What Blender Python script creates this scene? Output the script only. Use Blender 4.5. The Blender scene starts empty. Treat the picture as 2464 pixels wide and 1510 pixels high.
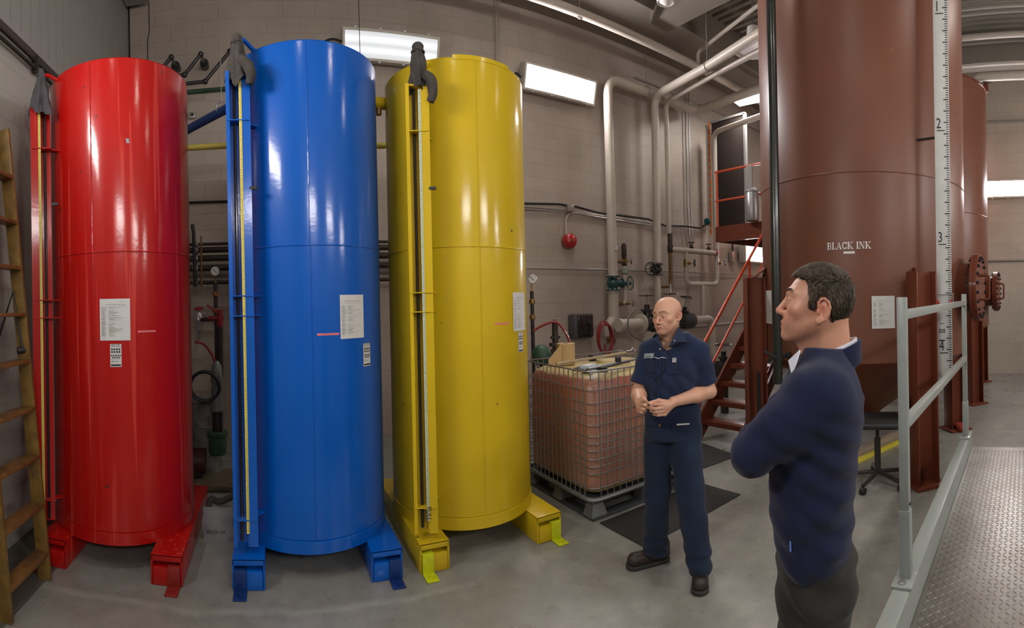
import bpy, bmesh, math, random
import numpy as np
from mathutils import Matrix, Vector, Euler
PI = math.pi
sc = bpy.context.scene
COL = sc.collection
random.seed(7)

# ------------------------------------------------------------------ camera, world, exposure
F, XC, YC, ROLL, YAW, EYE = 1190.0, 1232.0, 722.0, 0.022, 0.485, 1.68
cd = bpy.data.cameras.new('camera')
cd.type = 'PANO'
cd.panorama_type = 'CENTRAL_CYLINDRICAL'
cd.central_cylindrical_range_u_min = -XC / F
cd.central_cylindrical_range_u_max = (2464 - XC) / F
cd.central_cylindrical_range_v_min = -(1510 - YC) / F
cd.central_cylindrical_range_v_max = YC / F
cd.central_cylindrical_radius = 1.0
cam = bpy.data.objects.new('camera', cd)
COL.objects.link(cam)
cam.matrix_world = Matrix.Translation((0, 0, EYE)) @ Matrix.Rotation(-YAW, 4, 'Z') @ Matrix.Rotation(ROLL, 4, 'Y') @ Matrix.Rotation(PI / 2, 4, 'X')
sc.camera = cam
w = bpy.data.worlds.new('world'); sc.world = w; w.use_nodes = True
w.node_tree.nodes['Background'].inputs[0].default_value = (0.5, 0.52, 0.55, 1)
w.node_tree.nodes['Background'].inputs[1].default_value = 0.02
sc.view_settings.view_transform = 'Standard'
sc.view_settings.look = 'None'
sc.view_settings.gamma = 1.0
sc.view_settings.use_curve_mapping = False
sc.view_settings.exposure = 0.74
LAMP = 42.0           # strength of the wall light diffusers
FILL = 40.0           # emission strength of the added overhead fill lamps

# ------------------------------------------------------------------ pixel -> world on a real plane
def ray(x, y):
    th = (x - XC) / F; v = (YC - y) / F
    a = (math.sin(th), math.cos(th), v)
    c, s = math.cos(ROLL), math.sin(ROLL)
    ux, uz = a[0] * c + a[2] * s, -a[0] * s + a[2] * c
    cy, sy = math.cos(YAW), math.sin(YAW)
    return (ux * cy + a[1] * sy, -ux * sy + a[1] * cy, uz)
def fl(x, y, z=0.0):
    r = ray(x, y); t = (z - EYE) / r[2]; return Vector((r[0] * t, r[1] * t, z))
def py(x, y, Y):
    r = ray(x, y); t = Y / r[1]; return Vector((r[0] * t, Y, EYE + r[2] * t))
def px(x, y, X):
    r = ray(x, y); t = X / r[0]; return Vector((X, r[1] * t, EYE + r[2] * t))
def pd(x, y, d):
    r = ray(x, y); t = d / math.hypot(r[0], r[1]); return Vector((r[0] * t, r[1] * t, EYE + r[2] * t))
def on_tank(C, r, x, y):
    d = ray(x, y); a = d[0] ** 2 + d[1] ** 2; b = -2 * (d[0] * C[0] + d[1] * C[1]); c = C[0] ** 2 + C[1] ** 2 - r * r
    D = max(b * b - 4 * a * c, 0); t = (-b - math.sqrt(D)) / 2 / a
    return Vector((d[0] * t, d[1] * t, EYE + d[2] * t))

# ------------------------------------------------------------------ materials
MATS = {}
def M(name, col, rough=0.5, metal=0.0, coat=0.0, bump=0.0, bscale=30.0, var=0.0, vscale=4.0, col2=None, spec=0.5, stretch=None, sss=0.0, detail=4.0):
    if name in MATS: return MATS[name]
    m = bpy.data.materials.new(name); m.use_nodes = True
    nt = m.node_tree; n = nt.nodes; b = n['Principled BSDF']; L = nt.links.new
    b.inputs['Base Color'].default_value = (*col, 1); b.inputs['Roughness'].default_value = rough
    b.inputs['Metallic'].default_value = metal; b.inputs['Coat Weight'].default_value = coat
    b.inputs['Coat Roughness'].default_value = 0.12
    b.inputs['Specular IOR Level'].default_value = spec
    if sss:
        b.inputs['Subsurface Weight'].default_value = sss; b.inputs['Subsurface Scale'].default_value = 0.01
        b.inputs['Subsurface Radius'].default_value = (1.0, 0.35, 0.2)
    if var or bump:
        g = n.new('ShaderNodeNewGeometry'); mp = n.new('ShaderNodeMapping'); L(g.outputs['Position'], mp.inputs['Vector'])
        if stretch: mp.inputs['Scale'].default_value = stretch
    if var:
        t = n.new('ShaderNodeTexNoise'); t.inputs['Scale'].default_value = vscale; t.inputs['Detail'].default_value = detail
        t.inputs['Roughness'].default_value = 0.6
        L(mp.outputs[0], t.inputs['Vector'])
        r = n.new('ShaderNodeValToRGB'); r.color_ramp.elements[0].position = 0.5 - 0.22; r.color_ramp.elements[1].position = 0.5 + 0.22
        c2 = col2 or tuple(c * (1 - var) for c in col)
        r.color_ramp.elements[0].color = (*c2, 1); r.color_ramp.elements[1].color = (*col, 1)
        L(t.outputs['Fac'], r.inputs[0]); L(r.outputs[0], b.inputs['Base Color'])
    if bump:
        t = n.new('ShaderNodeTexNoise'); t.inputs['Scale'].default_value = bscale; t.inputs['Detail'].default_value = 3
        L(mp.outputs[0], t.inputs['Vector'])
        u = n.new('ShaderNodeBump'); u.inputs['Strength'].default_value = bump; u.inputs['Distance'].default_value = 0.01
        L(t.outputs['Fac'], u.inputs['Height']); L(u.outputs[0], b.inputs['Normal'])
    MATS[name] = m
    return m
def emis(name, col, strength, bands=False):
    m = bpy.data.materials.new(name); m.use_nodes = True; n = m.node_tree.nodes; b = n['Principled BSDF']
    b.inputs['Base Color'].default_value = (0.8, 0.8, 0.8, 1)
    b.inputs['Emission Color'].default_value = (*col, 1); b.inputs['Emission Strength'].default_value = strength
    MATS[name] = m
    return m

def block_wall(name, horiz, base, dark, paint_dirt=None):
    """painted concrete blocks, 16 x 8 inch, on a wall running along world axis horiz"""
    m = bpy.data.materials.new(name); m.use_nodes = True; nt = m.node_tree; n = nt.nodes; L = nt.links.new; b = n['Principled BSDF']
    g = n.new('ShaderNodeNewGeometry'); s = n.new('ShaderNodeSeparateXYZ'); c = n.new('ShaderNodeCombineXYZ')
    L(g.outputs['Position'], s.inputs[0]); L(s.outputs[horiz], c.inputs[0]); L(s.outputs['Z'], c.inputs[1])
    br = n.new('ShaderNodeTexBrick'); br.offset = 0.5
    br.inputs['Scale'].default_value = 1.0; br.inputs['Brick Width'].default_value = 0.4064; br.inputs['Row Height'].default_value = 0.2032
    br.inputs['Mortar Size'].default_value = 0.003; br.inputs['Mortar Smooth'].default_value = 0.4
    wn = n.new('ShaderNodeTexNoise'); wn.inputs['Scale'].default_value = 3.0
    L(g.outputs['Position'], wn.inputs['Vector'])
    L(c.outputs[0], br.inputs['Vector'])
    br.inputs['Color1'].default_value = (*base, 1); br.inputs['Color2'].default_value = (*[x * 0.965 for x in base], 1)
    br.inputs['Mortar'].default_value = (*dark, 1)
    t = n.new('ShaderNodeTexNoise'); t.inputs['Scale'].default_value = 1.3; t.inputs['Detail'].default_value = 6
    L(g.outputs['Position'], t.inputs['Vector'])
    r = n.new('ShaderNodeValToRGB'); r.color_ramp.elements[0].position = 0.35; r.color_ramp.elements[1].position = 0.6
    r.color_ramp.elements[0].color = (0.86, 0.86, 0.85, 1); r.color_ramp.elements[1].color = (1, 1, 1, 1)
    L(t.outputs['Fac'], r.inputs[0])
    mx = n.new('ShaderNodeMix'); mx.data_type = 'RGBA'; mx.blend_type = 'MULTIPLY'; mx.inputs[0].default_value = 1
    L(br.outputs['Color'], mx.inputs[6]); L(r.outputs[0], mx.inputs[7]); out = mx.outputs[2]
    if paint_dirt:
        vt = n.new('ShaderNodeTexNoise'); vt.inputs['Scale'].default_value = 7
        L(g.outputs['Position'], vt.inputs['Vector'])
        ds = n.new('ShaderNodeVectorMath'); ds.operation = 'DISTANCE'; ds.inputs[1].default_value = paint_dirt[0]
        L(g.outputs['Position'], ds.inputs[0])
        ad = n.new('ShaderNodeMath'); ad.operation = 'MULTIPLY_ADD'; ad.inputs[1].default_value = 1.0; ad.inputs[2].default_value = -0.45
        L(vt.outputs['Fac'], ad.inputs[0])
        a2 = n.new('ShaderNodeMath'); a2.operation = 'ADD'; L(ds.outputs['Value'], a2.inputs[0]); L(ad.outputs[0], a2.inputs[1])
        rr = n.new('ShaderNodeValToRGB'); rr.color_ramp.elements[0].position = 0.08; rr.color_ramp.elements[1].position = 0.24
        rr.color_ramp.elements[0].color = (0.5, 0.5, 0.5, 1); rr.color_ramp.elements[1].color = (0, 0, 0, 1)
        L(a2.outputs[0], rr.inputs[0])
        m2 = n.new('ShaderNodeMix'); m2.data_type = 'RGBA'; L(rr.outputs[0], m2.inputs[0]); L(out, m2.inputs[6]); m2.inputs[7].default_value = (*paint_dirt[1], 1)
        out = m2.outputs[2]
    L(out, b.inputs['Base Color']); b.inputs['Roughness'].default_value = 0.5
    fn = n.new('ShaderNodeTexNoise'); fn.inputs['Scale'].default_value = 60; L(g.outputs['Position'], fn.inputs['Vector'])
    ma = n.new('ShaderNodeMath'); ma.operation = 'MULTIPLY_ADD'; ma.inputs[1].default_value = -1.0
    L(br.outputs['Fac'], ma.inputs[0])
    f2 = n.new('ShaderNodeMath'); f2.operation = 'MULTIPLY'; f2.inputs[1].default_value = 0.25; L(fn.outputs['Fac'], f2.inputs[0]); L(f2.outputs[0], ma.inputs[2])
    u = n.new('ShaderNodeBump'); u.inputs['Strength'].default_value = 0.55; u.inputs['Distance'].default_value = 0.006
    L(ma.outputs[0], u.inputs['Height']); L(u.outputs[0], b.inputs['Normal'])
    return m

# ------------------------------------------------------------------ mesh building
class MB:
    def __init__(s): s.v = []; s.f = []; s.mi = []; s.cur = 0
    def add(s, vs, fs):
        o = len(s.v); s.v += [tuple(v) for v in vs]; s.f += [tuple(i + o for i in f) for f in fs]; s.mi += [s.cur] * len(fs); return s
    def box(s, c, size, rz=0.0, rot=None, bev=0.0):
        hx, hy, hz = size[0] / 2, size[1] / 2, size[2] / 2
        R = rot if rot is not None else Matrix.Rotation(rz, 3, 'Z')
        C = Vector(c)
        if bev > 0:
            e = min(bev, hx * .95, hy * .95, hz * .95)
            bm = bmesh.new(); bmesh.ops.create_cube(bm, size=1)
            for v in bm.verts: v.co = Vector((v.co.x * 2 * hx, v.co.y * 2 * hy, v.co.z * 2 * hz))
            bmesh.ops.bevel(bm, geom=bm.edges[:], offset=e, segments=2, affect='EDGES', profile=0.5)
            bm.verts.index_update()
            vs = [C + R @ v.co for v in bm.verts]; fs = [[v.index for v in f.verts] for f in bm.faces]; bm.free()
            return s.add(vs, fs)
        vs = [C + R @ Vector((x * hx, y * hy, z * hz)) for x in (-1, 1) for y in (-1, 1) for z in (-1, 1)]
        return s.add(vs, [(0, 1, 3, 2), (4, 6, 7, 5), (0, 4, 5, 1), (2, 3, 7, 6), (0, 2, 6, 4), (1, 5, 7, 3)])
    def span(s, a, b, wd, th, up=(0, 0, 1), bev=0.0):
        """bar from a to b, width wd across, thickness th along up"""
        a, b = Vector(a), Vector(b); y = (b - a); L = y.length; y.normalize(); u = Vector(up)
        x = y.cross(u).normalized(); z = x.cross(y).normalized()
        R = Matrix((x, y, z)).transposed()
        return s.box((a + b) / 2, (wd, L, th), rot=R, bev=bev)
    def tube(s, pts, r, seg=12, caps=True, closed=False, ell=None):
        pts = [Vector(p) for p in pts]; n = len(pts); rs = r if isinstance(r, (list, tuple)) else [r] * n
        vs = []; fs = []; prev = None
        for i, p in enumerate(pts):
            if closed: t = pts[(i + 1) % n] - pts[i - 1]
            elif i == 0: t = pts[1] - pts[0]
            elif i == n - 1: t = pts[-1] - pts[-2]
            else: t = (pts[i + 1] - p).normalized() + (p - pts[i - 1]).normalized()
            if t.length < 1e-9: t = Vector((0, 0, 1))
            t.normalize()
            if prev is None:
                a = Vector((0, 0, 1)) if abs(t.z) < 0.9 else Vector((1, 0, 0))
                nx = t.cross(a).normalized()
            else:
                nx = prev - t * prev.dot(t); nx.normalize()
            prev = nx; ny = t.cross(nx)
            for k in range(seg):
                an = 2 * PI * k / seg
                vs.append(p + (nx * math.cos(an) + ny * math.sin(an)) * rs[i])
        m = n if closed else n - 1
        for i in range(m):
            for k in range(seg):
                a = i * seg + k; b = i * seg + (k + 1) % seg; c = ((i + 1) % n) * seg + (k + 1) % seg; d = ((i + 1) % n) * seg + k
                fs.append((a, b, c, d))
        if caps and not closed:
            fs.append(tuple(range(seg))[::-1]); fs.append(tuple((n - 1) * seg + k for k in range(seg)))
        return s.add(vs, fs)
    def cyl(s, a, b, r, seg=24, r2=None):
        return s.tube([a, b], [r, r if r2 is None else r2], seg)
    def lathe(s, prof, c=(0, 0, 0), axis=(0, 0, 1), seg=32, arc=None, wob=None):
        """prof: list of (radius, height along axis)"""
        ax = Vector(axis).normalized(); a = Vector((0, 0, 1)) if abs(ax.z) < 0.9 else Vector((1, 0, 0))
        if abs(ax.z) > 0.9: a = Vector((1, 0, 0)); nx = a
        else: nx = ax.cross(a).normalized()
        ny = ax.cross(nx); C = Vector(c); vs = []; fs = []
        for j, (r, h) in enumerate(prof):
            for k in range(seg):
                an = 2 * PI * k / seg; rr = r * (wob(an, j) if wob else 1)
                vs.append(C + ax * h + (nx * math.cos(an) + ny * math.sin(an)) * rr)
        for j in range(len(prof) - 1):
            for k in range(seg):
                k2 = (k + 1) % seg
                fs.append((j * seg + k, j * seg + k2, (j + 1) * seg + k2, (j + 1) * seg + k))
        if prof[0][0] > 1e-6: fs.append(tuple(range(seg))[::-1])
        if prof[-1][0] > 1e-6: fs.append(tuple((len(prof) - 1) * seg + k for k in range(seg)))
        return s.add(vs, fs)
    def sphere(s, c, r, seg=16, rings=10, rot=None):
        r = r if isinstance(r, (list, tuple)) else (r, r, r); C = Vector(c); vs = []; fs = []
        for j in range(rings + 1):
            ph = PI * j / rings
            for k in range(seg):
                an = 2 * PI * k / seg
                p = Vector((r[0] * math.sin(ph) * math.cos(an), r[1] * math.sin(ph) * math.sin(an), r[2] * math.cos(ph)))
                vs.append(C + (rot @ p if rot is not None else p))
        for j in range(rings):
            for k in range(seg):
                k2 = (k + 1) % seg; fs.append((j * seg + k, (j + 1) * seg + k, (j + 1) * seg + k2, j * seg + k2))
        return s.add(vs, fs)
    def prism(s, poly, z0, z1):
        n = len(poly); vs = [(x, y, z0) for x, y in poly] + [(x, y, z1) for x, y in poly]
        fs = [tuple(range(n))[::-1], tuple(range(n, 2 * n))] + [(i, (i + 1) % n, n + (i + 1) % n, n + i) for i in range(n)]
        return s.add(vs, fs)
    def plate(s, pts, th):
        """flat polygon in space given in order, thickened both ways along its normal"""
        P = [Vector(p) for p in pts]; nrm = (P[1] - P[0]).cross(P[2] - P[0]).normalized() * th / 2; n = len(P)
        return s.add([p + nrm for p in P] + [p - nrm for p in P], [tuple(range(n)), tuple(range(n, 2 * n))[::-1]] + [(i, n + i, n + (i + 1) % n, (i + 1) % n) for i in range(n)])
    def torus(s, c, R, r, axis=(0, 0, 1), seg=32, rs=8):
        ax = Vector(axis).normalized(); a = Vector((0, 0, 1)) if abs(ax.z) < 0.9 else Vector((1, 0, 0)); nx = ax.cross(a).normalized(); ny = ax.cross(nx)
        pts = [Vector(c) + (nx * math.cos(2 * PI * k / seg) + ny * math.sin(2 * PI * k / seg)) * R for k in range(seg)]
        return s.tube(pts, r, rs, closed=True)
    def build(s, name, mat, parent=None, smooth=35, kind=None):
        me = bpy.data.meshes.new(name); vs = s.v
        if parent is None:
            A = np.array(vs); o = Vector(((A[:, 0].min() + A[:, 0].max()) / 2, (A[:, 1].min() + A[:, 1].max()) / 2, A[:, 2].min()))
            vs = [(x - o.x, y - o.y, z - o.z) for x, y, z in vs]
        me.from_pydata(vs, [], s.f)
        mats = mat if isinstance(mat, (list, tuple)) else [mat]
        for m in mats: me.materials.append(m)
        if len(mats) > 1: me.polygons.foreach_set('material_index', s.mi)
        bm = bmesh.new(); bm.from_mesh(me); bmesh.ops.recalc_face_normals(bm, faces=bm.faces[:]); bm.to_mesh(me); bm.free()
        if smooth:
            me.polygons.foreach_set('use_smooth', [True] * len(me.polygons)); me.set_sharp_from_angle(angle=math.radians(smooth))
        me.update()
        ob = bpy.data.objects.new(name, me); COL.objects.link(ob)
        if parent is None: ob.location = o
        else: attach(ob, parent)
        if kind: ob['kind'] = kind
        return ob

def attach(ob, parent):
    ob.parent = parent
    T = Matrix.Identity(4); p = parent; chain = []
    while p is not None: chain.append(p); p = p.parent
    for q in reversed(chain):
        T = T @ q.matrix_parent_inverse @ Matrix.LocRotScale(q.location, q.rotation_euler, q.scale)
    ob.matrix_parent_inverse = T.inverted()
def tag(o, label, cat, group=None):
    o['label'] = label; o['category'] = cat
    if group: o['group'] = group
    return o
def thing(name, label, cat, loc=(0, 0, 0), rz=0.0, group=None):
    o = bpy.data.objects.new(name, None); COL.objects.link(o); o.location = loc; o.rotation_euler = (0, 0, rz); o.empty_display_size = 0.1
    return tag(o, label, cat, group)
def dup_at(root, loc, rz=None, label=None):
    r = root.copy(); COL.objects.link(r); r.location = loc
    if rz is not None: r.rotation_euler = (0, 0, rz)
    if label: r['label'] = label
    for ch in list(root.children):
        c = ch.copy(); COL.objects.link(c); c.parent = r
        for g in ch.children:
            d = g.copy(); COL.objects.link(d); d.parent = c
    return r
def arc(p0, p1, p2, r, n=6):
    """points of a rounded corner at p1 between p0 and p2"""
    p0, p1, p2 = Vector(p0), Vector(p1), Vector(p2); a = (p0 - p1).normalized(); b = (p2 - p1).normalized()
    ang = a.angle(b); d = min(r / math.tan(ang / 2), (p0 - p1).length * .49 if n else 9, (p2 - p1).length * .49 if n else 9)
    A, B = p1 + a * d, p1 + b * d; out = []
    for i in range(n + 1):
        t = i / n; out.append((A * (1 - t) + p1 * t) * (1 - t) + (p1 * (1 - t) + B * t) * t)
    return out
def path(pts, r, n=6):
    pts = [Vector(p) for p in pts]; out = [pts[0]]
    for i in range(1, len(pts) - 1): out += arc(pts[i - 1], pts[i], pts[i + 1], r, n)
    return out + [pts[-1]]
def smooth_path(pts, n=8):
    P = [Vector(p) for p in pts]; P = [P[0] * 2 - P[1]] + P + [P[-1] * 2 - P[-2]]; out = []
    for i in range(1, len(P) - 2):
        a, b, c, d = P[i - 1], P[i], P[i + 1], P[i + 2]
        for k in range(n):
            t = k / n
            out.append(0.5 * ((2 * b) + (c - a) * t + (2 * a - 5 * b + 4 * c - d) * t * t + (3 * b - a - 3 * c + d) * t ** 3))
    return out + [P[-2]]
def text_mesh(body, size, shear=0.0):
    """verts (x, y) and faces of a line of text"""
    cu = bpy.data.curves.new('t', 'FONT'); cu.body = body; cu.size = size; cu.shear = shear; cu.resolution_u = 3
    ob = bpy.data.objects.new('t', cu); COL.objects.link(ob)
    dg = bpy.context.evaluated_depsgraph_get(); dg.update(); me = bpy.data.meshes.new_from_object(ob.evaluated_get(dg))
    vs = [(v.co.x, v.co.y) for v in me.vertices]; fs = [tuple(p.vertices) for p in me.polygons]
    bpy.data.objects.remove(ob); bpy.data.curves.remove(cu); bpy.data.meshes.remove(me)
    return vs, fs
# ================================================================== lamps (built first: they light the room)
XL, XR, YB, YF, ZC = -1.8, 10.0, 6.15, -2.8, 6.3
M('fixture_metal', (0.55, 0.52, 0.46), 0.45, 0.0, bump=0.05)
M('steel', (0.45, 0.45, 0.46), 0.35, 0.9)
M('black_rubber', (0.012, 0.012, 0.013), 0.5)
def diffuser_mat(name, col, strength, bands):
    m = emis(name, col, strength)
    if bands:
        nt = m.node_tree; n = nt.nodes; L = nt.links.new; tc = n.new('ShaderNodeTexCoord'); s = n.new('ShaderNodeSeparateXYZ')
        L(tc.outputs['Generated'], s.inputs[0])
        r = n.new('ShaderNodeValToRGB'); cr = r.color_ramp; cr.interpolation = 'EASE'
        stops = [(0.0, .42), (.16, .55), (.3, 1.0), (.42, .62), (.5, .45), (.58, .62), (.72, 1.0), (.86, .55), (1.0, .42)]
        cr.elements[0].position = 0; cr.elements[1].position = 1
        for p, v in stops[1:-1]: cr.elements.new(p)
        for e, (p, v) in zip(cr.elements, stops): e.color = (v, v, v, 1); e.position = p
        L(s.outputs['Z'], r.inputs[0]); mu = n.new('ShaderNodeMath'); mu.operation = 'MULTIPLY'; mu.inputs[1].default_value = strength
        L(r.outputs[0], mu.inputs[0]); L(mu.outputs[0], n['Principled BSDF'].inputs['Emission Strength'])
    return m
EM_SOFT = diffuser_mat('lit_diffuser_soft', (0.86, 0.93, 1.0), 0.6, True)
EM_BRIGHT = diffuser_mat('lit_diffuser_bright', (1.0, 0.94, 0.95), LAMP, False)
EM_WHITE = diffuser_mat('lit_diffuser_white', (1.0, 0.96, 0.93), LAMP * 0.65, False)
def wall_light(c, length, height, rz, mat, label, group=None, clips=4, pitch=0.0, cable=None):
    """long fixture whose front faces local -Y"""
    t = thing('wall_light', label, 'light', c, rz, group); R = Matrix.Translation(c) @ Matrix.Rotation(rz, 4, 'Z') @ Matrix.Rotation(pitch, 4, 'X')
    def put(mb): mb.v = [tuple(R @ Vector(v)) for v in mb.v]; return mb
    D = 0.16
    put(MB().box((0, D / 2 - .01, 0), (length, D, height), bev=.012)).build('housing', MATS['fixture_metal'], t)
    f = MB(); fw = .03
    f.box((0, -.018, height / 2 - fw / 2), (length, .02, fw)); f.box((0, -.018, -height / 2 + fw / 2), (length, .02, fw))
    f.box((-length / 2 + fw / 2, -.018, 0), (fw, .02, height - 2 * fw)); f.box((length / 2 - fw / 2, -.018, 0), (fw, .02, height - 2 * fw))
    put(f).build('frame', MATS['fixture_metal'], t)
    put(MB().box((0, -.014, 0), (length - 2 * fw, .01, height - 2 * fw))).build('diffuser', mat, t)
    for k in range(clips):
        u = -length / 2 + length * (k + .5) / clips
        for v in (height / 2 + .012, -height / 2 - .012): put(MB().box((u, -.02, v), (.03, .03, .022), bev=.004)).build('latch', MATS['steel'], t)
    if cable:
        put(MB().tube(smooth_path(cable), .014, 8)).build('cord', MATS['black_rubber'], t)
    return t
wall_light((1.53, 5.93, 4.85), 1.24, .36, 0, EM_SOFT, 'long wall light with two visible tubes above the blue and yellow tanks', pitch=.25, cable=[(-.62, 0, .02), (-.75, 0, .04), (-.87, 0, -.02), (-.93, .08, -.16), (-.98, .16, -.3)])
wall_light((4.0, 5.93, 4.78), 1.24, .36, 0, EM_BRIGHT, 'glaring white wall light to the right of the yellow tank top', pitch=.25, cable=[(-.62, .06, -.02), (-.7, .08, .02), (-.76, .1, -.1), (-.84, .17, -.3)])
wall_light((9.03, 5.93, 2.55), 1.24, .36, 0, EM_BRIGHT, 'bright wall light below the raised platform behind the orange handrail', clips=2)
wall_light((9.87, .95, 3.72), 1.24, .36, -PI / 2, EM_BRIGHT, 'bright wall light beside the farthest tank on the right wall')
# the same fixtures on the walls behind the photographer: their reflections show in the tank paint
wall_light((-1.72, 1.55, 3.2), 1.24, .36, PI / 2, EM_WHITE, 'white wall light high on the side wall ahead of the ladder', group='wall lights behind the photographer')
for x, nm in ((.75, 'facing the blue tank'), (3.9, 'facing the wall pipes'), (7.4, 'facing the farthest tank')):
    wall_light((x, -2.7, 3.35), 1.24, .42, PI, EM_WHITE, 'white wall light behind the photographer, ' + nm, group='wall lights behind the photographer')
EM_FILL = emis('lit_fill_lamp', (1.0, 0.93, 0.84), FILL)
M('lamp_shell', (0.7, 0.68, 0.64), 0.35)
def bell_lamp(c, r, label, group=None, mat=None):
    t = thing('ceiling_lamp', label, 'lamp', c, 0, group)
    MB().lathe([(.02, .34), (.09, .33), (.1, .2), (r * .62, .14), (r, 0.0), (r - .012, 0.0), (r * .6, .125), (.06, .15)], c, seg=32).build('lamp_shade', MATS['lamp_shell'], t)
    MB().lathe([(0, 0.015), (r * .8, .02), (r * .8, .04), (0, .05)], c, seg=24).build('lamp_glass', mat or EM_FILL, t)
    MB().cyl((c[0], c[1], c[2] + .33), (c[0], c[1], ZC + .05), .012, 8).build('stem', MATS['steel'], t)
for x, y, nm in ((.6, .9, 'above the photographer'), (-.4, -1.3, 'behind the photographer on the ladder side'), (3.6, -1.2, 'above the ramp'), (6.6, -.9, 'in front of the huge tank'), (3.3, 3.4, 'above the caged tote')):  # fill lamps added out of view to brighten the room
    bell_lamp((x, y, 5.75), .24, 'added unseen bell shaped fill lamp hanging ' + nm, 'added fill lamps over the work floor')
M('lamp_off', (0.75, 0.7, 0.7), 0.25)
bell_lamp((6.15, 4.1, 5.32), .3, 'large bell ceiling lamp half hidden by the pipes next to the ink tank', mat=MATS['lamp_off'])

# ================================================================== the room
def S(mb, name, mat, smooth=35):
    o = mb.build(name, mat, None, smooth); o['kind'] = 'structure'; return o
def floor_mat():
    m = bpy.data.materials.new('floor_concrete'); m.use_nodes = True; nt = m.node_tree; n = nt.nodes; L = nt.links.new; b = n['Principled BSDF']
    g = n.new('ShaderNodeNewGeometry'); P = g.outputs['Position']
    def noise(sc_, det=5, rough=.6, st=None):
        t = n.new('ShaderNodeTexNoise'); t.inputs['Scale'].default_value = sc_; t.inputs['Detail'].default_value = det; t.inputs['Roughness'].default_value = rough
        if st:
            mp = n.new('ShaderNodeMapping'); mp.inputs['Scale'].default_value = st[:3]
            if len(st) > 3: mp.inputs['Rotation'].default_value = (0, 0, st[3])
            L(P, mp.inputs[0]); L(mp.outputs[0], t.inputs[0])
        else: L(P, t.inputs[0])
        return t.outputs['Fac']
    def ramp(f, a, ca, c, cb):
        r = n.new('ShaderNodeValToRGB'); r.color_ramp.elements[0].position = a; r.color_ramp.elements[1].position = c
        r.color_ramp.elements[0].color = (*ca, 1); r.color_ramp.elements[1].color = (*cb, 1); L(f, r.inputs[0]); return r.outputs[0]
    def mix(f, a, c, mode='MIX'):
        x = n.new('ShaderNodeMix'); x.data_type = 'RGBA'; x.blend_type = mode
        if isinstance(f, float): x.inputs[0].default_value = f
        else: L(f, x.inputs[0])
        for s, i in ((a, 6), (c, 7)):
            if isinstance(s, tuple): x.inputs[i].default_value = (*s, 1)
            else: L(s, x.inputs[i])
        return x.outputs[2]
    def math_(op, a, c=None, d=None):
        x = n.new('ShaderNodeMath'); x.operation = op
        for i, s in enumerate((a, c, d)):
            if s is None: continue
            if isinstance(s, (int, float)): x.inputs[i].default_value = s
            else: L(s, x.inputs[i])
        return x.outputs[0]
    sp = n.new('ShaderNodeSeparateXYZ'); L(P, sp.inputs[0]); X, Y = sp.outputs[0], sp.outputs[1]
    c = ramp(noise(1.1, 5), .35, (.21, .205, .185), .65, (.30, .295, .27))
    c = mix(.5, c, ramp(noise(6, 6, .7), .35, (.18, .175, .155), .7, (.33, .325, .30)))
    # brown grime patches and scuffs
    c = mix(ramp(noise(2.3, 6, .7, (1, 1, 1)), .55, (0, 0, 0), .75, (.45, .45, .45)), c, (.15, .125, .1))
    sc1 = ramp(noise(14, 4, .6, (1, .12, 1, .5)), .68, (0, 0, 0), .74, (.55, .55, .55)); reg = ramp(noise(1.7, 2), .5, (0, 0, 0), .62, (1, 1, 1))
    c = mix(math_('MULTIPLY', sc1, reg), c, (.05, .045, .04))
    v = n.new('ShaderNodeTexVoronoi'); v.inputs['Scale'].default_value = 9; L(P, v.inputs[0])
    spk = math_('LESS_THAN', v.outputs['Distance'], .055); pick = math_('GREATER_THAN', noise(4.1, 2), .56)
    c = mix(math_('MULTIPLY', math_('MULTIPLY', spk, pick), .8), c, (.04, .035, .03))
    # the pale scraped ridge in front of the tank feet
    wob = math_('MULTIPLY_ADD', noise(3.0, 3), .12, -.06)
    dy = math_('ABSOLUTE', math_('ADD', math_('SUBTRACT', Y, 2.72), wob))
    band = math_('SUBTRACT', 1.0, math_('MINIMUM', math_('DIVIDE', dy, .045), 1.0))
    inx = math_('MULTIPLY', math_('LESS_THAN', X, 1.15), math_('GREATER_THAN', X, -1.4))
    c = mix(math_('MULTIPLY', math_('MULTIPLY', band, inx), math_('MULTIPLY', noise(7, 3), .85)), c, (.42, .42, .39))
    # darker bare slab along the left wall
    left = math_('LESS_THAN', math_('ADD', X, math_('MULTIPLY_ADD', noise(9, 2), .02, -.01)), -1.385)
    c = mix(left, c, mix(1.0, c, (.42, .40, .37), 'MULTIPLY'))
    L(c, b.inputs['Base Color'])
    L(ramp(noise(2.6, 5), .3, (.2, .2, .2), .7, (.42, .42, .42)), b.inputs['Roughness'])
    u = n.new('ShaderNodeBump'); u.inputs['Strength'].default_value = .25; u.inputs['Distance'].default_value = .004
    L(noise(5, 6, .55), u.inputs['Height']); L(u.outputs[0], b.inputs['Normal'])
    return m
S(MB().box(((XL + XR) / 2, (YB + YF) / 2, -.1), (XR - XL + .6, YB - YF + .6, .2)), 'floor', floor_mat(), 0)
WALLC = (.48, .41, .35); WALLD = (.37, .31, .26)
wb = block_wall('wall_back_blocks', 'X', WALLC, WALLD)
wl = block_wall('wall_left_blocks', 'Y', (.50, .485, .45), (.42, .41, .375), ((-1.8, 3.47, 3.15), (.28, .06, .14)))
wr = block_wall('wall_right_blocks', 'Y', (.50, .44, .37), WALLD)
S(MB().box((4.1, YB + .1, 3.2), (XR - XL + .6, .2, 6.6)), 'wall_back', wb, 0)
S(MB().box((XL - .1, 1.6, 1.85), (.2, 9.2, 3.7)), 'wall_left', wl, 0)
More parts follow.
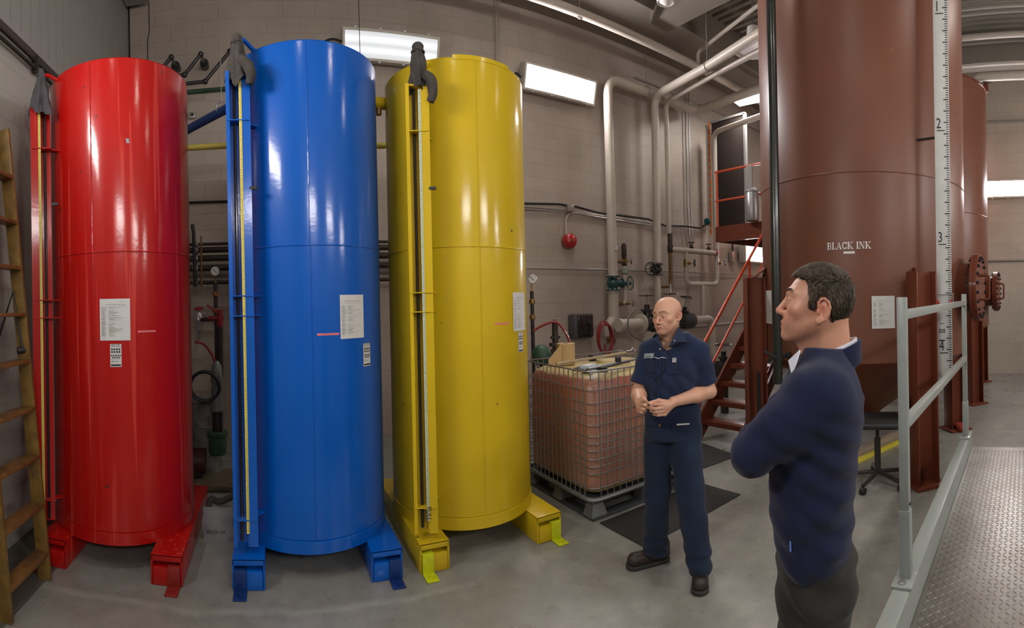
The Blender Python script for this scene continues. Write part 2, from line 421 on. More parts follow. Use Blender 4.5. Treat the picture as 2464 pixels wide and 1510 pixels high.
S(MB().box((XR + .1, 1.6, 3.2), (.2, 9.2, 6.6)), 'wall_right', wr, 0)
S(MB().box((4.1, YF - .1, 3.2), (XR - XL + .6, .2, 6.6)), 'wall_front', block_wall('wall_front_blocks', 'X', (.5, .47, .43), WALLD), 0)
# corrugated metal siding above the block part of the left wall
M('siding', (.36, .35, .33), .5, bump=.08, bscale=8, var=.08, vscale=1.5)
sd = MB(); y = YF
while y < YB:
    for (a, c2, xx) in ((0, .145, 0), (.15, .16, -.008)):
        sd.box((XL - .02 + xx / 2, y + (a + c2) / 2, 5.0), (.06 + xx, c2 - a, 2.6))
    y += .16
S(sd, 'wall_left_siding', MATS['siding'], 0)
M('ledge_metal', (.34, .33, .32), .5)
S(MB().box((XL + .012, 1.6, 3.72), (.075, 9.0, .05)), 'trim_1', MATS['ledge_metal'])
S(MB().tube([py(358, -20, 6.148), py(358.5, 40, 6.148), py(359.5, 75, 6.148), py(355, 97, 6.148), py(355.5, 160, 6.148)], .006, 4), 'trim_2', MATS['black_rubber'])
S(MB().box((XL + .03, YB - .004, 5.0), (.02, .012, 2.6)), 'trim_3', MATS['black_rubber'])
# ceiling: corrugated deck, a soffit along the back wall and joists
M('ceiling_paint', (.26, .235, .2), .6, var=.12, vscale=2)
M('soffit_paint', (.25, .22, .185), .6, var=.15, vscale=2)
dk = MB(); vs = []; fs = []; x = XL - .2; k = 0; prof = []
while x < XR + .3:
    prof += [(x, ZC), (x + .06, ZC), (x + .08, ZC + .045), (x + .14, ZC + .045)]; x += .16
vs = [(a, YF - .2, z) for a, z in prof] + [(a, YB + .2, z) for a, z in prof]; n_ = len(prof)
dk.add(vs, [(i, i + 1, n_ + i + 1, n_ + i) for i in range(n_ - 1)])
dk.box((4.1, 1.6, ZC + .3), (12.6, 9.6, .1))
S(dk, 'ceiling', MATS['ceiling_paint'], 0)
S(MB().box((4.1, 5.65, 6.1), (12.2, 1.06, .5)), 'ceiling_soffit', MATS['soffit_paint'])
S(MB().box((5.28, 1.9, 5.86), (.36, 6.6, .34)), 'ceiling_beam', MATS['soffit_paint'])
S(MB().box((8.9, 1.9, 5.86), (.34, 6.6, .3)), 'ceiling_beam', MATS['soffit_paint'])
S(MB().box((1.6, 1.0, 6.12), (.3, 7.2, .3)), 'ceiling_beam', MATS['soffit_paint'])
S(MB().box((7.0, 2.9, 5.95), (5.6, .2, .22)), 'ceiling_beam', MATS['soffit_paint'])
ib = MB(); ib.box((-1.62, 3.8, 5.56), (.3, 4.5, .02)); ib.box((-1.62, 3.8, 5.75), (.02, 4.5, .36)); ib.box((-1.62, 3.8, 5.93), (.3, 4.5, .02))
S(ib, 'ceiling_beam', MATS['ledge_metal'])
# ================================================================== paints
def paint(name, col, streak=None, rough=.38, coat=.7, dent=.25, chips=None, cr=.14):
    m = bpy.data.materials.new(name); m.use_nodes = True; nt = m.node_tree; n = nt.nodes; L = nt.links.new; b = n['Principled BSDF']
    g = n.new('ShaderNodeNewGeometry'); P = g.outputs['Position']; cur = None
    def nz(scale, st=(1, 1, 1), det=3):
        mp = n.new('ShaderNodeMapping'); mp.inputs['Scale'].default_value = st; L(P, mp.inputs[0])
        t = n.new('ShaderNodeTexNoise'); t.inputs['Scale'].default_value = scale; t.inputs['Detail'].default_value = det; L(mp.outputs[0], t.inputs[0]); return t.outputs['Fac']
    def ramp(f, a, c, A=(0, 0, 0), B=(1, 1, 1)):
        r = n.new('ShaderNodeValToRGB'); r.color_ramp.elements[0].position = a; r.color_ramp.elements[1].position = c
        r.color_ramp.elements[0].color = (*A, 1); r.color_ramp.elements[1].color = (*B, 1); L(f, r.inputs[0]); return r.outputs[0]
    out = ramp(nz(1.6, det=4), .3, .7, tuple(c * .88 for c in col), col)
    def mix(f, a, c):
        x = n.new('ShaderNodeMix'); x.data_type = 'RGBA'; L(f, x.inputs[0]); L(a, x.inputs[6]); x.inputs[7].default_value = (*c, 1); return x.outputs[2]
    if streak: out = mix(ramp(nz(26, (1, 1, .022), 2), .60, .66, B=(.6, .6, .6)), out, streak)
    if chips: out = mix(ramp(nz(17, (1, 1, .5), 5), .735, .75), out, chips)
    L(out, b.inputs['Base Color'])
    b.inputs['Specular IOR Level'].default_value = .15
    b.inputs['Roughness'].default_value = rough; b.inputs['Coat Weight'].default_value = coat; b.inputs['Coat Roughness'].default_value = cr
    u = n.new('ShaderNodeBump'); u.inputs['Strength'].default_value = dent; u.inputs['Distance'].default_value = .02
    L(nz(2.2, (1, 1, .5), 2), u.inputs['Height'])
    u2 = n.new('ShaderNodeBump'); u2.inputs['Strength'].default_value = .12; u2.inputs['Distance'].default_value = .003
    L(nz(45, det=2), u2.inputs['Height']); L(u.outputs[0], u2.inputs['Normal'])
    L(u2.outputs[0], b.inputs['Normal']); L(u2.outputs[0], b.inputs['Coat Normal'])
    MATS[name] = m; return m
RED = paint('red_paint', (.46, .006, .004), (.62, .06, .04), chips=(.06, .03, .03))
BLUE = paint('blue_paint', (.0, .10, .50), coat=.7, chips=(.01, .03, .12))
YEL = paint('yellow_paint', (.64, .45, .012), coat=.5, rough=.42, chips=(.12, .09, .03))
OXIDE = paint('oxide_paint', (.170, .060, .034), coat=.6, rough=.5, dent=.08, chips=(.24, .08, .045), cr=.38)
OXIDE_D = paint('oxide_paint_steel', (.165, .044, .023), coat=.15, rough=.45, dent=.1)
M('strap_red', (.30, .02, .015), .45, var=.3, vscale=30); M('strap_blue', (.005, .035, .18), .4, var=.3, vscale=30); M('strap_lime', (.62, .68, .01), .4, var=.2, vscale=30)
M('tape_yellow', (.72, .62, .12), .5); M('tape_grey', (.55, .62, .45), .5); M('black_ink_print', (.01, .01, .012), .6); M('glass_tube_dark', (.02, .02, .022), .15, coat=.5)
M('paper', (.66, .66, .65), .7, var=.05, vscale=20); M('print_grey', (.25, .25, .26), .8); M('pink_label', (.85, .17, .2), .6); M('yellow_stain', (.62, .5, .2), .8)
M('rag_brown', (.075, .065, .058), .95, bump=.7, bscale=60, var=.5, vscale=9); M('rag_grey', (.085, .08, .09), .95, bump=.7, bscale=60, var=.3, vscale=9)
M('black_metal', (.015, .015, .016), .4, bump=.15, bscale=50); M('white_paint', (.75, .73, .70), .55)
M('brown_metal', (.045, .03, .022), .55, bump=.3, bscale=40, var=.5, vscale=25); M('brass', (.35, .22, .07), .4, .7, var=.3, vscale=30)

def wrap(C, r, p0):
    """maps (u right, v up) round the tank starting at world point p0"""
    f0 = math.atan2(p0.y - C[1], p0.x - C[0])
    return lambda u, v: (C[0] + r * math.cos(f0 + u / r), C[1] + r * math.sin(f0 + u / r), p0.z + v)
def sheet(mb, fn, w_, h, nx=8, ny=4, th=.0012, skew=0.0):
    vs = []; 
    for j in range(ny + 1):
        for i in range(nx + 1): vs.append(fn(w_ * i / nx + skew * j / ny, -h * j / ny))
    fs = [(j * (nx + 1) + i, j * (nx + 1) + i + 1, (j + 1) * (nx + 1) + i + 1, (j + 1) * (nx + 1) + i) for j in range(ny) for i in range(nx)]
    mb.add(vs, fs); return mb
def txt(mb, fn, body, size, u, v, shear=0.0):
    vs, fs = text_mesh(body, size, shear); mb.add([fn(u + x, v + y) for x, y in vs], fs); return mb
def data_sheet(C, R_, p0, w_, h, label, seed, hand=True):
    rnd = random.Random(seed)
    f0 = wrap(C, R_ + .003, p0); f1 = wrap(C, R_ + .0042, p0)
    t = thing('paper_sheet', label, 'paper', f0(w_ / 2, -h))
    sheet(MB(), f0, w_, h).build('page', MATS['paper'], t, 0)
    k = MB(); txt(k, f1, 'Material Safety Data Sheet', w_ * .062, w_ * .2, -h * .155)
    txt(k, f1, 'Ref. 1', w_ * .045, w_ * .68, -h * .07)
    for y in (.19, .44): sheet_at(k, f1, w_ * .05, -h * y, w_ * .86, h * .0035)
    y = .21
    while y < .93:
        if rnd.random() < .82:
            sheet_at(k, f1, w_ * .06, -h * y, w_ * rnd.uniform(.08, .19), h * .007)
            if rnd.random() < .85: sheet_at(k, f1, w_ * .3, -h * y, w_ * rnd.uniform(.12, .55 if rnd.random() < .4 else .25), h * .006)
        y += .0175
    k.build('print', MATS['print_grey'], t, 0)
    if hand:
        q = MB(); txt(q, f1, 'C 77', w_ * .13, w_ * .3, -h * .81, .3)
        q.build('handwriting', MATS['yellow_stain'], t, 0)
    return t
def sheet_at(mb, fn, u, v, w_, h, nx=4):
    g = lambda a, b: fn(u + a, v + b)
    return sheet(mb, g, w_, h, nx, 1)
def ink_label(C, R_, p0, w_, h, head, label):
    f0 = wrap(C, R_ + .003, p0); f1 = wrap(C, R_ + .0042, p0)
    t = thing('inventory_label', label, 'label', f0(w_ / 2, -h), group=None)
    sheet(MB(), f0, w_, h, 4, 2).build('card', MATS['paper'], t, 0)
    k = MB(); txt(k, f1, head, w_ * .21, w_ * .09, -h * .07); txt(k, f1, 'INVENTORY', w_ * .14, w_ * .09, -h * .13)
    def oval(u, v, a, c): k.add([f1(u + a * math.cos(q * PI / 6), v + c * math.sin(q * PI / 6)) for q in range(12)], [tuple(range(12))])
    for j in range(2):
        for i in range(4): oval(w_ * (.17 + .22 * i), -h * (.235 + .115 * j), w_ * .085, h * .043)
    for i in range(5): oval(w_ * (.14 + .185 * i), -h * .51, w_ * .07, h * .036)
    for i in range(4): oval(w_ * (.23 + .185 * i), -h * .6, w_ * .07, h * .036)
    sheet_at(k, f1, w_ * .08, -h * .69, w_ * .8, h * .008); sheet_at(k, f1, w_ * .08, -h * .755, w_ * .35, h * .02); sheet_at(k, f1, w_ * .5, -h * .76, w_ * .2, h * .02)
    sheet_at(k, f1, w_ * .06, -h * .89, w_ * .88, h * .07)
    k.build('print', MATS['black_ink_print'], t, 0); return t
def strip(C, R_, p0, w_, h, label):
    t = thing('label_strip', label, 'label', tuple(wrap(C, R_, p0)(w_ / 2, -h))); f0 = wrap(C, R_ + .0015, p0); f1 = wrap(C, R_ + .0026, p0)
    sheet(MB(), f0, w_, h, 6, 1).build('strip', MATS['pink_label'], t, 0)
    k = MB(); u = .14
    rnd = random.Random(w_)
    while u < .85:
        q = rnd.uniform(.02, .045); sheet_at(k, f1, w_ * u, -h * .35, w_ * q, h * .3, 1); u += q + .02
    k.build('print', MATS['print_grey'], t, 0); return t

def rag(parent_label, c, h, r0, r1, mat, seed, lean=(0, 0), tail=None):
    t = thing('rag', parent_label, 'rag', (c[0], c[1], c[2] - h))
    rnd = random.Random(seed); ph = [rnd.uniform(0, 6.28) for _ in range(6)]; mb = MB(); N = 64; J = 18; vs = []; fs = []
    for j in range(J + 1):
        s = j / J; r = r0 + (r1 - r0) * (s ** .8); amp = .08 + .3 * s
        for k in range(N):
            a = 2 * PI * k / N
            rr = r * (1 + amp * (.5 * math.sin(4 * a + ph[0] + 1.5 * s) + .35 * math.sin(7 * a + ph[1] - 2 * s) + .2 * math.sin(11 * a + ph[2])) + .08 * math.sin(14 * s + ph[3] + 2 * a))
            zz = c[2] - h * s * (1 + (.10 * math.sin(2 * a + ph[4]) + .06 * math.sin(5 * a + ph[5])) * s)
            vs.append((c[0] + rr * math.cos(a) + lean[0] * s, c[1] + rr * math.sin(a) + lean[1] * s, zz))
    for j in range(J):
        for k in range(N): k2 = (k + 1) % N; fs.append((j * N + k, j * N + k2, (j + 1) * N + k2, (j + 1) * N + k))
    mb.add(vs, fs)
    mb.sphere((c[0], c[1], c[2] + .005), (r0 * 1.1, r0 * 1.1, .03), 16, 8)
    mb.build('cloth', mat, t, 180)
    k2 = MB().torus((c[0], c[1], c[2] - .03), r0 * 1.12, .007, seg=24); k2.build('tie', MATS['black_rubber'], t)
    if tail:
        q = MB(); pts = smooth_path(tail, 5); q.tube(pts, [.035 - .018 * abs(i / len(pts) - .35) for i in range(len(pts))], 10); q.build('loose_end', mat, t, 180)
    return t

def ink_drum(name_col, C, r, mat, strap, label, feet_x, strap_side, seam_u, gauge, gtop, weld_z=2.04, raised=None):
    T = thing('ink_tank', label, 'tank', (C[0], C[1], 0)); cx, cy = C; TOP = 3.28
    b = MB(); b.lathe([(r, .265), (r, TOP), (r - .012, TOP), (r - .012, TOP - .03), (0, TOP - .012)], (cx, cy, 0), seg=128)
    b.build('body', mat, T, 30)
    MB().lathe([(r - .02, .182), (r + .004, .182), (r + .004, .257), (r - .006, .262), (r - .02, .262)], (cx, cy, 0), seg=128).build('skirt', mat, T, 30)
    rnd = random.Random(int(cx * 100)); ws = MB()
    ws.tube([(cx + (r + .001) * math.cos(2 * PI * k / 160), cy + (r + .001) * math.sin(2 * PI * k / 160), weld_z + rnd.uniform(-.0015, .0015)) for k in range(160)], .0042, 6, closed=True)
    a0 = math.atan2(-cy, -cx) + seam_u / r
    for za, zb, da in ((.265, weld_z, .006), (weld_z, TOP - .01, 0)):
        n = 60; ws.tube([(cx + r * math.cos(a0 + da), cy + r * math.sin(a0 + da), za + (zb - za) * k / n) for k in range(n + 1)], [.0035 + rnd.uniform(-.001, .0015) for k in range(n + 1)], 6)
    ws.build('weld_seam', mat, T)
    MB().torus((cx, cy, TOP), r - .006, .007, seg=96, rs=6).build('top_rim', mat, T)
    if raised:
        q = MB(); a1, a2 = raised; N = 20
        q.add([(cx + rr * math.cos(a1 + (a2 - a1) * k / N), cy + rr * math.sin(a1 + (a2 - a1) * k / N), z) for (rr, z) in ((r - .02, TOP - .01), (r + .003, TOP - .01), (r + .003, TOP + .02), (r - .02, TOP + .02)) for k in range(N + 1)],
              [(j * (N + 1) + k, j * (N + 1) + k + 1, ((j + 1) % 4) * (N + 1) + k + 1, ((j + 1) % 4) * (N + 1) + k) for j in range(4) for k in range(N)] + [(0, N + 1, 2 * N + 2, 3 * N + 3), (N, 4 * N + 3, 3 * N + 2, 2 * N + 1)])
        q.build('raised_lip', mat, T)
    for fx, sd_ in zip(feet_x, strap_side):
        y0, y1, wd, ht, th = 2.93, 4.12, .195, .185, .012; f = MB()
        f.box((fx, (y0 + y1) / 2, ht - th / 2), (wd, y1 - y0, th), bev=.004)
        for s in (-1, 1): f.box((fx + s * (wd - th) / 2, (y0 + y1) / 2, (ht) / 2), (th, y1 - y0, ht - .002), bev=.004)
        f.box((fx, (y0 + y1) / 2, .006), (wd - .01, y1 - y0 - .01, th))
        f.box((fx, y0 + .006, ht - .020), (wd, .012, .038), bev=.003)
        fo = f.build('support_channel', mat, T)
        i = MB(); i.box((fx, y0 + .295, .060), (wd - .027, .6, .108), bev=.006); i.build('channel_insert', mat, fo)
        s = MB(); sx = fx + sd_ * .048
        s.box((sx, y0 - .011, .062), (.075, .012, .124), bev=.005); s.box((sx, y0 + .02, .121), (.075, .07, .010), bev=.004); s.box((sx, y0 - .058, .006), (.078, .105, .010), bev=.003)
        so = s.build('anchor_strap', strap, T)
        bo = MB(); bo.cyl((sx, y0 - .075, .011), (sx, y0 - .075, .015), .022, 20); bo.cyl((sx, y0 - .075, .015), (sx, y0 - .075, .028), .014, 6); bo.build('bolt', strap, so)
    # level gauge channel with measuring tape
    gx, gy = gauge; ang = math.atan2(gx, gy) * -1; flip = cx < -.5
    R = Matrix.Rotation(ang, 3, 'Z')
    def gp(u, v, z): q = R @ Vector((u, v, 0)); return (gx + q.x, gy + q.y, z)
    zb, zt = gauge_bot, gtop; zm = (zb + zt) / 2; hh = zt - zb; s = -1 if flip else 1
    k = MB()
    if not flip: k.box(gp(-s * .062, 0, zm), (.022, .055, hh), ang)
    k.box(gp(s * .048, .0, zm - .01), (.052, .05, hh - .02), ang)
    k.box(gp(-s * .02, .045, zm), (.085, .01, hh), ang); k.box(gp(s * .02, .01, zm), (.012, .05, hh), ang)
    k.box(gp(0, .02, zt - .006), (.12, .07, .012), ang)
    gch = k.build('gauge_channel', mat, T)
    MB().cyl(gp(-s * .022, .022, zb + .02), gp(-s * .022, .022, zt - .02), .010, 10).build('sight_tube', MATS['glass_tube_dark'], gch)
    tp = MB().box(gp(s * .014, -.027, zm + .02), (.017, .003, hh - .12), ang); tp.build('measuring_tape', MATS['tape_grey'] if name_col == 'yellow' else MATS['tape_yellow'], gch, 0)
    tk = MB(); z = zb + .1
    i = 0
    while z < zt - .05 and i < 400:
        tk.box(gp(s * (.014 + (.002 if i % 5 else 0)), -.029, z), (.012 if i % 5 == 0 else .007, .0015, .0022), ang); z += .012; i += 1
    tk.build('tape_marks', MATS['black_ink_print'], gch, 0)
    ox, oy = cx - gx, cy - gy; Lg = math.hypot(ox, oy); ox /= Lg; oy /= Lg
    for z in (zt - .3, 1.74, 1.62, zb + .16):
        q = MB(); q.span((gx + ox * .02, gy + oy * .02, z), (gx + ox * (Lg - r + .005), gy + oy * (Lg - r + .005), z), .05, .008); q.box(gp(0, .0, z), (.135, .066, .006), ang)
        q.build('gauge_bracket', mat, T)
    q = MB(); q.box(gp(.085, -.02, 2.39), (.045, .02, .018), ang - .2); q.build('clamp', MATS['black_metal'], gch)
    # pipe from the tank top to the gauge
    a = Vector((gx, gy, zt + .17)); c_ = Vector((cx - ox * (r - .1), cy - oy * (r - .1), TOP + .02))
    pts = smooth_path([(gx, gy, zt + .1), a, a + Vector((ox * .05, oy * .05, .05)), a + Vector((ox * .16, oy * .16, .02)), c_ + Vector((0, 0, .02)), c_ + Vector((0, 0, -.02))], 5)
    MB().tube(pts, .014, 10).build('overflow_pipe', mat, T)
    return T
gauge_bot = .24
CR, CB, CY = (-1.09, 3.48), (.25, 3.48), (1.38, 3.50)
ink_drum('red', CR, .505, RED, MATS['strap_red'], 'glossy red vertical ink tank in the corner next to the wooden ladder', (-1.42, -.665), (-1, 1), -.19, (-1.50, 3.01), 3.07)
ink_drum('blue', CB, .51, BLUE, MATS['strap_blue'], 'glossy blue vertical ink tank standing between the red and yellow tanks', (-.17, .66), (-1, 1), .02, (-.185, 2.99), 3.10)
YT = ink_drum('yellow', CY, .52, YEL, MATS['strap_lime'], 'yellow vertical ink tank beside the caged liquid container', (.965, 1.80), (-1, 1), .15, (.925, 2.97), 3.05, raised=(-PI * .62, -PI * .36))
rag('dark grey rag tied over the pipe on top of the red tank gauge', (-1.50, 3.02, 3.30), .28, .02, .075, MATS['rag_grey'], 1, (-.01, 0))
rag('brown rag tied over the pipe on top of the blue tank gauge', (-.185, 3.0, 3.31), .27, .03, .07, MATS['rag_brown'], 2, (.01, 0), tail=[(-.16, 2.94, 3.16), (-.12, 2.92, 3.11), (-.10, 2.92, 3.05), (-.11, 2.93, 3.0)])
rag('brown rag tied over the pipe on top of the yellow tank gauge', (.94, 2.98, 3.29), .27, .035, .055, MATS['rag_brown'], 3, (0, 0), tail=[(.96, 2.92, 3.10), (1.0, 2.91, 3.06), (1.01, 2.91, 2.98), (.995, 2.92, 2.93)])
# sheets and labels on the three tanks
for (C, R_, x, y, w_, h, lab, sd_) in ((CR, .505, 240, 719, .195, .265, 'white data sheet taped to the red tank', 1), (CB, .51, 817, 709, .185, .27, 'white data sheet taped to the blue tank', 2), (CY, .52, 1233, 703, .185, .27, 'white data sheet wrapped round the right edge of the yellow tank', 3)):
    data_sheet(C, R_, on_tank(C, R_, x, y), w_, h, lab, sd_)
for (C, R_, x, y, head, lab) in ((CR, .505, 265, 827, 'RED INK', 'small white inventory label below the data sheet on the red tank'), (CB, .51, 873, 826, 'BLUE INK', 'small white inventory label below the data sheet on the blue tank'), (CY, .52, 1246, 798, 'YEL INK', 'small white inventory label below the data sheet on the yellow tank')):
    ink_label(C, R_, on_tank(C, R_, x, y), .072, .145, head, lab)
strip(CR, .505, on_tank(CR, .505, 331, 795), .125, .012, 'pink label strip stuck on the red tank')
strip(CB, .51, on_tank(CB, .51, 763, 802), .14, .013, 'pink label strip left of the data sheet on the blue tank')
strip(CY, .52, on_tank(CY, .52, 1190, 777), .13, .011, 'pink label strip left of the data sheet on the yellow tank')
tag(sheet(MB(), wrap(CR, .5065, on_tank(CR, .505, 302, 333)), .02, .03, 2, 1, skew=.006).build('sticker', M('sticker_grey', (.3, .3, .33), .5)), 'small grey sticker high on the red tank', 'sticker')
# handwriting on the gauge channels
def vertical_text(body, size, p, face_ang, name, par):
    vs, fs = text_mesh(body, size); q = MB(); R = Matrix.Rotation(face_ang, 3, 'Z')
    q.add([Vector(p) + R @ Vector((y, 0, -x)) for x, y in vs], fs)
    return q.build(name, MATS['black_ink_print'], par, 0)
fp = pd(1027, 1218, 3.068); vertical_text('FULL', .042, tuple(fp), -.31, 'handwriting', YT)
# ================================================================== big oxide-red tanks on the right
def hbeam(mb, x, y, z0, z1, w_, rz, t=.014):
    R = Matrix.Rotation(rz, 3, 'Z'); zc, h = (z0 + z1) / 2, z1 - z0
    for v in (-1, 1):
        q = R @ Vector((0, v * w_ / 2, 0)); mb.box((x + q.x, y + q.y, zc), (w_, t, h), rz, bev=.003)
    mb.box((x, y, zc), (t, w_ - t, h), rz)
def big_tank(C, r, z0, z1, label, legs, seam_z, manhole, cone=True):
    cx, cy = C; T = thing('large_ink_tank', label, 'tank', (cx, cy, 0))
    MB().lathe([(r, z0), (r, z1), (r - .03, z1 + .02), (0, z1 + .12)], (cx, cy, 0), seg=160).build('body', OXIDE, T, 30)
    MB().lathe([(.16, z0 - .72), (.16, z0 - .66), (r * .985, z0 - .015), (r, z0)], (cx, cy, 0), seg=128).build('cone_bottom', OXIDE_D, T, 30)
    q = MB(); q.cyl((cx, cy, z0 - .80), (cx, cy, z0 - .70), .09, 24); q.cyl((cx, cy, z0 - .83), (cx, cy, z0 - .80), .16, 24)
    q.build('outlet_flange', OXIDE_D, T)
    for z in seam_z:
        MB().torus((cx, cy, z), r + .0, .006, seg=160, rs=6).build('weld_seam', OXIDE, T)
    MB().torus((cx, cy, z1), r, .016, seg=128, rs=8).build('top_rim', OXIDE_D, T)
    for (lx, ly, rz) in legs:
        m = MB(); hbeam(m, lx, ly, .02, 1.86, .19, rz)
        dx, dy = cx - lx, cy - ly; L_ = math.hypot(dx, dy); dx /= L_; dy /= L_
        m.span((lx + dx * .09, ly + dy * .09, 1.5), (lx + dx * (L_ - r + .01), ly + dy * (L_ - r + .01), 1.5), .012, .8)
        lg = m.build('leg', OXIDE_D, T)
        MB().box((lx, ly, .012), (.3, .3, .024), rz, bev=.004).build('base_plate', OXIDE_D, lg)
        if (lx, ly) != (4.22, 2.86): continue
        g = MB(); R = Matrix.Rotation(rz, 3, 'Z')
        a = Vector((lx, ly, 0)) - Vector((dx, dy, 0)) * .0
        s = Vector((-dy, dx, 0)) * .1
        g.plate([Vector((lx, ly, 1.86)) + s, Vector((lx, ly, 1.86)) - s, Vector((lx + dx * .16, ly + dy * .16, 2.0)) - s, Vector((lx + dx * .16, ly + dy * .16, 2.0)) + s], .014)
        g.build('cap_plate', OXIDE_D, lg)
    if manhole:
        mz, face, fr = manhole; m = MB(); m.cyl((cx, cy - r + .1, mz), (cx, face + .03, mz), fr * .74, 48); nz = m.build('manhole_neck', OXIDE_D, T)
        m = MB(); m.cyl((cx, face + .05, mz), (cx, face + .015, mz), fr, 48); m.build('neck_flange', OXIDE_D, T)
        m = MB(); m.cyl((cx, face + .012, mz), (cx, face - .02, mz), fr, 48); cv = m.build('manhole_cover', OXIDE_D, T)
        for k in range(20):
            a = 2 * PI * (k + .5) / 20; bx, bz = cx + fr * .88 * math.cos(a), mz + fr * .88 * math.sin(a)
            b = MB(); b.cyl((bx, face - .045, bz), (bx, face + .08, bz), .009, 8); b.cyl((bx, face - .042, bz), (bx, face - .02, bz), .018, 6); b.cyl((bx, face + .052, bz), (bx, face + .072, bz), .018, 6)
            b.build('bolt', MATS['black_metal'], cv)
        h = MB(); h.tube(path([(cx - .12, face - .02, mz + .12), (cx - .12, face - .12, mz + .12), (cx - .12, face - .12, mz - .12), (cx - .12, face - .02, mz - .12)], .03), .014, 10); h.build('handle', OXIDE_D, cv)
    return T
C1, R1 = (5.05, 1.98), 1.10
big_tank(C1, R1, 1.06, 5.05, 'huge dark red tank lettered BLACK INK with a white measuring board', [(4.17, 1.10, -PI / 4 + PI / 2), (4.22, 2.86, PI / 4), (5.93, 1.16, PI / 4), (5.93, 2.84, -PI / 4)], (2.74,), (1.72, .72, .345))
C2, R2 = (8.2, 2.0), .985
big_tank(C2, R2, 1.12, 5.0, 'second dark red tank farther back by the right wall', [(7.32, 1.13, PI / 4), (9.1, 1.28, PI / 4), (7.35, 2.8, PI / 4), (9.1, 2.8, PI / 4)], (2.9,), (1.68, .86, .33))
# serif lettering
def glyphs():
    """strokes of each letter as quads / arcs on a unit-height grid: width, list of polygons"""
    def R_(x0, y0, x1, y1): return [(x0, y0), (x1, y0), (x1, y1), (x0, y1)]
    def ser(x0, x1, y): return R_(x0, y, x1, y + .07)
    def ring(cx, cy, ro, ri, a0, a1, sx=1.0, n=10):
        out = []
        for k in range(n):
            a, b = a0 + (a1 - a0) * k / n, a0 + (a1 - a0) * (k + 1) / n
            out.append([(cx + ri * math.cos(a) * sx, cy + ri * math.sin(a)), (cx + ro * math.cos(a) * sx, cy + ro * math.sin(a)), (cx + ro * math.cos(b) * sx, cy + ro * math.sin(b)), (cx + (ri) * math.cos(b) * sx, cy + ri * math.sin(b))])
        return out
    g = {}
    st = lambda x: [R_(x, 0, x + .2, 1), ser(x - .08, x + .28, 0), ser(x - .08, x + .28, .93)]
    g['B'] = (.78, st(.1) + [R_(.1, .93, .45, 1), R_(.1, 0, .48, .07), R_(.2, .48, .45, .55)] + ring(.42, .74, .26, .15, -PI / 2, PI / 2) + ring(.44, .27, .275, .15, -PI / 2, PI / 2))
    g['L'] = (.7, st(.1) + [R_(.1, 0, .62, .08), [(.56, 0), (.66, 0), (.68, .3), (.62, .3)]])
    g['A'] = (.92, [[(.06, 0), (.16, 0), (.5, 1), (.44, 1)], [(.62, 0), (.84, 0), (.5, 1), (.4, 1)], R_(.24, .28, .66, .35), ser(-.02, .27, 0), ser(.54, .93, 0)])
    g['C'] = (.84, ring(.46, .5, .5, .34, PI * .22, PI * 1.78, .86, 16) + [[(.74, .62), (.8, .62), (.8, 1), (.74, .95)], [(.76, .1), (.8, .1), (.8, .35), (.74, .33)]])
    g['K'] = (.94, st(.1) + [[(.28, .38), (.36, .46), (.78, .97), (.68, .97)], [(.42, .56), (.34, .46), (.68, 0), (.9, 0)], ser(.55, .9, .93), ser(.58, .97, 0)])
    g['I'] = (.44, st(.12))
    g['N'] = (.95, [R_(.13, 0, .2, 1), R_(.74, 0, .81, 1), [(.1, 1), (.32, 1), (.81, 0), (.66, 0)], ser(.02, .34, 0), ser(.02, .3, .93), ser(.62, .93, .93)])
    g[' '] = (.4, [])
    return g
G = glyphs(); t = thing('tank_lettering', 'white words BLACK INK painted on the huge dark red tank', 'lettering', tuple(on_tank(C1, R1, 2046, 600)))
p0 = on_tank(C1, R1, 1991, 601); fn = wrap(C1, R1 + .009, p0); u = 0; S_ = .062
for ch in 'BLACK INK':
    w_, polys = G[ch]; mb = MB()
    for p in polys: mb.add([fn((u + x) * 1, y * S_) for x, y in [(a * S_ * .92, b) for a, b in p]], [tuple(range(len(p)))])
    if polys: mb.build('letter', MATS['white_paint'], t, 0)
    u += w_ * S_ * .92
mb = MB(); sheet_at(mb, wrap(C1, R1 + .009, on_tank(C1, R1, 2030, 605)), 0, 0, .1, .02); mb.build('underline_label', MATS['white_paint'], t, 0)
data_sheet(C1, R1 + .006, on_tank(C1, R1, 2097, 712), .205, .285, 'white data sheet taped to the black ink tank below the lettering', 9, False)
tp = thing('paper_sheet', 'white gridded chart taped to the tank behind the black pipe', 'paper', tuple(on_tank(C1, R1, 1866, 780)))
p0 = on_tank(C1, R1, 1843, 699); sheet(MB(), wrap(C1, R1 + .009, p0), .30, .33).build('page', MATS['paper'], tp, 0)
k = MB(); f1 = wrap(C1, R1 + .0102, p0)
for i in range(12): sheet_at(k, f1, .02 + .022 * i, -.02, .001, .29, 1)
for j in range(22): sheet_at(k, f1, .02, -.02 - .0135 * j, .25, .001, 4)
k.build('grid_lines', MATS['print_grey'], tp, 0)

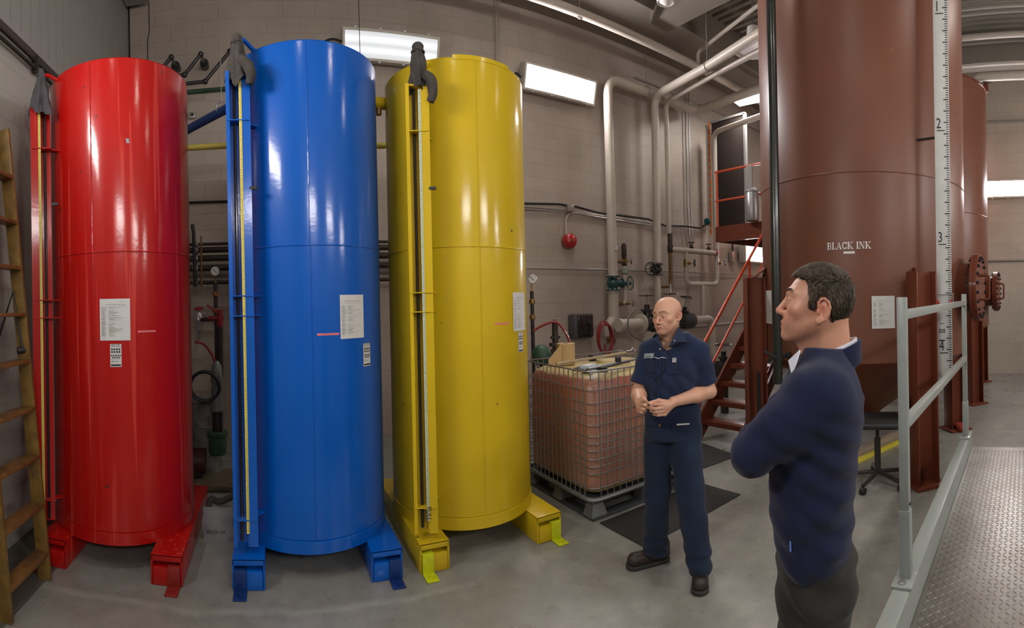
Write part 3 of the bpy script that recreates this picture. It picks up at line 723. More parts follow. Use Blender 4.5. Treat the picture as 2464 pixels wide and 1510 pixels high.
# measuring board of the black ink tank
bd = pd(2272, 700, 4.38); bx, by = bd.x, bd.y; ba = -math.atan2(bx, by) ; Rb = Matrix.Rotation(ba, 3, 'Z')
def bp(u, v, z): q = Rb @ Vector((u, v, 0)); return (bx + q.x, by + q.y, z)
t = thing('measuring_board', 'tall white measuring board numbered 1 to 4 beside the black ink tank', 'gauge', (bx, by, .93))
M('board_white', (.62, .63, .62), .5, var=.12, vscale=9); M('red_plastic', (.7, .02, .015), .4)
MB().box(bp(0, .012, 2.98), (.132, .024, 4.1), ba, bev=.003).build('board', MATS['board_white'], t)
k = MB(); i = 0; z = .97
for i in range(205):
    z = .97 + i * .02
    if z > 5.0: break
    big = i % 5 == 0
    wd = .046 if big else .026; k.box(bp(.062 - wd / 2, -.0015, z), (wd, .002, .009 if big else .006), ba)
k.build('tick_marks', MATS['black_ink_print'], t, 0)
for n_, zt in ((1, 4.12), (2, 3.10), (3, 2.10), (4, 1.14)):
    vs, fs = text_mesh(str(n_), .13); q = MB(); q.add([bp(-.052 + x * .72, -.002, zt + .02 + y) for x, y in vs], fs); q.box(bp(-.01, -.0015, zt), (.07, .002, .008), ba); q.build('numeral', MATS['black_ink_print'], t, 0)
k = MB()
for j in range(2):
    for i in range(4): k.box(bp(-.045 + .014 * i, -.0015, 1.345 - .02 * j), (.009, .002, .014), ba)
k.build('printed_dots', MATS['black_ink_print'], t, 0)
MB().box(bp(-.025, -.0015, 1.25), (.05, .002, .012), ba).build('printed_bar', MATS['black_ink_print'], t, 0); MB().box(bp(-.025, -.0015, 1.40), (.04, .002, .004), ba).build('printed_line', MATS['black_ink_print'], t, 0)
q = MB()
for (u0, v0, u1, v1) in ((-.078, -.012, .078, -.012), (-.078, .035, .078, .035), (-.078, -.012, -.078, .035), (.078, -.012, .078, .035)):
    q.tube([bp(u0, v0, 1.66), bp(u1, v1, 1.66)], .005, 8)
q.box(bp(-.078, .01, 1.62), (.006, .05, .09), ba); q.box(bp(.078, .01, 1.62), (.006, .05, .09), ba)
sl = q.build('slider', MATS['steel'], t)
for s in (-1, 1):
    q = MB(); q.plate([bp(s * .066, -.012, 1.62), bp(s * .066, -.012, 1.56), bp(s * .03, -.012, 1.56)], .004); q.build('pointer', MATS['red_plastic'], sl)
for z in (1.1, 3.05, 4.7):
    q = MB(); q.span(bp(0, .02, z), (C1[0] - .72, C1[1] - .8, z), .04, .012); q.build('bracket', MATS['black_metal'], t)
# black pipe beside the tank
bpz = pd(1868, 700, 4.5); x_, y_ = bpz.x, bpz.y
t = thing('standpipe', 'tall black pipe clamped in front of the huge dark red tank', 'pipe', (x_, y_, .87))
M('pipe_black', (.018, .022, .02), .3, coat=.4, bump=.05, bscale=30, var=.3, vscale=12)
MB().cyl((x_, y_, .87), (x_, y_, 6.3), .044, 32).build('pipe', MATS['pipe_black'], t)
q = MB(); q.cyl((x_, y_, 1.09), (x_, y_, 1.13), .052, 28); q.span((x_ + .03, y_ - .03, 1.11), (x_ + .42, y_ - .03, 1.16), .03, .03); q.box((x_ + .12, y_ - .045, 1.12), (.05, .03, .06), bev=.005); q.span((x_ - .03, y_ - .02, 1.11), (x_ - .14, y_ + .05, 1.18), .02, .025)
q.build('clamp', MATS['black_metal'], t)
a = pd(1826, 930, 4.92); tag(MB().tube([(a.x, a.y, 0.0), (a.x + .03, a.y + .02, .9)], .018, 12).build('rod', MATS['black_metal']), 'short black rod leaning on the left leg of the huge tank', 'rod')

# ================================================================== stairs and raised platform
M('orange_rail', (.62, .075, .02), .35, coat=.4, var=.15, vscale=10)
T = thing('staircase', 'steep dark red metal staircase with orange handrails', 'stairs', (4.4, 3.47, 0)); SL = 1.07
def sz(x): return (x - 4.36) * SL + .06
for yy in (3.15, 3.80):
    m = MB(); x0, x1 = 4.27, 6.42; a, b = Vector((x0, yy, sz(x0) + .02)), Vector((x1, yy, sz(x1)))
    m.plate([(4.22, yy, 0), (4.45, yy, 0), (x1 + .12, yy, sz(x1 + .02) - .13), (x1 + .12, yy, sz(x1 + .12) + .09), (4.22, yy, sz(4.22) + .16)], .012)
    s = 1 if yy > 3.4 else -1
    m.span((4.28, yy + s * .025, sz(4.28) + .09), (x1, yy + s * .025, sz(x1) + .09), .05, .01)
    m.build('stringer', OXIDE_D, T)
for i in range(11):
    x = 4.56 + .187 * i; z = .215 + .2 * i
    m = MB(); m.box((x, 3.475, z - .012), (.22, .65, .024), bev=.005); m.box((x - .105, 3.475, z - .03), (.012, .65, .05)); m.build('tread', OXIDE_D, T)
def rail_run(yy, top, mid, posts, name='handrail'):
    m = MB(); m.tube(path([(4.46, yy, .36), (4.46, yy, sz(4.46) + top), (6.52, yy, sz(6.52) + top)], .1), .021, 12)
    o = m.build(name, MATS['orange_rail'], T)
    MB().tube([(4.46, yy, sz(4.46) + mid), (6.5, yy, sz(6.5) + mid)], .017, 12).build('mid_rail', MATS['orange_rail'], T)
    for x in posts: MB().tube([(x, yy, sz(x) + .02), (x, yy, sz(x) + top)], .019, 12).build('rail_post', MATS['orange_rail'], T)
rail_run(3.835, .84, .42, (5.55, 6.45)); rail_run(3.11, .80, .40, (5.6, 6.45))
P = thing('platform', 'raised metal platform with orange railing above the wall pipes', 'platform', (8.3, 4.3, 2.6))
MB().box((8.3, 4.2, 2.84), (3.38, 2.06, .03)).build('deck_plate', OXIDE_D, P)
m = MB(); m.box((6.61, 4.2, 2.72), (.014, 2.1, .25)); m.box((6.64, 4.2, 2.6), (.07, 2.1, .012)); m.box((8.3, 5.24, 2.72), (3.38, .012, .25)); m.box((8.3, 3.16, 2.72), (3.38, .012, .25)); m.build('edge_beam', OXIDE_D, P)
for yy in (5.22, 4.2): MB().tube([(6.63, yy, 2.62), (6.63, yy, 3.80)], .02, 10).build('rail_post', MATS['orange_rail'], P)
MB().tube([(6.63, 5.25, 3.78), (6.63, 3.9, 3.78)], .021, 12).build('top_rail', MATS['orange_rail'], P)
MB().tube([(6.63, 5.25, 3.29), (6.63, 3.9, 3.29)], .018, 12).build('mid_rail', MATS['orange_rail'], P)
for x, y in ((9.8, 3.3), (9.8, 5.1), (6.75, 3.3)): m = MB(); m.box((x, y, 1.3), (.1, .1, 2.6)); m.build('support_post', OXIDE_D, P)
M('dark_panel', (.045, .032, .028), .6, bump=.2, bscale=30); M('pale_green_wall', (.55, .56, .48), .5)
t = thing('door_panel', 'tall dark brown panel standing on the raised platform', 'panel', (7.5, 5.6, 2.85))
MB().box((7.5, 5.6, 3.93), (.05, .78, 2.15), bev=.005).build('panel', MATS['dark_panel'], t)
m = MB(); m.box((7.49, 5.21, 3.93), (.07, .04, 2.18)); m.box((7.49, 5.6, 5.02), (.07, .8, .04)); m.build('frame', MATS['ledge_metal'], t)
a = py(1709, 420, 6.14); t = MB(); 
for k_ in range(16): t.box((a.x, 6.14, 2.95 + k_ * .14), (.035, .02, .11), bev=.004)
t = tag(t.build('marker_strip', M('marker_orange', (.9, .22, .03), .5)), 'narrow orange striped marker on the wall left of the dark panel', 'marker')  # strip in its own plain orange
a = pd(1811, 540, 7.9)
t = thing('canister', 'silver canister on the platform next to the tank edge', 'canister', (a.x, a.y, 2.86))
M('galvanised', (.42, .42, .42), .4, .7, var=.3, vscale=8)
MB().lathe([(.1, 0), (.11, .02), (.11, .44), (.1, .46)], (a.x, a.y, 2.86), seg=28).build('body', MATS['galvanised'], t); MB().lathe([(.115, .46), (.115, .49), (.05, .53), (.0, .53)], (a.x, a.y, 2.86), seg=28).build('lid', MATS['galvanised'], t)
a = px(1804, 398, 6.6); m = MB(); m.box((6.585, a.y, 3.52), (.03, .12, .5), bev=.012); tag(m.build('hanging_glove', M('grey_fabric', (.33, .31, .3), .9)), 'grey cloth glove hanging over the orange platform rail', 'glove')

# ================================================================== railing on a curb beside the tread plate ramp
M('grey_green_paint', (.30, .335, .315), .4, coat=.2, var=.12, vscale=12, bump=.05, bscale=60)
M('rail_bright', (.33, .36, .345), .3, coat=.4)
sl_ = .047; ca = math.atan(sl_)
def kp(x): return .618 + (x - 2.0) * sl_
R_ = thing('ramp', 'low raised ramp of diamond tread plate with a painted curb', 'ramp', (2.9, -.3, 0))
m = MB(); m.span((1.45, kp(1.45), .22), (4.30, kp(4.30), .22), .075, .46, bev=.006); m.build('curb', MATS['grey_green_paint'], R_)
def plate_mat():
    m = M('tread_steel', (.27, .26, .24), .36, .65, bump=.1, bscale=25, var=.35, vscale=5, col2=(.19, .17, .15)); return m
m = MB(); m.prism([(1.45, kp(1.45) - .04), (4.30, kp(4.3) - .04), (4.30, -1.5), (1.45, -1.5)], .27, .31); m.build('deck', plate_mat(), R_, 0)
m = MB(); n_ = 0; stp = .030
for i in range(int(2.75 / stp)):
    for j in range(int(1.75 / stp)):
        x = 1.5 + i * stp; y = kp(x) - .07 - j * stp
        a = (PI / 4 if (i + j) % 2 else -PI / 4); c, s = math.cos(a), math.sin(a); L_, W_, h = .0150, .0056, .0032
        vs = []
        for (u, v, z) in ((-L_, 0, 0), (0, -W_, 0), (L_, 0, 0), (0, W_, 0), (-L_ * .45, 0, h), (L_ * .45, 0, h)): vs.append((x + u * c - v * s, y + u * s + v * c, .31 + z))
        m.add(vs, [(0, 1, 4), (1, 5, 4), (1, 2, 5), (2, 3, 5), (3, 4, 5), (3, 0, 4)])
m.build('tread_lugs', plate_mat(), R_, 60, kind='stuff')
m = MB(); m.box((2.88, -.45, .13), (2.84, .04, .26)); m.box((4.28, -.45, .13), (.03, 1.9, .26)); m.box((1.47, -.45, .13), (.03, 1.9, .26)); m.build('under_frame', MATS['grey_green_paint'], R_)
RT = thing('guard_rail', 'pale grey-green square tube guard rail bolted to the curb', 'railing', (3.05, kp(3.05), .45))
for x in (2.02, 4.13):
    y = kp(x); m = MB(); m.box((x, y, 1.06), (.040, .040, 1.2), ca, bev=.002); po = m.build('post', MATS['grey_green_paint'], RT)
    m = MB(); m.box((x, y, .60), (.049, .049, .3), ca, bev=.004); m.build('sleeve', MATS['grey_green_paint'], po)
    m = MB(); m.box((x - .02, y, .456), (.14, .09, .012), ca, bev=.003); m.build('base_plate', MATS['grey_green_paint'], po)
    m = MB(); m.cyl((x - .06, y, .462), (x - .06, y, .466), .016, 16); m.cyl((x - .06, y, .466), (x - .06, y, .478), .011, 6); m.build('bolt', MATS['steel'], po)
    m = MB(); m.cyl((x - .012, y - .0275, .78), (x - .012, y - .024, .78), .007, 10); m.build('hole', MATS['black_rubber'], po)
for z0 in (1.585, 1.115):
    a, b = (2.04, kp(2.04), z0), (4.11, kp(4.11), z0); MB().span(a, b, .040, .040, bev=.002).build('rail', MATS['rail_bright'], RT)
# ================================================================== caged liquid container (tote) and what lies on it
def tote_mat():
    m = bpy.data.materials.new('tote_plastic'); m.use_nodes = True; nt = m.node_tree; n = nt.nodes; L = nt.links.new; b = n['Principled BSDF']
    g = n.new('ShaderNodeNewGeometry'); s = n.new('ShaderNodeSeparateXYZ'); L(g.outputs['Position'], s.inputs[0])
    t = n.new('ShaderNodeTexNoise'); t.inputs['Scale'].default_value = 5; L(g.outputs['Position'], t.inputs[0])
    ad = n.new('ShaderNodeMath'); ad.operation = 'MULTIPLY_ADD'; ad.inputs[1].default_value = .06; L(t.outputs[0], ad.inputs[0]); L(s.outputs['Z'], ad.inputs[2])
    r = n.new('ShaderNodeValToRGB'); cr = r.color_ramp; sb = n.new('ShaderNodeMath'); sb.operation = 'SUBTRACT'; sb.inputs[1].default_value = .082; L(ad.outputs[0], sb.inputs[0]); L(sb.outputs[0], r.inputs[0])
    cr.elements[0].position = 0; cr.elements[1].position = 1
    st = [(.0, (.55, .42, .17)), (.150, (.55, .42, .17)), (.165, (.46, .23, .15)), (.6, (.47, .19, .11)), (.99, (.40, .13, .09)), (.999, (.62, .50, .24))]
    for p, c in st[1:-1]: cr.elements.new(p)
    for e, (p, c) in zip(cr.elements, st): e.position = min(p, 1); e.color = (*c, 1)
    # mottled grey film on the long front side
    t2 = n.new('ShaderNodeTexNoise'); t2.inputs['Scale'].default_value = 3.2; t2.inputs['Detail'].default_value = 4; L(g.outputs['Position'], t2.inputs[0])
    r2 = n.new('ShaderNodeValToRGB'); r2.color_ramp.elements[0].position = .42; r2.color_ramp.elements[1].position = .62; r2.color_ramp.elements[1].color = (.55, .55, .55, 1); L(t2.outputs[0], r2.inputs[0])
    mx = n.new('ShaderNodeMix'); mx.data_type = 'RGBA'; L(r2.outputs[0], mx.inputs[0]); L(r.outputs[0], mx.inputs[6]); mx.inputs[7].default_value = (.33, .21, .17, 1)
    L(mx.outputs[2], b.inputs['Base Color']); b.inputs['Roughness'].default_value = .4; b.inputs['Subsurface Weight'].default_value = .25; b.inputs['Subsurface Scale'].default_value = .03
    b.inputs['Subsurface Radius'].default_value = (1, .5, .3)
    MATS['tote_plastic'] = m; return m
M('cage_wire', (.34, .34, .34), .35, .85); M('pallet_plastic', (.05, .055, .06), .55, bump=.1, bscale=30, var=.3, vscale=10); M('pallet_steel', (.25, .26, .27), .45, .6, var=.3, vscale=10)
tx0, tx1, ty0, ty1, tz0, tz1 = 2.215, 3.40, 2.985, 3.985, .165, 1.125
T = thing('liquid_tote', 'wire caged plastic tote of pinkish liquid on a dark pallet', 'container', ((tx0 + tx1) / 2, (ty0 + ty1) / 2, 0))
def rrect(x0, x1, y0, y1, r, n=6):
    out = []
    for cx, cy, a in ((x1 - r, y1 - r, 0), (x0 + r, y1 - r, PI / 2), (x0 + r, y0 + r, PI), (x1 - r, y0 + r, 1.5 * PI)):
        out += [(cx + r * math.cos(a + PI / 2 * k / n), cy + r * math.sin(a + PI / 2 * k / n)) for k in range(n + 1)]
    return out
def loft_rr(mb, levels, n=6):
    rings = [rrect(tx0 + i, tx1 - i, ty0 + i, ty1 - i, r, n) for (z, i, r) in levels]; m = len(rings[0]); vs = [(x, y, lv[0]) for ring, lv in zip(rings, levels) for x, y in ring]
    fs = [(j * m + k, j * m + (k + 1) % m, (j + 1) * m + (k + 1) % m, (j + 1) * m + k) for j in range(len(rings) - 1) for k in range(m)]
    fs += [tuple(range(m))[::-1], tuple((len(rings) - 1) * m + k for k in range(m))]; return mb.add(vs, fs)
loft_rr(MB(), [(.17, .07, .08), (.19, .035, .09), (.24, .02, .1), (.6, .016, .1), (.98, .02, .1), (1.045, .04, .12), (1.075, .09, .13), (1.085, .2, .1)], 8).build('bottle', tote_mat(), T, 60)
c = MB(); c.lathe([(.2, 1.08), (.2, 1.095), (.12, 1.1), (.115, 1.13), (0, 1.135)], ((tx0 + tx1) / 2, (ty0 + ty1) / 2, 0), seg=32); c.build('screw_lid', M('tote_lid', (.5, .42, .22), .5), T)
c = MB()
for z in (1.125, .985, .885, .80, .715, .63, .575, .52, .455, .40, .345, .235):
    c.tube([(x, y, z) for x, y in rrect(tx0, tx1, ty0, ty1, .07, 5)], .007 if z > 1.1 else .0048, 6, closed=True)
def wires(n, a, b): return [a + (b - a) * (k + .5) / n for k in range(n)]
for x in wires(17, tx0 + .05, tx1 - .05):
    for y in (ty0 - .006, ty1 + .006): c.tube([(x, y, .17), (x, y, 1.125)], .0045, 6)
for y in wires(14, ty0 + .05, ty1 - .05):
    for x in (tx0 - .006, tx1 + .006): c.tube([(x, y, .17), (x, y, 1.125)], .0045, 6)
c.build('cage', MATS['cage_wire'], T, 60)
c = MB(); c.tube([(x, y, .155) for x, y in rrect(tx0 - .01, tx1 + .01, ty0 - .01, ty1 + .01, .08, 5)], .018, 8, closed=True)
c.build('cage_base_rim', MATS['pallet_steel'], T)
c = MB(); c.box(((tx0 + tx1) / 2, (ty0 + ty1) / 2, .135), (tx1 - tx0, ty1 - ty0, .02)); 
for y in (ty0 + .04, (ty0 + ty1) / 2, ty1 - .04): c.box(((tx0 + tx1) / 2, y, .012), (tx1 - tx0, .1, .024), bev=.004)
for x in (tx0 + .05, tx1 - .05): c.box((x, (ty0 + ty1) / 2, .012), (.1, ty1 - ty0, .024), bev=.004)
p_ = c.build('pallet_deck', MATS['pallet_plastic'], T)
for x in (tx0 + .07, (tx0 + tx1) / 2, tx1 - .07):
    for y in (ty0 + .06, (ty0 + ty1) / 2, ty1 - .06):
        q = MB(); q.add([(x + sx * a, y + sy * a * .8, z) for z, a in ((.02, .075), (.13, .045)) for sx, sy in ((-1, -1), (1, -1), (1, 1), (-1, 1))], [(0, 1, 2, 3), (4, 5, 6, 7), (0, 1, 5, 4), (1, 2, 6, 5), (2, 3, 7, 6), (3, 0, 4, 7)])
        q.build('pallet_foot', MATS['pallet_steel'], p_)
ztop = 1.09
# paper towel roll
M('brown_paper', (.52, .36, .17), .8, bump=.1, bscale=80, var=.08, vscale=6); M('card_core', (.12, .08, .05), .8)
t = thing('paper_towel_roll', 'brown paper towel roll standing on the tote with its end unrolled', 'paper towel', (2.50, 3.72, ztop))
MB().lathe([(.022, .002), (.08, 0), (.082, .19), (.022, .19)], (2.50, 3.72, ztop), seg=40).build('roll', MATS['brown_paper'], t)
MB().lathe([(.022, .0), (.022, .192), (.018, .192), (.018, 0)], (2.50, 3.72, ztop), seg=20).build('core', MATS['card_core'], t)
q = MB(); q.add([(2.43, 3.66, ztop + .19), (2.43, 3.66, ztop), (2.33, 3.60, ztop + .08), (2.36, 3.62, ztop + .13), (2.27, 3.57, ztop + .005), (2.28, 3.575, ztop + .06)], [(0, 1, 2, 3), (3, 2, 1), (2, 1, 4, 5)])
q = MB(); q.plate([(2.425, 3.68, ztop + .19), (2.425, 3.68, ztop), (2.25, 3.62, ztop + .002), (2.25, 3.62, ztop + .07)], .003); q.build('loose_sheet', MATS['brown_paper'], t)
def laid(name, label, cat, a, b, w_, h, mat, z=1.14):
    m = MB(); m.span((a[0], a[1], z), (b[0], b[1], z + (b[2] if len(b) > 2 else 0)), w_, h, bev=.002); return tag(m.build(name, mat), label, cat)
M('aluminium', (.42, .42, .43), .35, .8, var=.2, vscale=10); M('pale_wood', (.45, .36, .22), .6, var=.3, vscale=20)
t = thing('floor_squeegee', 'grey metal bar with a black knob lying across the tote cage', 'tool', (2.7, 3.2, 1.13))
m = MB(); m.span((2.24, 3.04, 1.145), (3.36, 3.30, 1.145), .035, .014, bev=.002); m.build('bar', MATS['aluminium'], t)
m = MB(); m.span((2.35, 3.03, 1.14), (2.75, 3.16, 1.14), .05, .01, bev=.002); m.build('blade', MATS['black_rubber'], t)
m = MB(); m.lathe([(.016, 1.15), (.026, 1.155), (.026, 1.19), (.012, 1.2), (0, 1.2)], (2.62, 3.13, 0), seg=16); m.build('knob', MATS['black_rubber'], t)
t = thing('long_pole', 'thin pale pole with a metal fitting laid across the tote cage', 'pole', (2.6, 3.6, 1.135))
MB().tube([(2.2, 3.42, 1.15), (3.15, 3.60, 1.155)], .012, 10).build('pole', MATS['pale_wood'], t)
m = MB(); m.cyl((3.10, 3.59, 1.155), (3.22, 3.62, 1.155), .02, 12); m.build('fitting', MATS['steel'], t)
m = MB(); m.torus((3.22, 3.61, 1.17), .022, .006, (0, 1, 0), 16, 6); m.build('hook', MATS['steel'], t)
t = thing('nozzle_gun', 'silver dispensing nozzle hanging inside the corner of the tote cage', 'nozzle', (2.34, 3.1, 1.09))
m = MB(); m.cyl((2.28, 3.10, 1.12), (2.44, 3.05, 1.11), .018, 16); m.cyl((2.30, 3.09, 1.12), (2.30, 3.07, 1.05), .013, 12); m.build('body', MATS['steel'], t)
MB().tube(smooth_path([(2.27, 3.10, 1.12), (2.24, 3.16, 1.125), (2.28, 3.28, 1.11), (2.42, 3.36, 1.105), (2.52, 3.3, 1.10)]), .012, 8).build('hose', MATS['black_rubber'], t)
t = thing('small_carton', 'small pale blue and white carton on top of the tote', 'box', (2.38, 3.24, 1.085))
m = MB(); m.box((2.40, 3.24, 1.115), (.15, .09, .05), .4, bev=.002); m.build('carton', M('carton_blue', (.38, .5, .58), .5), t)
m = MB(); m.box((2.40, 3.24, 1.142), (.11, .05, .002), .4); m.build('white_panel', MATS['white_paint'], t)
t = tag(MB().box((2.86, 3.72, 1.12), (.16, .1, .06), .2, bev=.01).build('tool_case', MATS['black_rubber']), 'small black case on the tote behind the paper roll', 'case')

# ================================================================== floor mats, chair, bag, ladder
M('mat_rubber', (.028, .026, .026), .65, bump=.5, bscale=160, var=.3, vscale=12)
m = MB(); m.prism([(2.24, 2.45), (3.35, 2.45), (3.35, 2.93), (2.24, 2.93)], 0, .008); tag(m.build('floor_mat', MATS['mat_rubber']), 'black rubber mat on the floor in front of the tote', 'mat')
m = MB(); m.prism([(3.65, 3.12), (4.15, 3.06), (4.30, 3.74), (3.75, 3.8)], 0, .008); tag(m.build('floor_mat', MATS['mat_rubber']), 'black rubber mat at the foot of the red stairs', 'mat')
M('chair_vinyl', (.03, .032, .034), .5, bump=.15, bscale=90); M('chair_plastic', (.03, .024, .022), .45)
cxx, cyy = pd(2112, 1100, 4.35).x, pd(2112, 1100, 4.35).y
T = thing('office_chair', 'low black swivel office chair under the edge of the huge tank', 'chair', (cxx, cyy, 0), .3)
m = MB(); m.box((cxx, cyy, .56), (.44, .42, .05), .3, bev=.024); m.build('seat', MATS['chair_vinyl'], T)
m = MB(); m.box((cxx, cyy, .528), (.38, .36, .014), .3, bev=.006); m.build('seat_pan', MATS['chair_plastic'], T)
m = MB(); m.cyl((cxx, cyy, .09), (cxx, cyy, .40), .028, 20); m.cyl((cxx, cyy, .40), (cxx, cyy, .53), .016, 16); m.build('gas_post', MATS['chair_plastic'], T)
br = MB(); d = (.24, -.04); br.tube(path([(cxx, cyy, .52), (cxx + .078, cyy - .216, .515), (cxx + .10, cyy - .275, .58), (cxx + .093, cyy - .258, .68)], .06), .014, 8); br.build('back_bracket', MATS['chair_plastic'], T)
m = MB(); m.box((cxx + .085, cyy - .235, .70), (.045, .28, .18), -1.22, bev=.02); m.build('backrest', MATS['chair_vinyl'], T)
for k_ in range(5):
    a = .5 + k_ * 2 * PI / 5; e = (cxx + .28 * math.cos(a), cyy + .28 * math.sin(a))
    m = MB(); m.span((cxx, cyy, .105), (e[0], e[1], .075), .036, .03, bev=.008); lg = m.build('leg', MATS['chair_plastic'], T)
    m = MB(); m.cyl((e[0] - .022 * math.sin(a), e[1] + .022 * math.cos(a), .03), (e[0] + .022 * math.sin(a), e[1] - .022 * math.cos(a), .03), .03, 16); m.cyl((e[0], e[1], .03), (e[0], e[1], .075), .008, 8); m.build('caster', MATS['black_rubber'], lg)
for (a, b, w_, col, nm, lab) in (((4.25, 1.95, .02), (5.6, 1.55, .02), .05, (.75, .62, .05), 'yellow_bar', 'long yellow bar lying on the floor behind the office chair'), ((4.3, 2.05, .03), (5.5, 1.75, .03), .09, (.38, .30, .2), 'wooden_board', 'bare wooden board on the floor beneath the huge tank'), ((4.5, 2.2, .05), (5.0, 2.05, .05), .05, (.03, .14, .42), 'blue_bar', 'short blue bar on the floor beneath the huge tank')):
    m = MB(); m.span((a[0], a[1], a[2]), (b[0], b[1], b[2]), w_, a[2] * 2, bev=.004); tag(m.build(nm, M(nm, col, .6, var=.2, vscale=10)), lab, 'bar' if 'bar' in nm else 'board')
a = fl(2318, 1042); c0 = (a.x + .12, a.y + .05)
m = MB(); N = 40; vs = []; rnd = random.Random(4)
m.sphere((c0[0], c0[1], .045), (.10, .085, .05), 24, 14)
m.v = [(x + .018 * math.sin(40 * y + 9 * z), y + .016 * math.sin(47 * x + 30 * z), max(z + .014 * math.sin(38 * x) * math.cos(33 * y), 0)) for x, y, z in m.v]
tag(m.build('crumpled_cloth', M('red_cloth', (.30, .03, .02), .9), None, 180), 'crumpled dark red cloth on the floor at the end of the ramp', 'cloth')
# grey bag with handwriting between the red and blue tanks
M('bag_film', (.24, .24, .25), .4, coat=.2, bump=.35, bscale=22); M('bag_handle', (.04, .035, .03), .8)
a = fl(488, 1302); b = fl(556, 1306); T = thing('tote_bag', 'crinkled grey bag with black handwriting between the red and blue tanks', 'bag', ((a.x + b.x) / 2, a.y + .06, 0))
m = MB(); nx_, nz_ = 24, 22; x0, x1, y_, h_ = a.x, b.x + .02, a.y, .25; vs = []
for s in (0, 1):
    for j in range(nz_ + 1):
        for i in range(nx_ + 1):
            u, v = i / nx_, j / nz_; bul = math.sin(PI * u) ** .6 * (1 - v * .45)
            vs.append((x0 + (x1 - x0) * u + .006 * math.sin(9 * v), y_ + (s * .10 * bul if s else .0 - .012 * bul) + .003 * math.sin(7 * u + 5 * v) + .002 * math.sin(11 * v - 4 * u), h_ * v))
W_ = nx_ + 1; H_ = W_ * (nz_ + 1)
fs = [(s * H_ + j * W_ + i, s * H_ + j * W_ + i + 1, s * H_ + (j + 1) * W_ + i + 1, s * H_ + (j + 1) * W_ + i) for s in (0, 1) for j in range(nz_) for i in range(nx_)]
fs += [(i, i + 1, H_ + i + 1, H_ + i) for i in range(nx_)] + [(j * W_ + e, (j + 1) * W_ + e, H_ + (j + 1) * W_ + e, H_ + j * W_ + e) for j in range(nz_) for e in (0, nx_)]
m.add(vs, fs); m.build('bag_body', MATS['bag_film'], T, 50)
m = MB(); m.tube(smooth_path([(x0 + .04, y_ + .03, h_ - .02), (x0 + .06, y_ + .04, h_ + .04), ((x0 + x1) / 2, y_ + .06, h_ + .015), (x1 - .02, y_ + .06, h_ + .05), (x1 + .06, y_ + .09, h_ + .11)]), .022, 8); m.build('handle', MATS['bag_handle'], T)
m = MB(); vs, fs = text_mesh('B(65)/ ink', .034, .2); m.add([(x0 + .03 + x, y_ - .018, .07 + y) for x, y in vs], fs); m.build('handwriting', MATS['black_ink_print'], T, 0)
# stepladder against the left wall
M('ladder_wood', (.27, .155, .03), .5, coat=.3, bump=.15, bscale=30, var=.65, vscale=11, col2=(.12, .065, .015))
M('ladder_step', (.25, .12, .03), .5, coat=.2, bump=.15, bscale=30, var=.6, vscale=14, col2=(.10, .04, .015))
T = thing('stepladder', 'tall worn yellow wooden stepladder leaning by the left wall', 'ladder', (-1.5, 2.55, 0))
def lp(z, y): return (-1.395 - .093 * z, y, z)
for y in (2.775, 2.30):
    m = MB(); m.span(lp(0, y), lp(2.86, y), .085, .028, up=(0, 1, 0), bev=.004); m.build('front_rail', MATS['ladder_wood'], T)
for k_ in range(9):
    z = .17 + .2955 * k_; a = lp(z, 2.55); m = MB(); m.box((a[0], 2.537, z), (.095, .46, .024), bev=.003); m.span((a[0], 2.77, z - .01), (a[0] - .03, 2.77, z - .075), .006, .03); m.build('step', MATS['ladder_step'], T)
for y in (2.73, 2.345):
    m = MB(); m.span((-1.76, y, 0), (-1.70, y, 2.8), .05, .026, up=(0, 1, 0), bev=.004); m.build('rear_rail', MATS['ladder_wood'], T)
for z in (.35, 1.25, 2.2): m = MB(); m.box((-1.75 + z * .02, 2.54, z), (.024, .40, .05), bev=.003); m.build('rear_crossbar', MATS['ladder_wood'], T)
m = MB(); m.span((-1.755, 2.72, .38), (-1.745, 2.36, .95), .02, .04); m.build('rear_brace', MATS['ladder_wood'], T)
m = MB(); a = lp(1.38, 2.75); m.tube([(a[0], 2.75, 1.42), (-1.58, 2.74, 1.80), (-1.72, 2.735, 1.42)], .009, 6); m.cyl((a[0] + .02, 2.79, 1.42), (a[0] - .03, 2.74, 1.42), .022, 12); m.build('spreader', MATS['black_metal'], T)

# ================================================================== wall pipes and fittings
M('pipe_beige', (.56, .50, .43), .45, coat=.1, bump=.08, bscale=15, var=.12, vscale=6); M('pipe_rusty', (.25, .15, .06), .6, bump=.2, bscale=40, var=.6, vscale=14, col2=(.10, .055, .02))
M('valve_teal', (.03, .10, .10), .4, coat=.3, bump=.2, bscale=40, var=.4, vscale=25); M('valve_black', (.02, .018, .02), .4, coat=.3, bump=.25, bscale=40); M('hose_red', (.28, .03, .025), .45, coat=.3)
M('conduit', (.42, .41, .39), .35, .6); M('gauge_face', (.7, .7, .68), .4); M('cable_black', (.014, .014, .016), .5)
def Wp(x, y, Y=5.86): return py(x, y, Y)
def pipe(name, label, pts, r, mat='pipe_beige', bend=.16, cat='pipe', group=None, hangers=(), seg=16):
    t = thing(name, label, cat, tuple(Vector(pts[0]))); MB().tube(path(pts, bend), r, seg).build('pipe_run', MATS[mat], t)
    for h in hangers:
        h = Vector(h); m = MB(); m.torus((h.x, h.y, h.z), r + .012, .007, axis=(1, 0, 0) if abs(h.y) > 5.5 else (0, 1, 0), seg=18, rs=6); m.tube([(h.x, h.y, h.z + r + .01), (h.x, h.y, 6.0)], .006, 6); m.build('hanger', MATS['conduit'], t)
    return t
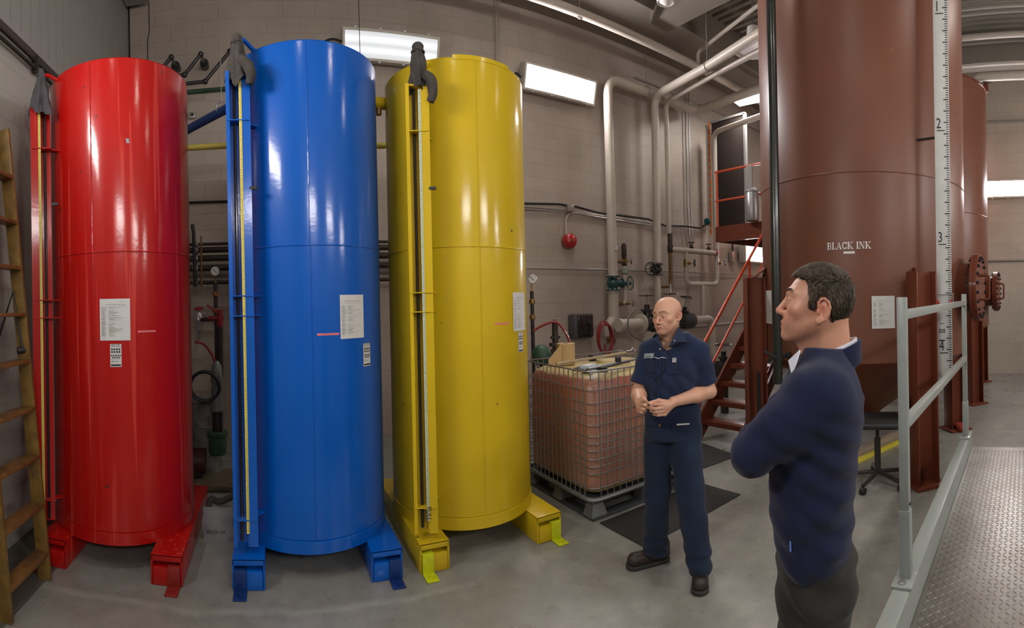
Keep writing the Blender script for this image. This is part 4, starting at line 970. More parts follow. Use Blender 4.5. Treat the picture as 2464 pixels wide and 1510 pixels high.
def handwheel(T, c, axis, R, mat, spokes=5, tube=.008, dish=0.0):
    ax = Vector(axis).normalized(); a = Vector((0, 0, 1)) if abs(ax.z) < .9 else Vector((1, 0, 0)); u = ax.cross(a).normalized(); v = ax.cross(u); c = Vector(c)
    m = MB(); m.torus(c, R, tube, ax, 28, 8)
    for k in range(spokes): an = 2 * PI * k / spokes; m.tube([c, c + (u * math.cos(an) + v * math.sin(an)) * R], tube * .75, 6)
    m.cyl(c - ax * .012, c + ax * .012, R * .25, 12); return m.build('handwheel', mat, T)
def gate_valve(name, label, c, run, stem, size, mat, wheel_d, wheel_R, rising=False):
    """c: centre of the body on the pipe axis, run: pipe direction, stem: stem direction"""
    c = Vector(c); run = Vector(run).normalized(); stem = Vector(stem).normalized(); T = thing(name, label, 'valve', tuple(c - Vector((0, 0, size)))); m = MB()
    m.lathe([(size * .42, -size * .75), (size * .55, -size * .5), (size * .78, -size * .2), (size * .82, 0), (size * .78, size * .2), (size * .55, size * .5), (size * .42, size * .75)], c, run, 28)
    m.cyl(c, c + stem * size * 1.25, size * .5, 24, size * .42); m.build('body', mat, T)
    for s in (-1, 1):
        m = MB(); m.cyl(c + run * s * size * .72, c + run * s * size * .9, size * .95, 32); fo = m.build('flange', mat, T)
        for k in range(8):
            an = 2 * PI * (k + .5) / 8; a = Vector((0, 0, 1)) if abs(run.z) < .9 else Vector((1, 0, 0)); u = run.cross(a).normalized(); v = run.cross(u); q = c + (u * math.cos(an) + v * math.sin(an)) * size * .78
            b = MB(); b.cyl(q + run * s * size * .62, q + run * s * size * 1.02, size * .07, 6); b.build('bolt', MATS['steel'], fo)
    m = MB(); m.cyl(c + stem * size * 1.2, c + stem * size * 1.38, size * .62, 24); m.cyl(c + stem * size * 1.3, c + stem * size * 1.9, size * .28, 16); m.build('bonnet', mat, T)
    m = MB(); m.cyl(c + stem * size * 1.8, c + stem * (wheel_d + (size * 1.1 if rising else .03)), size * .09, 10); m.build('stem', MATS['steel'], T)
    handwheel(T, c + stem * wheel_d, stem, wheel_R, mat); return T
def small_valve(label, c, run, stem, s, mat='brass', wheel='black_metal', wR=.045):
    c = Vector(c); run = Vector(run).normalized(); stem = Vector(stem).normalized(); T = thing('hand_valve', label, 'valve', tuple(c)); m = MB()
    m.cyl(c - run * s * 1.6, c + run * s * 1.6, s, 8); m.cyl(c, c + stem * s * 2.2, s * .7, 8); m.build('body', MATS[mat], T)
    m = MB(); m.cyl(c + stem * s * 2, c + stem * s * 4, s * .22, 8); m.build('stem', MATS['steel'], T); handwheel(T, c + stem * s * 3.8, stem, wR, MATS[wheel], 6, .006); return T
# A: big pipe down the wall; B and C: pipes coming from overhead
yA = 5.86
a_top = Wp(1462, 188, yA); a_bot = Wp(1475, 665, yA); ax_ = a_top.x
t = pipe('large_pipe', 'largest beige pipe rising beside the wall light and crossing the wall', [(a_bot.x, yA, a_bot.z), (ax_, yA, a_top.z), (Wp(1675, 262, yA).x, yA, a_top.z), (Wp(1675, 262, yA).x - .1, 4.1, a_top.z)], .075, bend=.22, hangers=[(Wp(1555, 215, yA).x, yA, a_top.z)])
za = a_top.z
xb = Wp(1577, 300, 5.8).x; zb_ = Wp(1577, 232, 5.8).z; pB = Wp(1582, 632, 5.8)
pipe('large_pipe', 'beige pipe that turns overhead toward the huge tank above the worker', [(pB.x, 5.8, pB.z), (xb, 5.8, zb_), (xb - .15, 4.6, zb_ + .02), (xb - .5, 3.07, zb_ + .05)], .066, bend=.2, hangers=[(xb - .16, 4.55, zb_ + .02)])
xc = Wp(1604, 300, 5.8).x; zc_ = Wp(1604, 246, 5.8).z; pC = Wp(1610, 562, 5.8)
pipe('thin_pipe', 'thinner beige pipe running parallel on the right of the overhead pipe', [(pC.x, 5.8, pC.z), (xc, 5.8, zc_), (xc - .5, 3.2, zc_)], .042, bend=.14)
pipe('sprinkler_main', 'long beige pipe hung under the ceiling along the back wall', [(1.2, 5.3, 5.47), (9.8, 5.3, 5.47)], .062, hangers=[(3.9, 5.3, 5.47), (6.6, 5.3, 5.47)])
pipe('sprinkler_branch', 'thin beige branch pipe below the corrugated ceiling', [(6.3, 5.3, 5.47), (6.3, 5.3, 5.72), (5.45, 2.6, 5.72)], .03, bend=.08)
pipe('roof_conduit', 'thin steel conduit along the top of the back wall', [(5.6, 6.1, 5.36), (9.9, 6.1, 5.36)], .014, 'conduit')
# teal valve on pipe A and what hangs below it
v1 = Wp(1475, 681, yA); gate_valve('gate_valve', 'teal flanged valve on the largest wall pipe', v1, (0, 0, 1), (1, -.25, 0), .125, MATS['valve_teal'], .30, .105)
lo = Wp(1475, 702, yA); el = Wp(1476, 765, yA); e2 = Wp(1455, 790, yA)
t = pipe('drain_pipe', 'thick beige pipe below the teal valve ending in an elbow', [(v1.x, yA, v1.z - .11), (v1.x, yA, el.z), (v1.x - .12, yA, e2.z), (v1.x - .12, yA - .02, e2.z - .12)], .082, bend=.1)
small_valve('small brass drain valve under the elbow of the thick beige pipe', (v1.x - .12, yA, e2.z - .19), (0, 0, 1), (1, -.3, 0), .025)
hp = Wp(1455, 832, yA - .1)
T = thing('coiled_hose', 'dark red hose coiled on the wall left of the worker', 'hose', tuple(hp))
m = MB(); cc = Wp(1452, 812, yA - .12); pts = []
for i in range(110):
    an = i / 110 * 2 * PI * 3.3; rr = 1 + .14 * math.sin(i * .21); pts.append((cc.x + .13 * rr * math.cos(an), cc.y - .0006 * i, cc.z - .02 + .23 * rr * math.sin(an)))
m.tube(pts, .013, 8); m.build('coil', MATS['hose_red'], T)
m = MB(); m.tube(smooth_path([(cc.x, cc.y - .03, cc.z - .1), (cc.x + .01, cc.y - .05, cc.z - .35), (cc.x + .02, cc.y - .06, cc.z - .6)]), .013, 8); m.build('hanging_end', MATS['hose_red'], T)
# bypass with relief valve
s0 = Wp(1470, 628, yA); rv = Wp(1502, 628, yA)
t = thing('relief_valve', 'rusty upright relief valve piped beside the largest wall pipe', 'valve', tuple(Wp(1502, 735, yA)))
MB().tube([(v1.x, yA, rv.z), (rv.x, yA, rv.z)], .034, 14).build('inlet', MATS['pipe_rusty'], t)
z0, z1 = Wp(1502, 640, yA).z, Wp(1502, 585, yA).z
m = MB(); m.lathe([(.03, z0), (.045, z0 + .03), (.045, rv.z + .05), (.03, rv.z + .06), (.04, rv.z + .08), (.04, z1 - .03), (.02, z1)], (rv.x, yA, 0), seg=20); m.build('body', MATS['brown_metal'], t)
m = MB(); m.lathe([(.03, -.03), (.055, -.01), (.055, .05), (.03, .07)], (rv.x, yA, Wp(1502, 655, yA).z), seg=20); m.build('union', M('union_green', (.28, .33, .27), .6), t)
zb2 = Wp(1502, 730, yA).z; MB().tube(path([(rv.x, yA, z0), (rv.x, yA, zb2), (v1.x, yA, zb2)], .05), .03, 14).build('return_pipe', MATS['pipe_beige'], t)
m = MB(); m.tube([(v1.x + .05, yA, zb2), (v1.x + .18, yA, zb2)], .034, 12); m.build('rusty_joint', MATS['pipe_rusty'], t)
small_valve('small grey handwheel on the relief valve piping', (rv.x, yA - .03, rv.z), (0, 0, 1), (.8, -.5, 0), .024, 'brass', 'cage_wire')
small_valve('small grey handwheel at the lower end of the relief piping', (rv.x + .02, yA - .02, zb2), (1, 0, 0), (.6, -.7, 0), .024, 'brass', 'cage_wire')
def dial(T, c, R, face=None):
    c = Vector(c); ax = (Vector((0, 0, c.z)) - c).normalized() if face is None else Vector(face); m = MB()
    m.lathe([(R, -.02), (R * 1.08, 0), (R * 1.08, .012), (R * .95, .014), (R * .93, .006), (0, .006)], c, ax, 24); m.build('dial_case', MATS['steel'], T)
    m = MB(); m.lathe([(R * .92, .007), (0, .0075)], c, ax, 24); f = m.build('dial_face', MATS['gauge_face'], T)
    m = MB(); u = ax.cross(Vector((0, 0, 1))).normalized(); v = u.cross(ax); m.span(c + ax * .01 - u * R * .3 - v * R * .3, c + ax * .01 + u * R * .55 + v * R * .55, .006, .002, up=ax); m.build('needle', MATS['black_ink_print'], f)
g1 = Wp(1482, 596, yA - .08); T = thing('pressure_gauge', 'small round gauge on the largest wall pipe', 'gauge', tuple(g1)); MB().tube([(v1.x, yA, g1.z), g1], .009, 8).build('gauge_stem', MATS['brass'], T); dial(T, g1, .038)
# pipe B valve: bonnet points left
vb = Wp(1581, 648, 5.8); gate_valve('gate_valve', 'black flanged valve with a large wheel on the overhead pipe', vb, (0, 0, 1), (-1, -.45, 0), .105, MATS['valve_black'], .27, .10)
pipe('riser_pipe', 'beige pipe continuing down behind the worker from the black valve', [(vb.x, 5.8, vb.z - .09), (vb.x, 5.8, .75)], .058, hangers=())
c1 = Wp(1612, 562, 5.8); c2 = Wp(1612, 600, 5.8); c3 = Wp(1612, 688, 5.8)
t = thing('rusty_pipe', 'rust stained pipe bending back to the riser behind the worker', 'pipe', tuple(c3))
MB().tube(path([(c1.x, 5.8, c2.z), (c1.x, 5.8, c3.z), (vb.x, 5.8, c3.z)], .1), .035, 14).build('pipe_run', MATS['pipe_rusty'], t)
m = MB(); m.lathe([(.035, c2.z - .06), (.05, c2.z - .03), (.05, c2.z + .06), (.04, c2.z + .08), (.042, c1.z), (.02, c1.z + .05)], (c1.x, 5.8, 0), seg=18); m.build('black_fitting', MATS['brown_metal'], t)
h0 = Wp(1616, 600, 5.8); h1 = Wp(1722, 610, 5.8)
t = pipe('header_pipe', 'short thick horizontal header pipe between the rusty pipe and the U bend', [(c1.x, 5.8, h0.z), (h1.x, 5.8, h0.z)], .05)
MB().cyl((h1.x - .03, 5.8, h0.z), (h1.x + .02, 5.8, h0.z), .054, 20).build('red_end', M('seal_red', (.4, .03, .02), .5), t)
for xx, lab in ((1664, 'small dark valve knob on top of the header pipe, left one'), (1705, 'small dark valve knob on top of the header pipe, right one')):
    q = Wp(xx, 600, 5.8); small_valve(lab, (q.x, 5.8, h0.z + .07), (1, 0, 0), (0, 0, 1), .022, 'brown_metal', 'brown_metal', .055)
u0 = Wp(1650, 612, 5.8); u1 = Wp(1724, 612, 5.8); ub = Wp(1690, 683, 5.8)
t = thing('u_shaped_pipe', 'beige U shaped pipe with two small valves under the header', 'pipe', (ub.x, 5.8, ub.z))
MB().tube(path([(u0.x, 5.8, h0.z), (u0.x, 5.8, ub.z), (u1.x, 5.8, ub.z), (u1.x, 5.8, u1.z + .1)], .11), .043, 14).build('bend', MATS['pipe_beige'], t)
tz = Wp(1690, 768, 5.8).z; MB().tube([(ub.x, 5.8, ub.z), (ub.x, 5.8, tz)], .038, 14).build('down_leg', MATS['pipe_beige'], t)
for xx, lab in ((1650, 'brass valve with a black wheel on the left leg of the U pipe'), (1725, 'brass valve with a black wheel on the right leg of the U pipe')):
    q = Wp(xx, 633, 5.8); small_valve(lab, (q.x, 5.8, q.z), (0, 0, 1), (.5, -.86, 0), .042, 'brass', 'black_metal', .068)
vt = Wp(1716, 300, 5.8)
pipe('drop_pipe', 'tall beige pipe dropping past the platform to the U pipe', [(u1.x, 5.8, u1.z + .1), (u1.x, 5.8, 4.75), (u1.x - .25, 4.0, 4.75)], .05, bend=.14)
t0 = Wp(1660, 768, 5.8); t1 = Wp(1702, 768, 5.8); t2 = Wp(1712, 900, 5.8)
pipe('outlet_pipe', 'thick beige pipe elbowing down right of the worker', [(t0.x - .35, 5.8, tz), (t1.x + .12, 5.8, tz), (t1.x + .12, 5.8, .55), (t1.x + .5, 5.75, .40)], .075, bend=.14)
q = Wp(1652, 772, 5.72); T = gate_valve('gate_valve', 'dark valve wrapped in grey cloth beside the head of the worker', (q.x, 5.8, tz), (1, 0, 0), (0, -.2, .98), .13, MATS['valve_black'], .42, .10)
m = MB(); m.lathe([(.07, -.14), (.135, -.12), (.14, .0), (.135, .12), (.08, .15)], (q.x + .08, 5.78, tz), (1, 0, 0), 24); m.build('cloth_wrap', MATS['rag_grey'], T, 180)
# horizontal blank pipe with upright valve left of the worker's head
k0, k1 = Wp(1490, 782, 5.45), Wp(1545, 778, 5.45)
t = pipe('stub_pipe', 'short thick horizontal pipe ending left of the head of the worker', [(k0.x, 5.45, k0.z), (Wp(1615, 782, 5.45).x + .12, 5.45, k0.z)], .085)
MB().cyl((k0.x - .02, 5.45, k0.z), (k0.x + .03, 5.45, k0.z), .096, 28).build('end_cap', MATS['pipe_beige'], t)
MB().cyl((k1.x - .05, 5.45, k0.z), (k1.x - .01, 5.45, k0.z), .15, 32).build('flange', MATS['pipe_beige'], t)
gate_valve('gate_valve', 'black upright valve with rising stem left of the head of the worker', (k1.x + .11, 5.45, k0.z), (1, 0, 0), (0, 0, 1), .15, MATS['valve_black'], .42, .115, True)
k2 = Wp(1615, 782, 5.45); gate_valve('gate_valve', 'black upright valve with rising stem hidden behind the head of the worker', (k2.x, 5.45, k0.z + .02), (1, 0, 0), (0, 0, 1), .14, MATS['valve_black'], .42, .11, True)
m = MB(); q = [Wp(*p_, 5.36) for p_ in ((1548, 742), (1530, 745), (1514, 760), (1511, 785), (1520, 805), (1540, 818), (1565, 826))]; m.tube(smooth_path(q), .012, 8); tag(m.build('grey_hose', M('hose_grey', (.2, .19, .18), .5)), 'thin grey hose arcing from the upright black valve', 'hose')
# black hydrant valve on the floor
q = fl(1742, 930, .0)
b0 = pd(1742, 900, 7.1); T = gate_valve('gate_valve', 'black flanged valve low down behind the left stair stringer', (b0.x, b0.y, .62), (1, 0, 0), (0, 0, 1), .14, MATS['valve_black'], .36, .12); m = MB(); m.cyl((b0.x, b0.y, 0), (b0.x, b0.y, .5), .06, 20); m.build('stand', MATS['valve_black'], T)
pipe('floor_pipe', 'dark pipe running low behind the stairs', [(b0.x + .1, b0.y, .62), (9.2, b0.y, .62)], .06, 'valve_black')
# thin horizontal runs on the wall
pipe('wall_rail', 'thin grey pipe running level round the back wall at head height', [(-1.7, 6.1, 2.13), (9.7, 6.1, 2.13)], .013, 'conduit')
pipe('wall_rail', 'thin grey pipe running level along the right wall', [(9.96, 5.9, 2.30), (9.96, -2.6, 2.30)], .02, 'conduit')
pipe('wall_rail', 'short grey pipe along the wall behind the orange handrails', [(Wp(1640, 806, 6.0).x, 6.0, 1.12), (9.5, 6.0, 1.12)], .03, 'conduit')
pipe('wall_rail', 'faint pipe high on the right wall past the farthest tank', [(9.96, 4.0, 5.08), (9.96, -1.5, 5.08)], .02, 'conduit')
def wallpipe(name, label, px_, r, mat, Y=6.08, cat='conduit', bend=.05):
    return pipe(name, label, [Wp(a, b, Y) for a, b in px_], r, mat, bend, cat, seg=8)
wallpipe('electrical_cable', 'sagging black cable strung across the back wall', [(1130, 478), (1200, 484), (1262, 489), (1345, 491), (1385, 497), (1440, 511), (1500, 519), (1560, 527), (1600, 543), (1650, 544), (1685, 549), (1710, 532)], .017, 'cable_black', cat='cable')
wallpipe('electrical_conduit', 'upper of two thin grey conduits below the sagging black cable', [(1130, 490), (1262, 497), (1365, 506), (1560, 536), (1690, 557)], .011, 'conduit')
wallpipe('electrical_conduit', 'lower of two thin grey conduits below the sagging black cable', [(1130, 495), (1262, 502), (1365, 511), (1560, 541), (1648, 550), (1656, 592)], .011, 'conduit')
wallpipe('electrical_conduit', 'white conduit curving down to the red alarm bell', [(1362, 565), (1361, 528), (1368, 514), (1386, 511), (1450, 519), (1560, 533)], .014, 'pipe_beige', bend=.12)
wallpipe('electrical_conduit', 'left of the two vertical conduits right of the overhead pipes', [(1649, 175), (1655, 500), (1661, 590)], .013, 'conduit')
wallpipe('electrical_conduit', 'right of the two vertical conduits right of the overhead pipes', [(1656, 175), (1662, 500), (1668, 590)], .013, 'conduit')
for i_, xx in enumerate((1193, 1197, 1202)): wallpipe('electrical_conduit', ('leftmost', 'middle', 'rightmost')[i_] + ' of three thin conduits rising behind the yellow tank', [(xx, -20), (xx + 5, 300)], .007, 'pipe_beige')
wallpipe('electrical_conduit', 'dark conduit dropping to the switch box left of the platform light', [(1762, 560), (1763, 618)], .02, 'cable_black')
q = Wp(1372, 501, 6.05); t = thing('junction_box', 'small grey junction box under the sagging black cable', 'box', tuple(q)); MB().box(tuple(q), (.11, .06, .10), bev=.005).build('box', MATS['conduit'], t)
q = Wp(1762, 617, 6.09); MB_ = MB().box(tuple(q), (.13, .1, .22), bev=.01); tag(MB_.build('switch_box', MATS['conduit']), 'grey switch box left of the light under the platform', 'box')
q = Wp(463, 277, 6.1); t = thing('wall_socket', 'small grey socket plate on the wall between the red and blue tanks', 'socket', tuple(q)); MB().box(tuple(q), (.075, .03, .075), bev=.005).build('plate', MATS['conduit'], t); MB().cyl((q.x, 6.085, q.z), (q.x, 6.08, q.z), .018, 16).build('hole', MATS['black_rubber'], t)
q = Wp(1702, 533, 6.05); tag(MB().sphere(tuple(q), (.09, .05, .07), 16, 10).build('cable_cap', M('teal_plastic', (.02, .13, .16), .5)), 'small teal cap where the sagging black cable meets the platform', 'cap')
# alarm bell
q = Wp(1367, 580, 6.1); T = thing('alarm_bell', 'round red alarm bell mounted on the back wall', 'bell', tuple(q)); M('bell_red', (.42, .012, .015), .3, coat=.6)
MB().lathe([(.108, -.09), (.112, -.03), (.11, -.01), (.095, .02), (.06, .04), (0, .05)], (q.x, 6.02, q.z), (0, -1, 0), 40).build('gong', MATS['bell_red'], T)
MB().lathe([(.024, .044), (.022, .054), (0, .056)], (q.x, 6.02, q.z), (0, -1, 0), 20).build('centre_cap', MATS['brass'], T)
MB().box((q.x, 6.12, q.z), (.12, .05, .12)).build('mount', MATS['steel'], T)
# towel dispenser
a, b = Wp(1374, 757, 6.0), Wp(1430, 808, 6.0); T = thing('towel_dispenser', 'black paper towel dispenser mounted on the wall above the tote', 'dispenser', ((a.x + b.x) / 2, 6.05, b.z))
xc_, zc2 = (a.x + b.x) / 2, (Wp(1402, 757, 6).z + Wp(1402, 810, 6).z) / 2; M('dispenser_smoke', (.02, .02, .024), .18, coat=.8); M('dispenser_grey', (.09, .09, .10), .4)
MB().box((xc_, 6.05, zc2), (.36, .18, .36), bev=.03).build('back_case', MATS['dispenser_grey'], T); MB().box((xc_ + .01, 5.955, zc2 + .01), (.27, .06, .31), bev=.025).build('front_cover', MATS['dispenser_smoke'], T)
MB().box((xc_, 5.96, zc2 - .16), (.24, .07, .03), bev=.01).build('feed_slot', MATS['black_rubber'], T)
# pumps and gauges behind the yellow tank
def gauge_post(label, base, ztop, gz, mat='valve_black', R=.05):
    T = thing('gauge_post', label, 'gauge', (base[0], base[1], 0)); MB().cyl((base[0], base[1], .0), (base[0], base[1], ztop), .022, 14).build('post', MATS[mat], T)
    for z in (ztop - .3, ztop - .12): MB().lathe([(.022, -.03), (.034, -.02), (.034, .02), (.022, .03)], (base[0], base[1], z), seg=12).build('coupling', MATS['brass'], T)
    MB().cyl((base[0], base[1], ztop), (base[0], base[1], gz - R), .009, 8).build('gauge_stem', MATS['brass'], T); dial(T, (base[0], base[1] - .02, gz), R); return T
b0 = pd(1282, 800, 5.7); zt = pd(1285, 700, 5.7).z; gauge_post('pressure gauge on a black post just right of the yellow tank', (b0.x, b0.y), zt, pd(1286, 671, 5.7).z)
m = MB(); q = [pd(a, b, 5.5) for a, b in ((1284, 795), (1305, 783), (1335, 774), (1355, 790), (1370, 820), (1379, 862))]; q.append(q[-1] - Vector((0, 0, .3))); m.tube(smooth_path(q), .014, 8); tag(m.build('red_hose', MATS['hose_red']), 'dark red hose arching over the pump behind the tote', 'hose')
def pump(label, c, z0, mat, h=.45):
    T = thing('transfer_pump', label, 'pump', (c[0], c[1], 0)); MB().cyl((c[0], c[1], 0), (c[0], c[1], z0), .05, 16).build('stand', MATS['valve_black'], T)
    MB().lathe([(.05, z0), (.10, z0 + .02), (.10, z0 + .2), (.07, z0 + .23), (.04, z0 + .25)], (c[0], c[1], 0), seg=24).build('motor', mat, T)
    m = MB(); m.lathe([(.035, z0 + .24), (.035, z0 + h), (.02, z0 + h + .03)], (c[0], c[1], 0), seg=14); m.box((c[0], c[1], z0 + .3), (.14, .05, .04), bev=.005); m.box((c[0], c[1], z0 + .38), (.11, .04, .03), bev=.005); m.build('head', MATS['brown_metal'], T); return T
M('pump_green', (.04, .10, .06), .5, bump=.2, bscale=30, var=.4, vscale=20)
q = pd(1337, 860, 5.6); pump('black topped transfer pump standing behind the tote', (q.x, q.y), pd(1337, 860, 5.6).z - .15, MATS['brown_metal'], .55)
q = pd(1303, 870, 5.4); T = thing('motor', 'dark green motor behind the paper towel roll on the tote', 'motor', (q.x, q.y, 0)); MB().cyl((q.x, q.y, 0), (q.x, q.y, .95), .05, 12).build('stand', MATS['valve_black'], T); MB().sphere((q.x, q.y, 1.07), (.11, .11, .12), 24, 14).build('casing', MATS['pump_green'], T)

# dark pipework on the wall between the red and blue tanks and on to the yellow one
for i_, (y_, r_) in enumerate(((588, .018), (602, .035), (622, .037), (645, .036), (680, .024))):
    q0 = py(470, y_, 5.75); T = pipe('ink_line', ('thin dark pipe, topmost', 'thick dark pipe, second from the top', 'thick dark pipe, third from the top', 'thick dark pipe, fourth from the top', 'brown pipe, lowest')[i_] + ' of the stack behind the red and blue tanks', [(-1.15, 5.75, q0.z), (2.3, 5.75, q0.z)], r_, 'brown_metal')
    q1 = py(471, y_, 5.75); MB().lathe([(r_, -.035), (r_ + .012, -.03), (r_ + .012, .03), (r_, .035)], (q1.x, 5.75, q0.z), (1, 0, 0), 16).build('coupling', MATS['conduit'], T)
wp = lambda a, b, Y=5.7: py(a, b, Y)
pipe('feed_pipe', 'rusty thin vertical pipe in front of the stacked dark pipes', [wp(484, 568, 5.71), wp(485, 690, 5.71)], .012, 'pipe_rusty')
t = pipe('manifold', 'dark vertical pipe crossing the left end of the stacked pipes', [wp(463, 540, 5.71), wp(466, 560, 5.71), wp(470, 690, 5.71)], .022, 'cable_black')
q = wp(518, 653, 5.3); T = gauge_post('pressure gauge on a thin post between the red and blue tanks', (q.x, 5.3), wp(519, 680, 5.3).z, q.z, 'valve_black', .046)
t = thing('red_valve', 'red handled valve on the post between the red and blue tanks', 'valve', tuple(wp(527, 790, 5.28)))
M('valve_red', (.3, .015, .02), .45); m = MB(); q = wp(529, 765, 5.28); m.cyl((q.x, 5.27, q.z - .09), (q.x, 5.27, q.z + .09), .034, 14); m.cyl((q.x - .12, 5.27, q.z), (q.x + .04, 5.27, q.z), .026, 12); m.build('body', MATS['valve_red'], t)
m = MB(); m.span((q.x - .02, 5.25, q.z + .06), (q.x - .13, 5.22, q.z + .14), .012, .02); m.build('lever', MATS['valve_red'], t)
t = thing('line_filter', 'small steel filter bowl on the wall right of the red tank', 'filter', tuple(wp(477, 800, 5.5))); q = wp(477, 770, 5.5)
MB().lathe([(0, -.14), (.03, -.12), (.04, -.03), (.045, 0)], (q.x, 5.5, q.z), seg=18).build('bowl', MATS['steel'], t); MB().lathe([(.05, 0), (.05, .06), (.03, .09)], (q.x, 5.5, q.z), seg=18).build('head', MATS['conduit'], t); MB().span((q.x, 5.5, q.z + .04), (q.x, 6.15, q.z + .04), .03, .03).build('wall_bracket', MATS['conduit'], t)
q2 = wp(478, 742, 5.5); handwheel(t, q2, (0, -.3, 1), .05, MATS['valve_red'], 5)
pipe('branch_pipe', 'dark branch pipe joining the filter to the red valve', [wp(484, 769, 5.4), wp(528, 768, 5.3)], .02, 'brown_metal')
pipe('dip_pipe', 'dark purple vertical pipe below the red valve', [wp(529, 780, 5.27), wp(531, 905, 5.27)], .03, 'brown_metal')
M('drum_mottled', (.30, .30, .28), .5, .3, bump=.3, bscale=20, var=.7, vscale=9, col2=(.07, .065, .06)); q = pd(494, 1030, 5.0)
t = thing('steel_drum', 'mottled grey drum standing between the red and blue tanks', 'drum', (q.x, q.y, 0)); MB().lathe([(.17, .0), (.17, .72), (.15, .74), (0, .74)], (q.x, q.y, 0), seg=40).build('body', MATS['drum_mottled'], t)
for z in (.25, .5, .74): MB().torus((q.x, q.y, z), .17, .009, seg=36).build('hoop', MATS['drum_mottled'], t)
t = thing('green_pump', 'green upright barrel pump between the red and blue tanks', 'pump', tuple(fl(525, 1110))); c = pd(524, 1050, 4.75); zf = lambda y: pd(524, y, 4.75).z
MB().lathe([(.07, zf(1092)), (.085, zf(1085)), (.085, zf(1050)), (.1, zf(1046)), (.1, zf(1038)), (.06, zf(1036))], (c.x, c.y, 0), seg=24).build('base_casing', MATS['pump_green'], t)
MB().lathe([(.05, zf(1036)), (.05, zf(990))], (c.x, c.y, 0), seg=18).build('chamber', MATS['valve_black'], t)
for s in (-1, 1): MB().cyl((c.x + s * .055, c.y - .03, zf(1036)), (c.x + s * .055, c.y - .03, zf(985)), .008, 8).build('tie_rod', MATS['steel'], t)
MB().lathe([(.06, zf(990)), (.075, zf(986)), (.06, zf(960)), (.05, zf(925)), (.06, zf(915)), (.05, zf(880)), (.02, zf(868))], (c.x, c.y, 0), seg=20).build('upper_casing', M('cast_grey', (.2, .22, .2), .5, .3, bump=.3, bscale=30, var=.5, vscale=20), t)
t = thing('motor', 'dark red motor on the floor right of the red tank', 'motor', (c.x - .28, c.y - .02, .06)); m = MB(); m.cyl((c.x - .38, c.y, .2), (c.x - .12, c.y, .2), .12, 24); m.build('casing', M('dark_red_metal', (.06, .015, .012), .5, bump=.2, bscale=30), t); MB().box((c.x - .25, c.y, .1), (.22, .16, .06)).build('foot', MATS['valve_black'], t)
m = MB(); m.box((c.x - .15, c.y - .02, .035), (.62, .5, .04), bev=.004); m.box((c.x - .15, c.y - .02, .008), (.6, .4, .016)); tag(m.build('pump_pallet', M('old_wood', (.16, .12, .07), .8, bump=.3, bscale=30, var=.5, vscale=12)), 'low wooden board under the pump between the red and blue tanks', 'pallet')
t = thing('hose_ring', 'black hose coiled in a ring right of the red tank', 'hose', tuple(pd(492, 960, 4.6))); q = pd(492, 930, 4.7); m = MB(); m.tube([(q.x + .14 * math.cos(k / 60 * 4 * PI), q.y + .0007 * k, q.z + .14 * math.sin(k / 60 * 4 * PI)) for k in range(61)], .017, 8); m.build('coil', MATS['cable_black'], t)
m = MB(); m.tube(smooth_path([pd(a, b, 5.0) for a, b in ((468, 822), (490, 828), (508, 850), (518, 880), (521, 960), (522, 1085))]), .013, 8); tag(m.build('purple_hose', MATS['hose_red']), 'dark purple hose curving down beside the red tank', 'hose')
# three crooked black pipes high on the wall, right of the red tank top
def crook(label, pxs, fl_px):
    Y = 5.55; T = thing('vent_pipe', label, 'pipe', tuple(py(*pxs[0], Y))); P_ = [py(a, b, Y) for a, b in pxs]
    MB().tube(path(P_, .03), .021, 12).build('pipe_run', MATS['valve_black'], T)
    for p_ in P_[1:]: MB().sphere(p_, .034, 12, 8).build('elbow', MATS['valve_black'], T)
    if fl_px: e = py(*fl_px, 6.05); MB().tube([P_[-1], e], .02, 10).build('wall_leg', MATS['valve_black'], T); MB().cyl(e, e + Vector((0, .1, 0)), .055, 16).build('wall_flange', MATS['valve_black'], T)
crook('leftmost crooked black vent pipe above the red tank', [(385, 170), (412, 138)], (422, 157))
crook('middle crooked black vent pipe right of the red tank top', [(418, 184), (444, 180), (483, 131)], (491, 151))
crook('longest crooked black vent pipe reaching to the blue tank rag', [(435, 203), (494, 196), (553, 124)], None)
pipe('green_pipe', 'thin green horizontal pipe high between the red and blue tanks', [py(448, 222, 6.12), py(548, 213, 6.12)], .026, 'pump_green')
pipe('black_rail', 'thin black horizontal pipe between the red and blue tanks', [py(450, 487, 6.13), py(548, 484, 6.13)], .014, 'cable_black')
for a_, lab in (((452, 312, 545, 262), 'dark blue pipe slanting up behind the red and blue tanks'),):
    p0, p1 = py(a_[0], a_[1], 4.6), py(a_[2], a_[3], 4.25); d_ = (p1 - p0)
    T = thing('blue_pipe', lab, 'pipe', tuple(p0)); MB().tube([p0 - d_ * .6, p1 + d_ * .35], .04, 20).build('pipe_run', M('blue_dark_paint', (.006, .03, .14), .4, coat=.3), T)
    k = py(533, 262, 4.28); m = MB(); m.torus((k.x, k.y, k.z + .01), .05, .006, (0, 1, 0), 20, 6); m.tube([(k.x, k.y, k.z + .06), (k.x - .01, k.y, 6.2)], .004, 6); m.build('suspension_cable', MATS['steel'], T)
p0 = py(450, 356, 4.25); p1 = py(548, 353, 4.25)
T = pipe('yellow_pipe', 'yellow pipe passing behind the blue tank to the yellow tank', [(-.95, 4.25, p0.z), (1.05, 4.25, p0.z), (1.05, 4.25, p0.z + .30), (1.1, 4.0, p0.z + .42), (1.2, 3.9, p0.z + .42)], .026, 'tape_yellow', bend=.06)
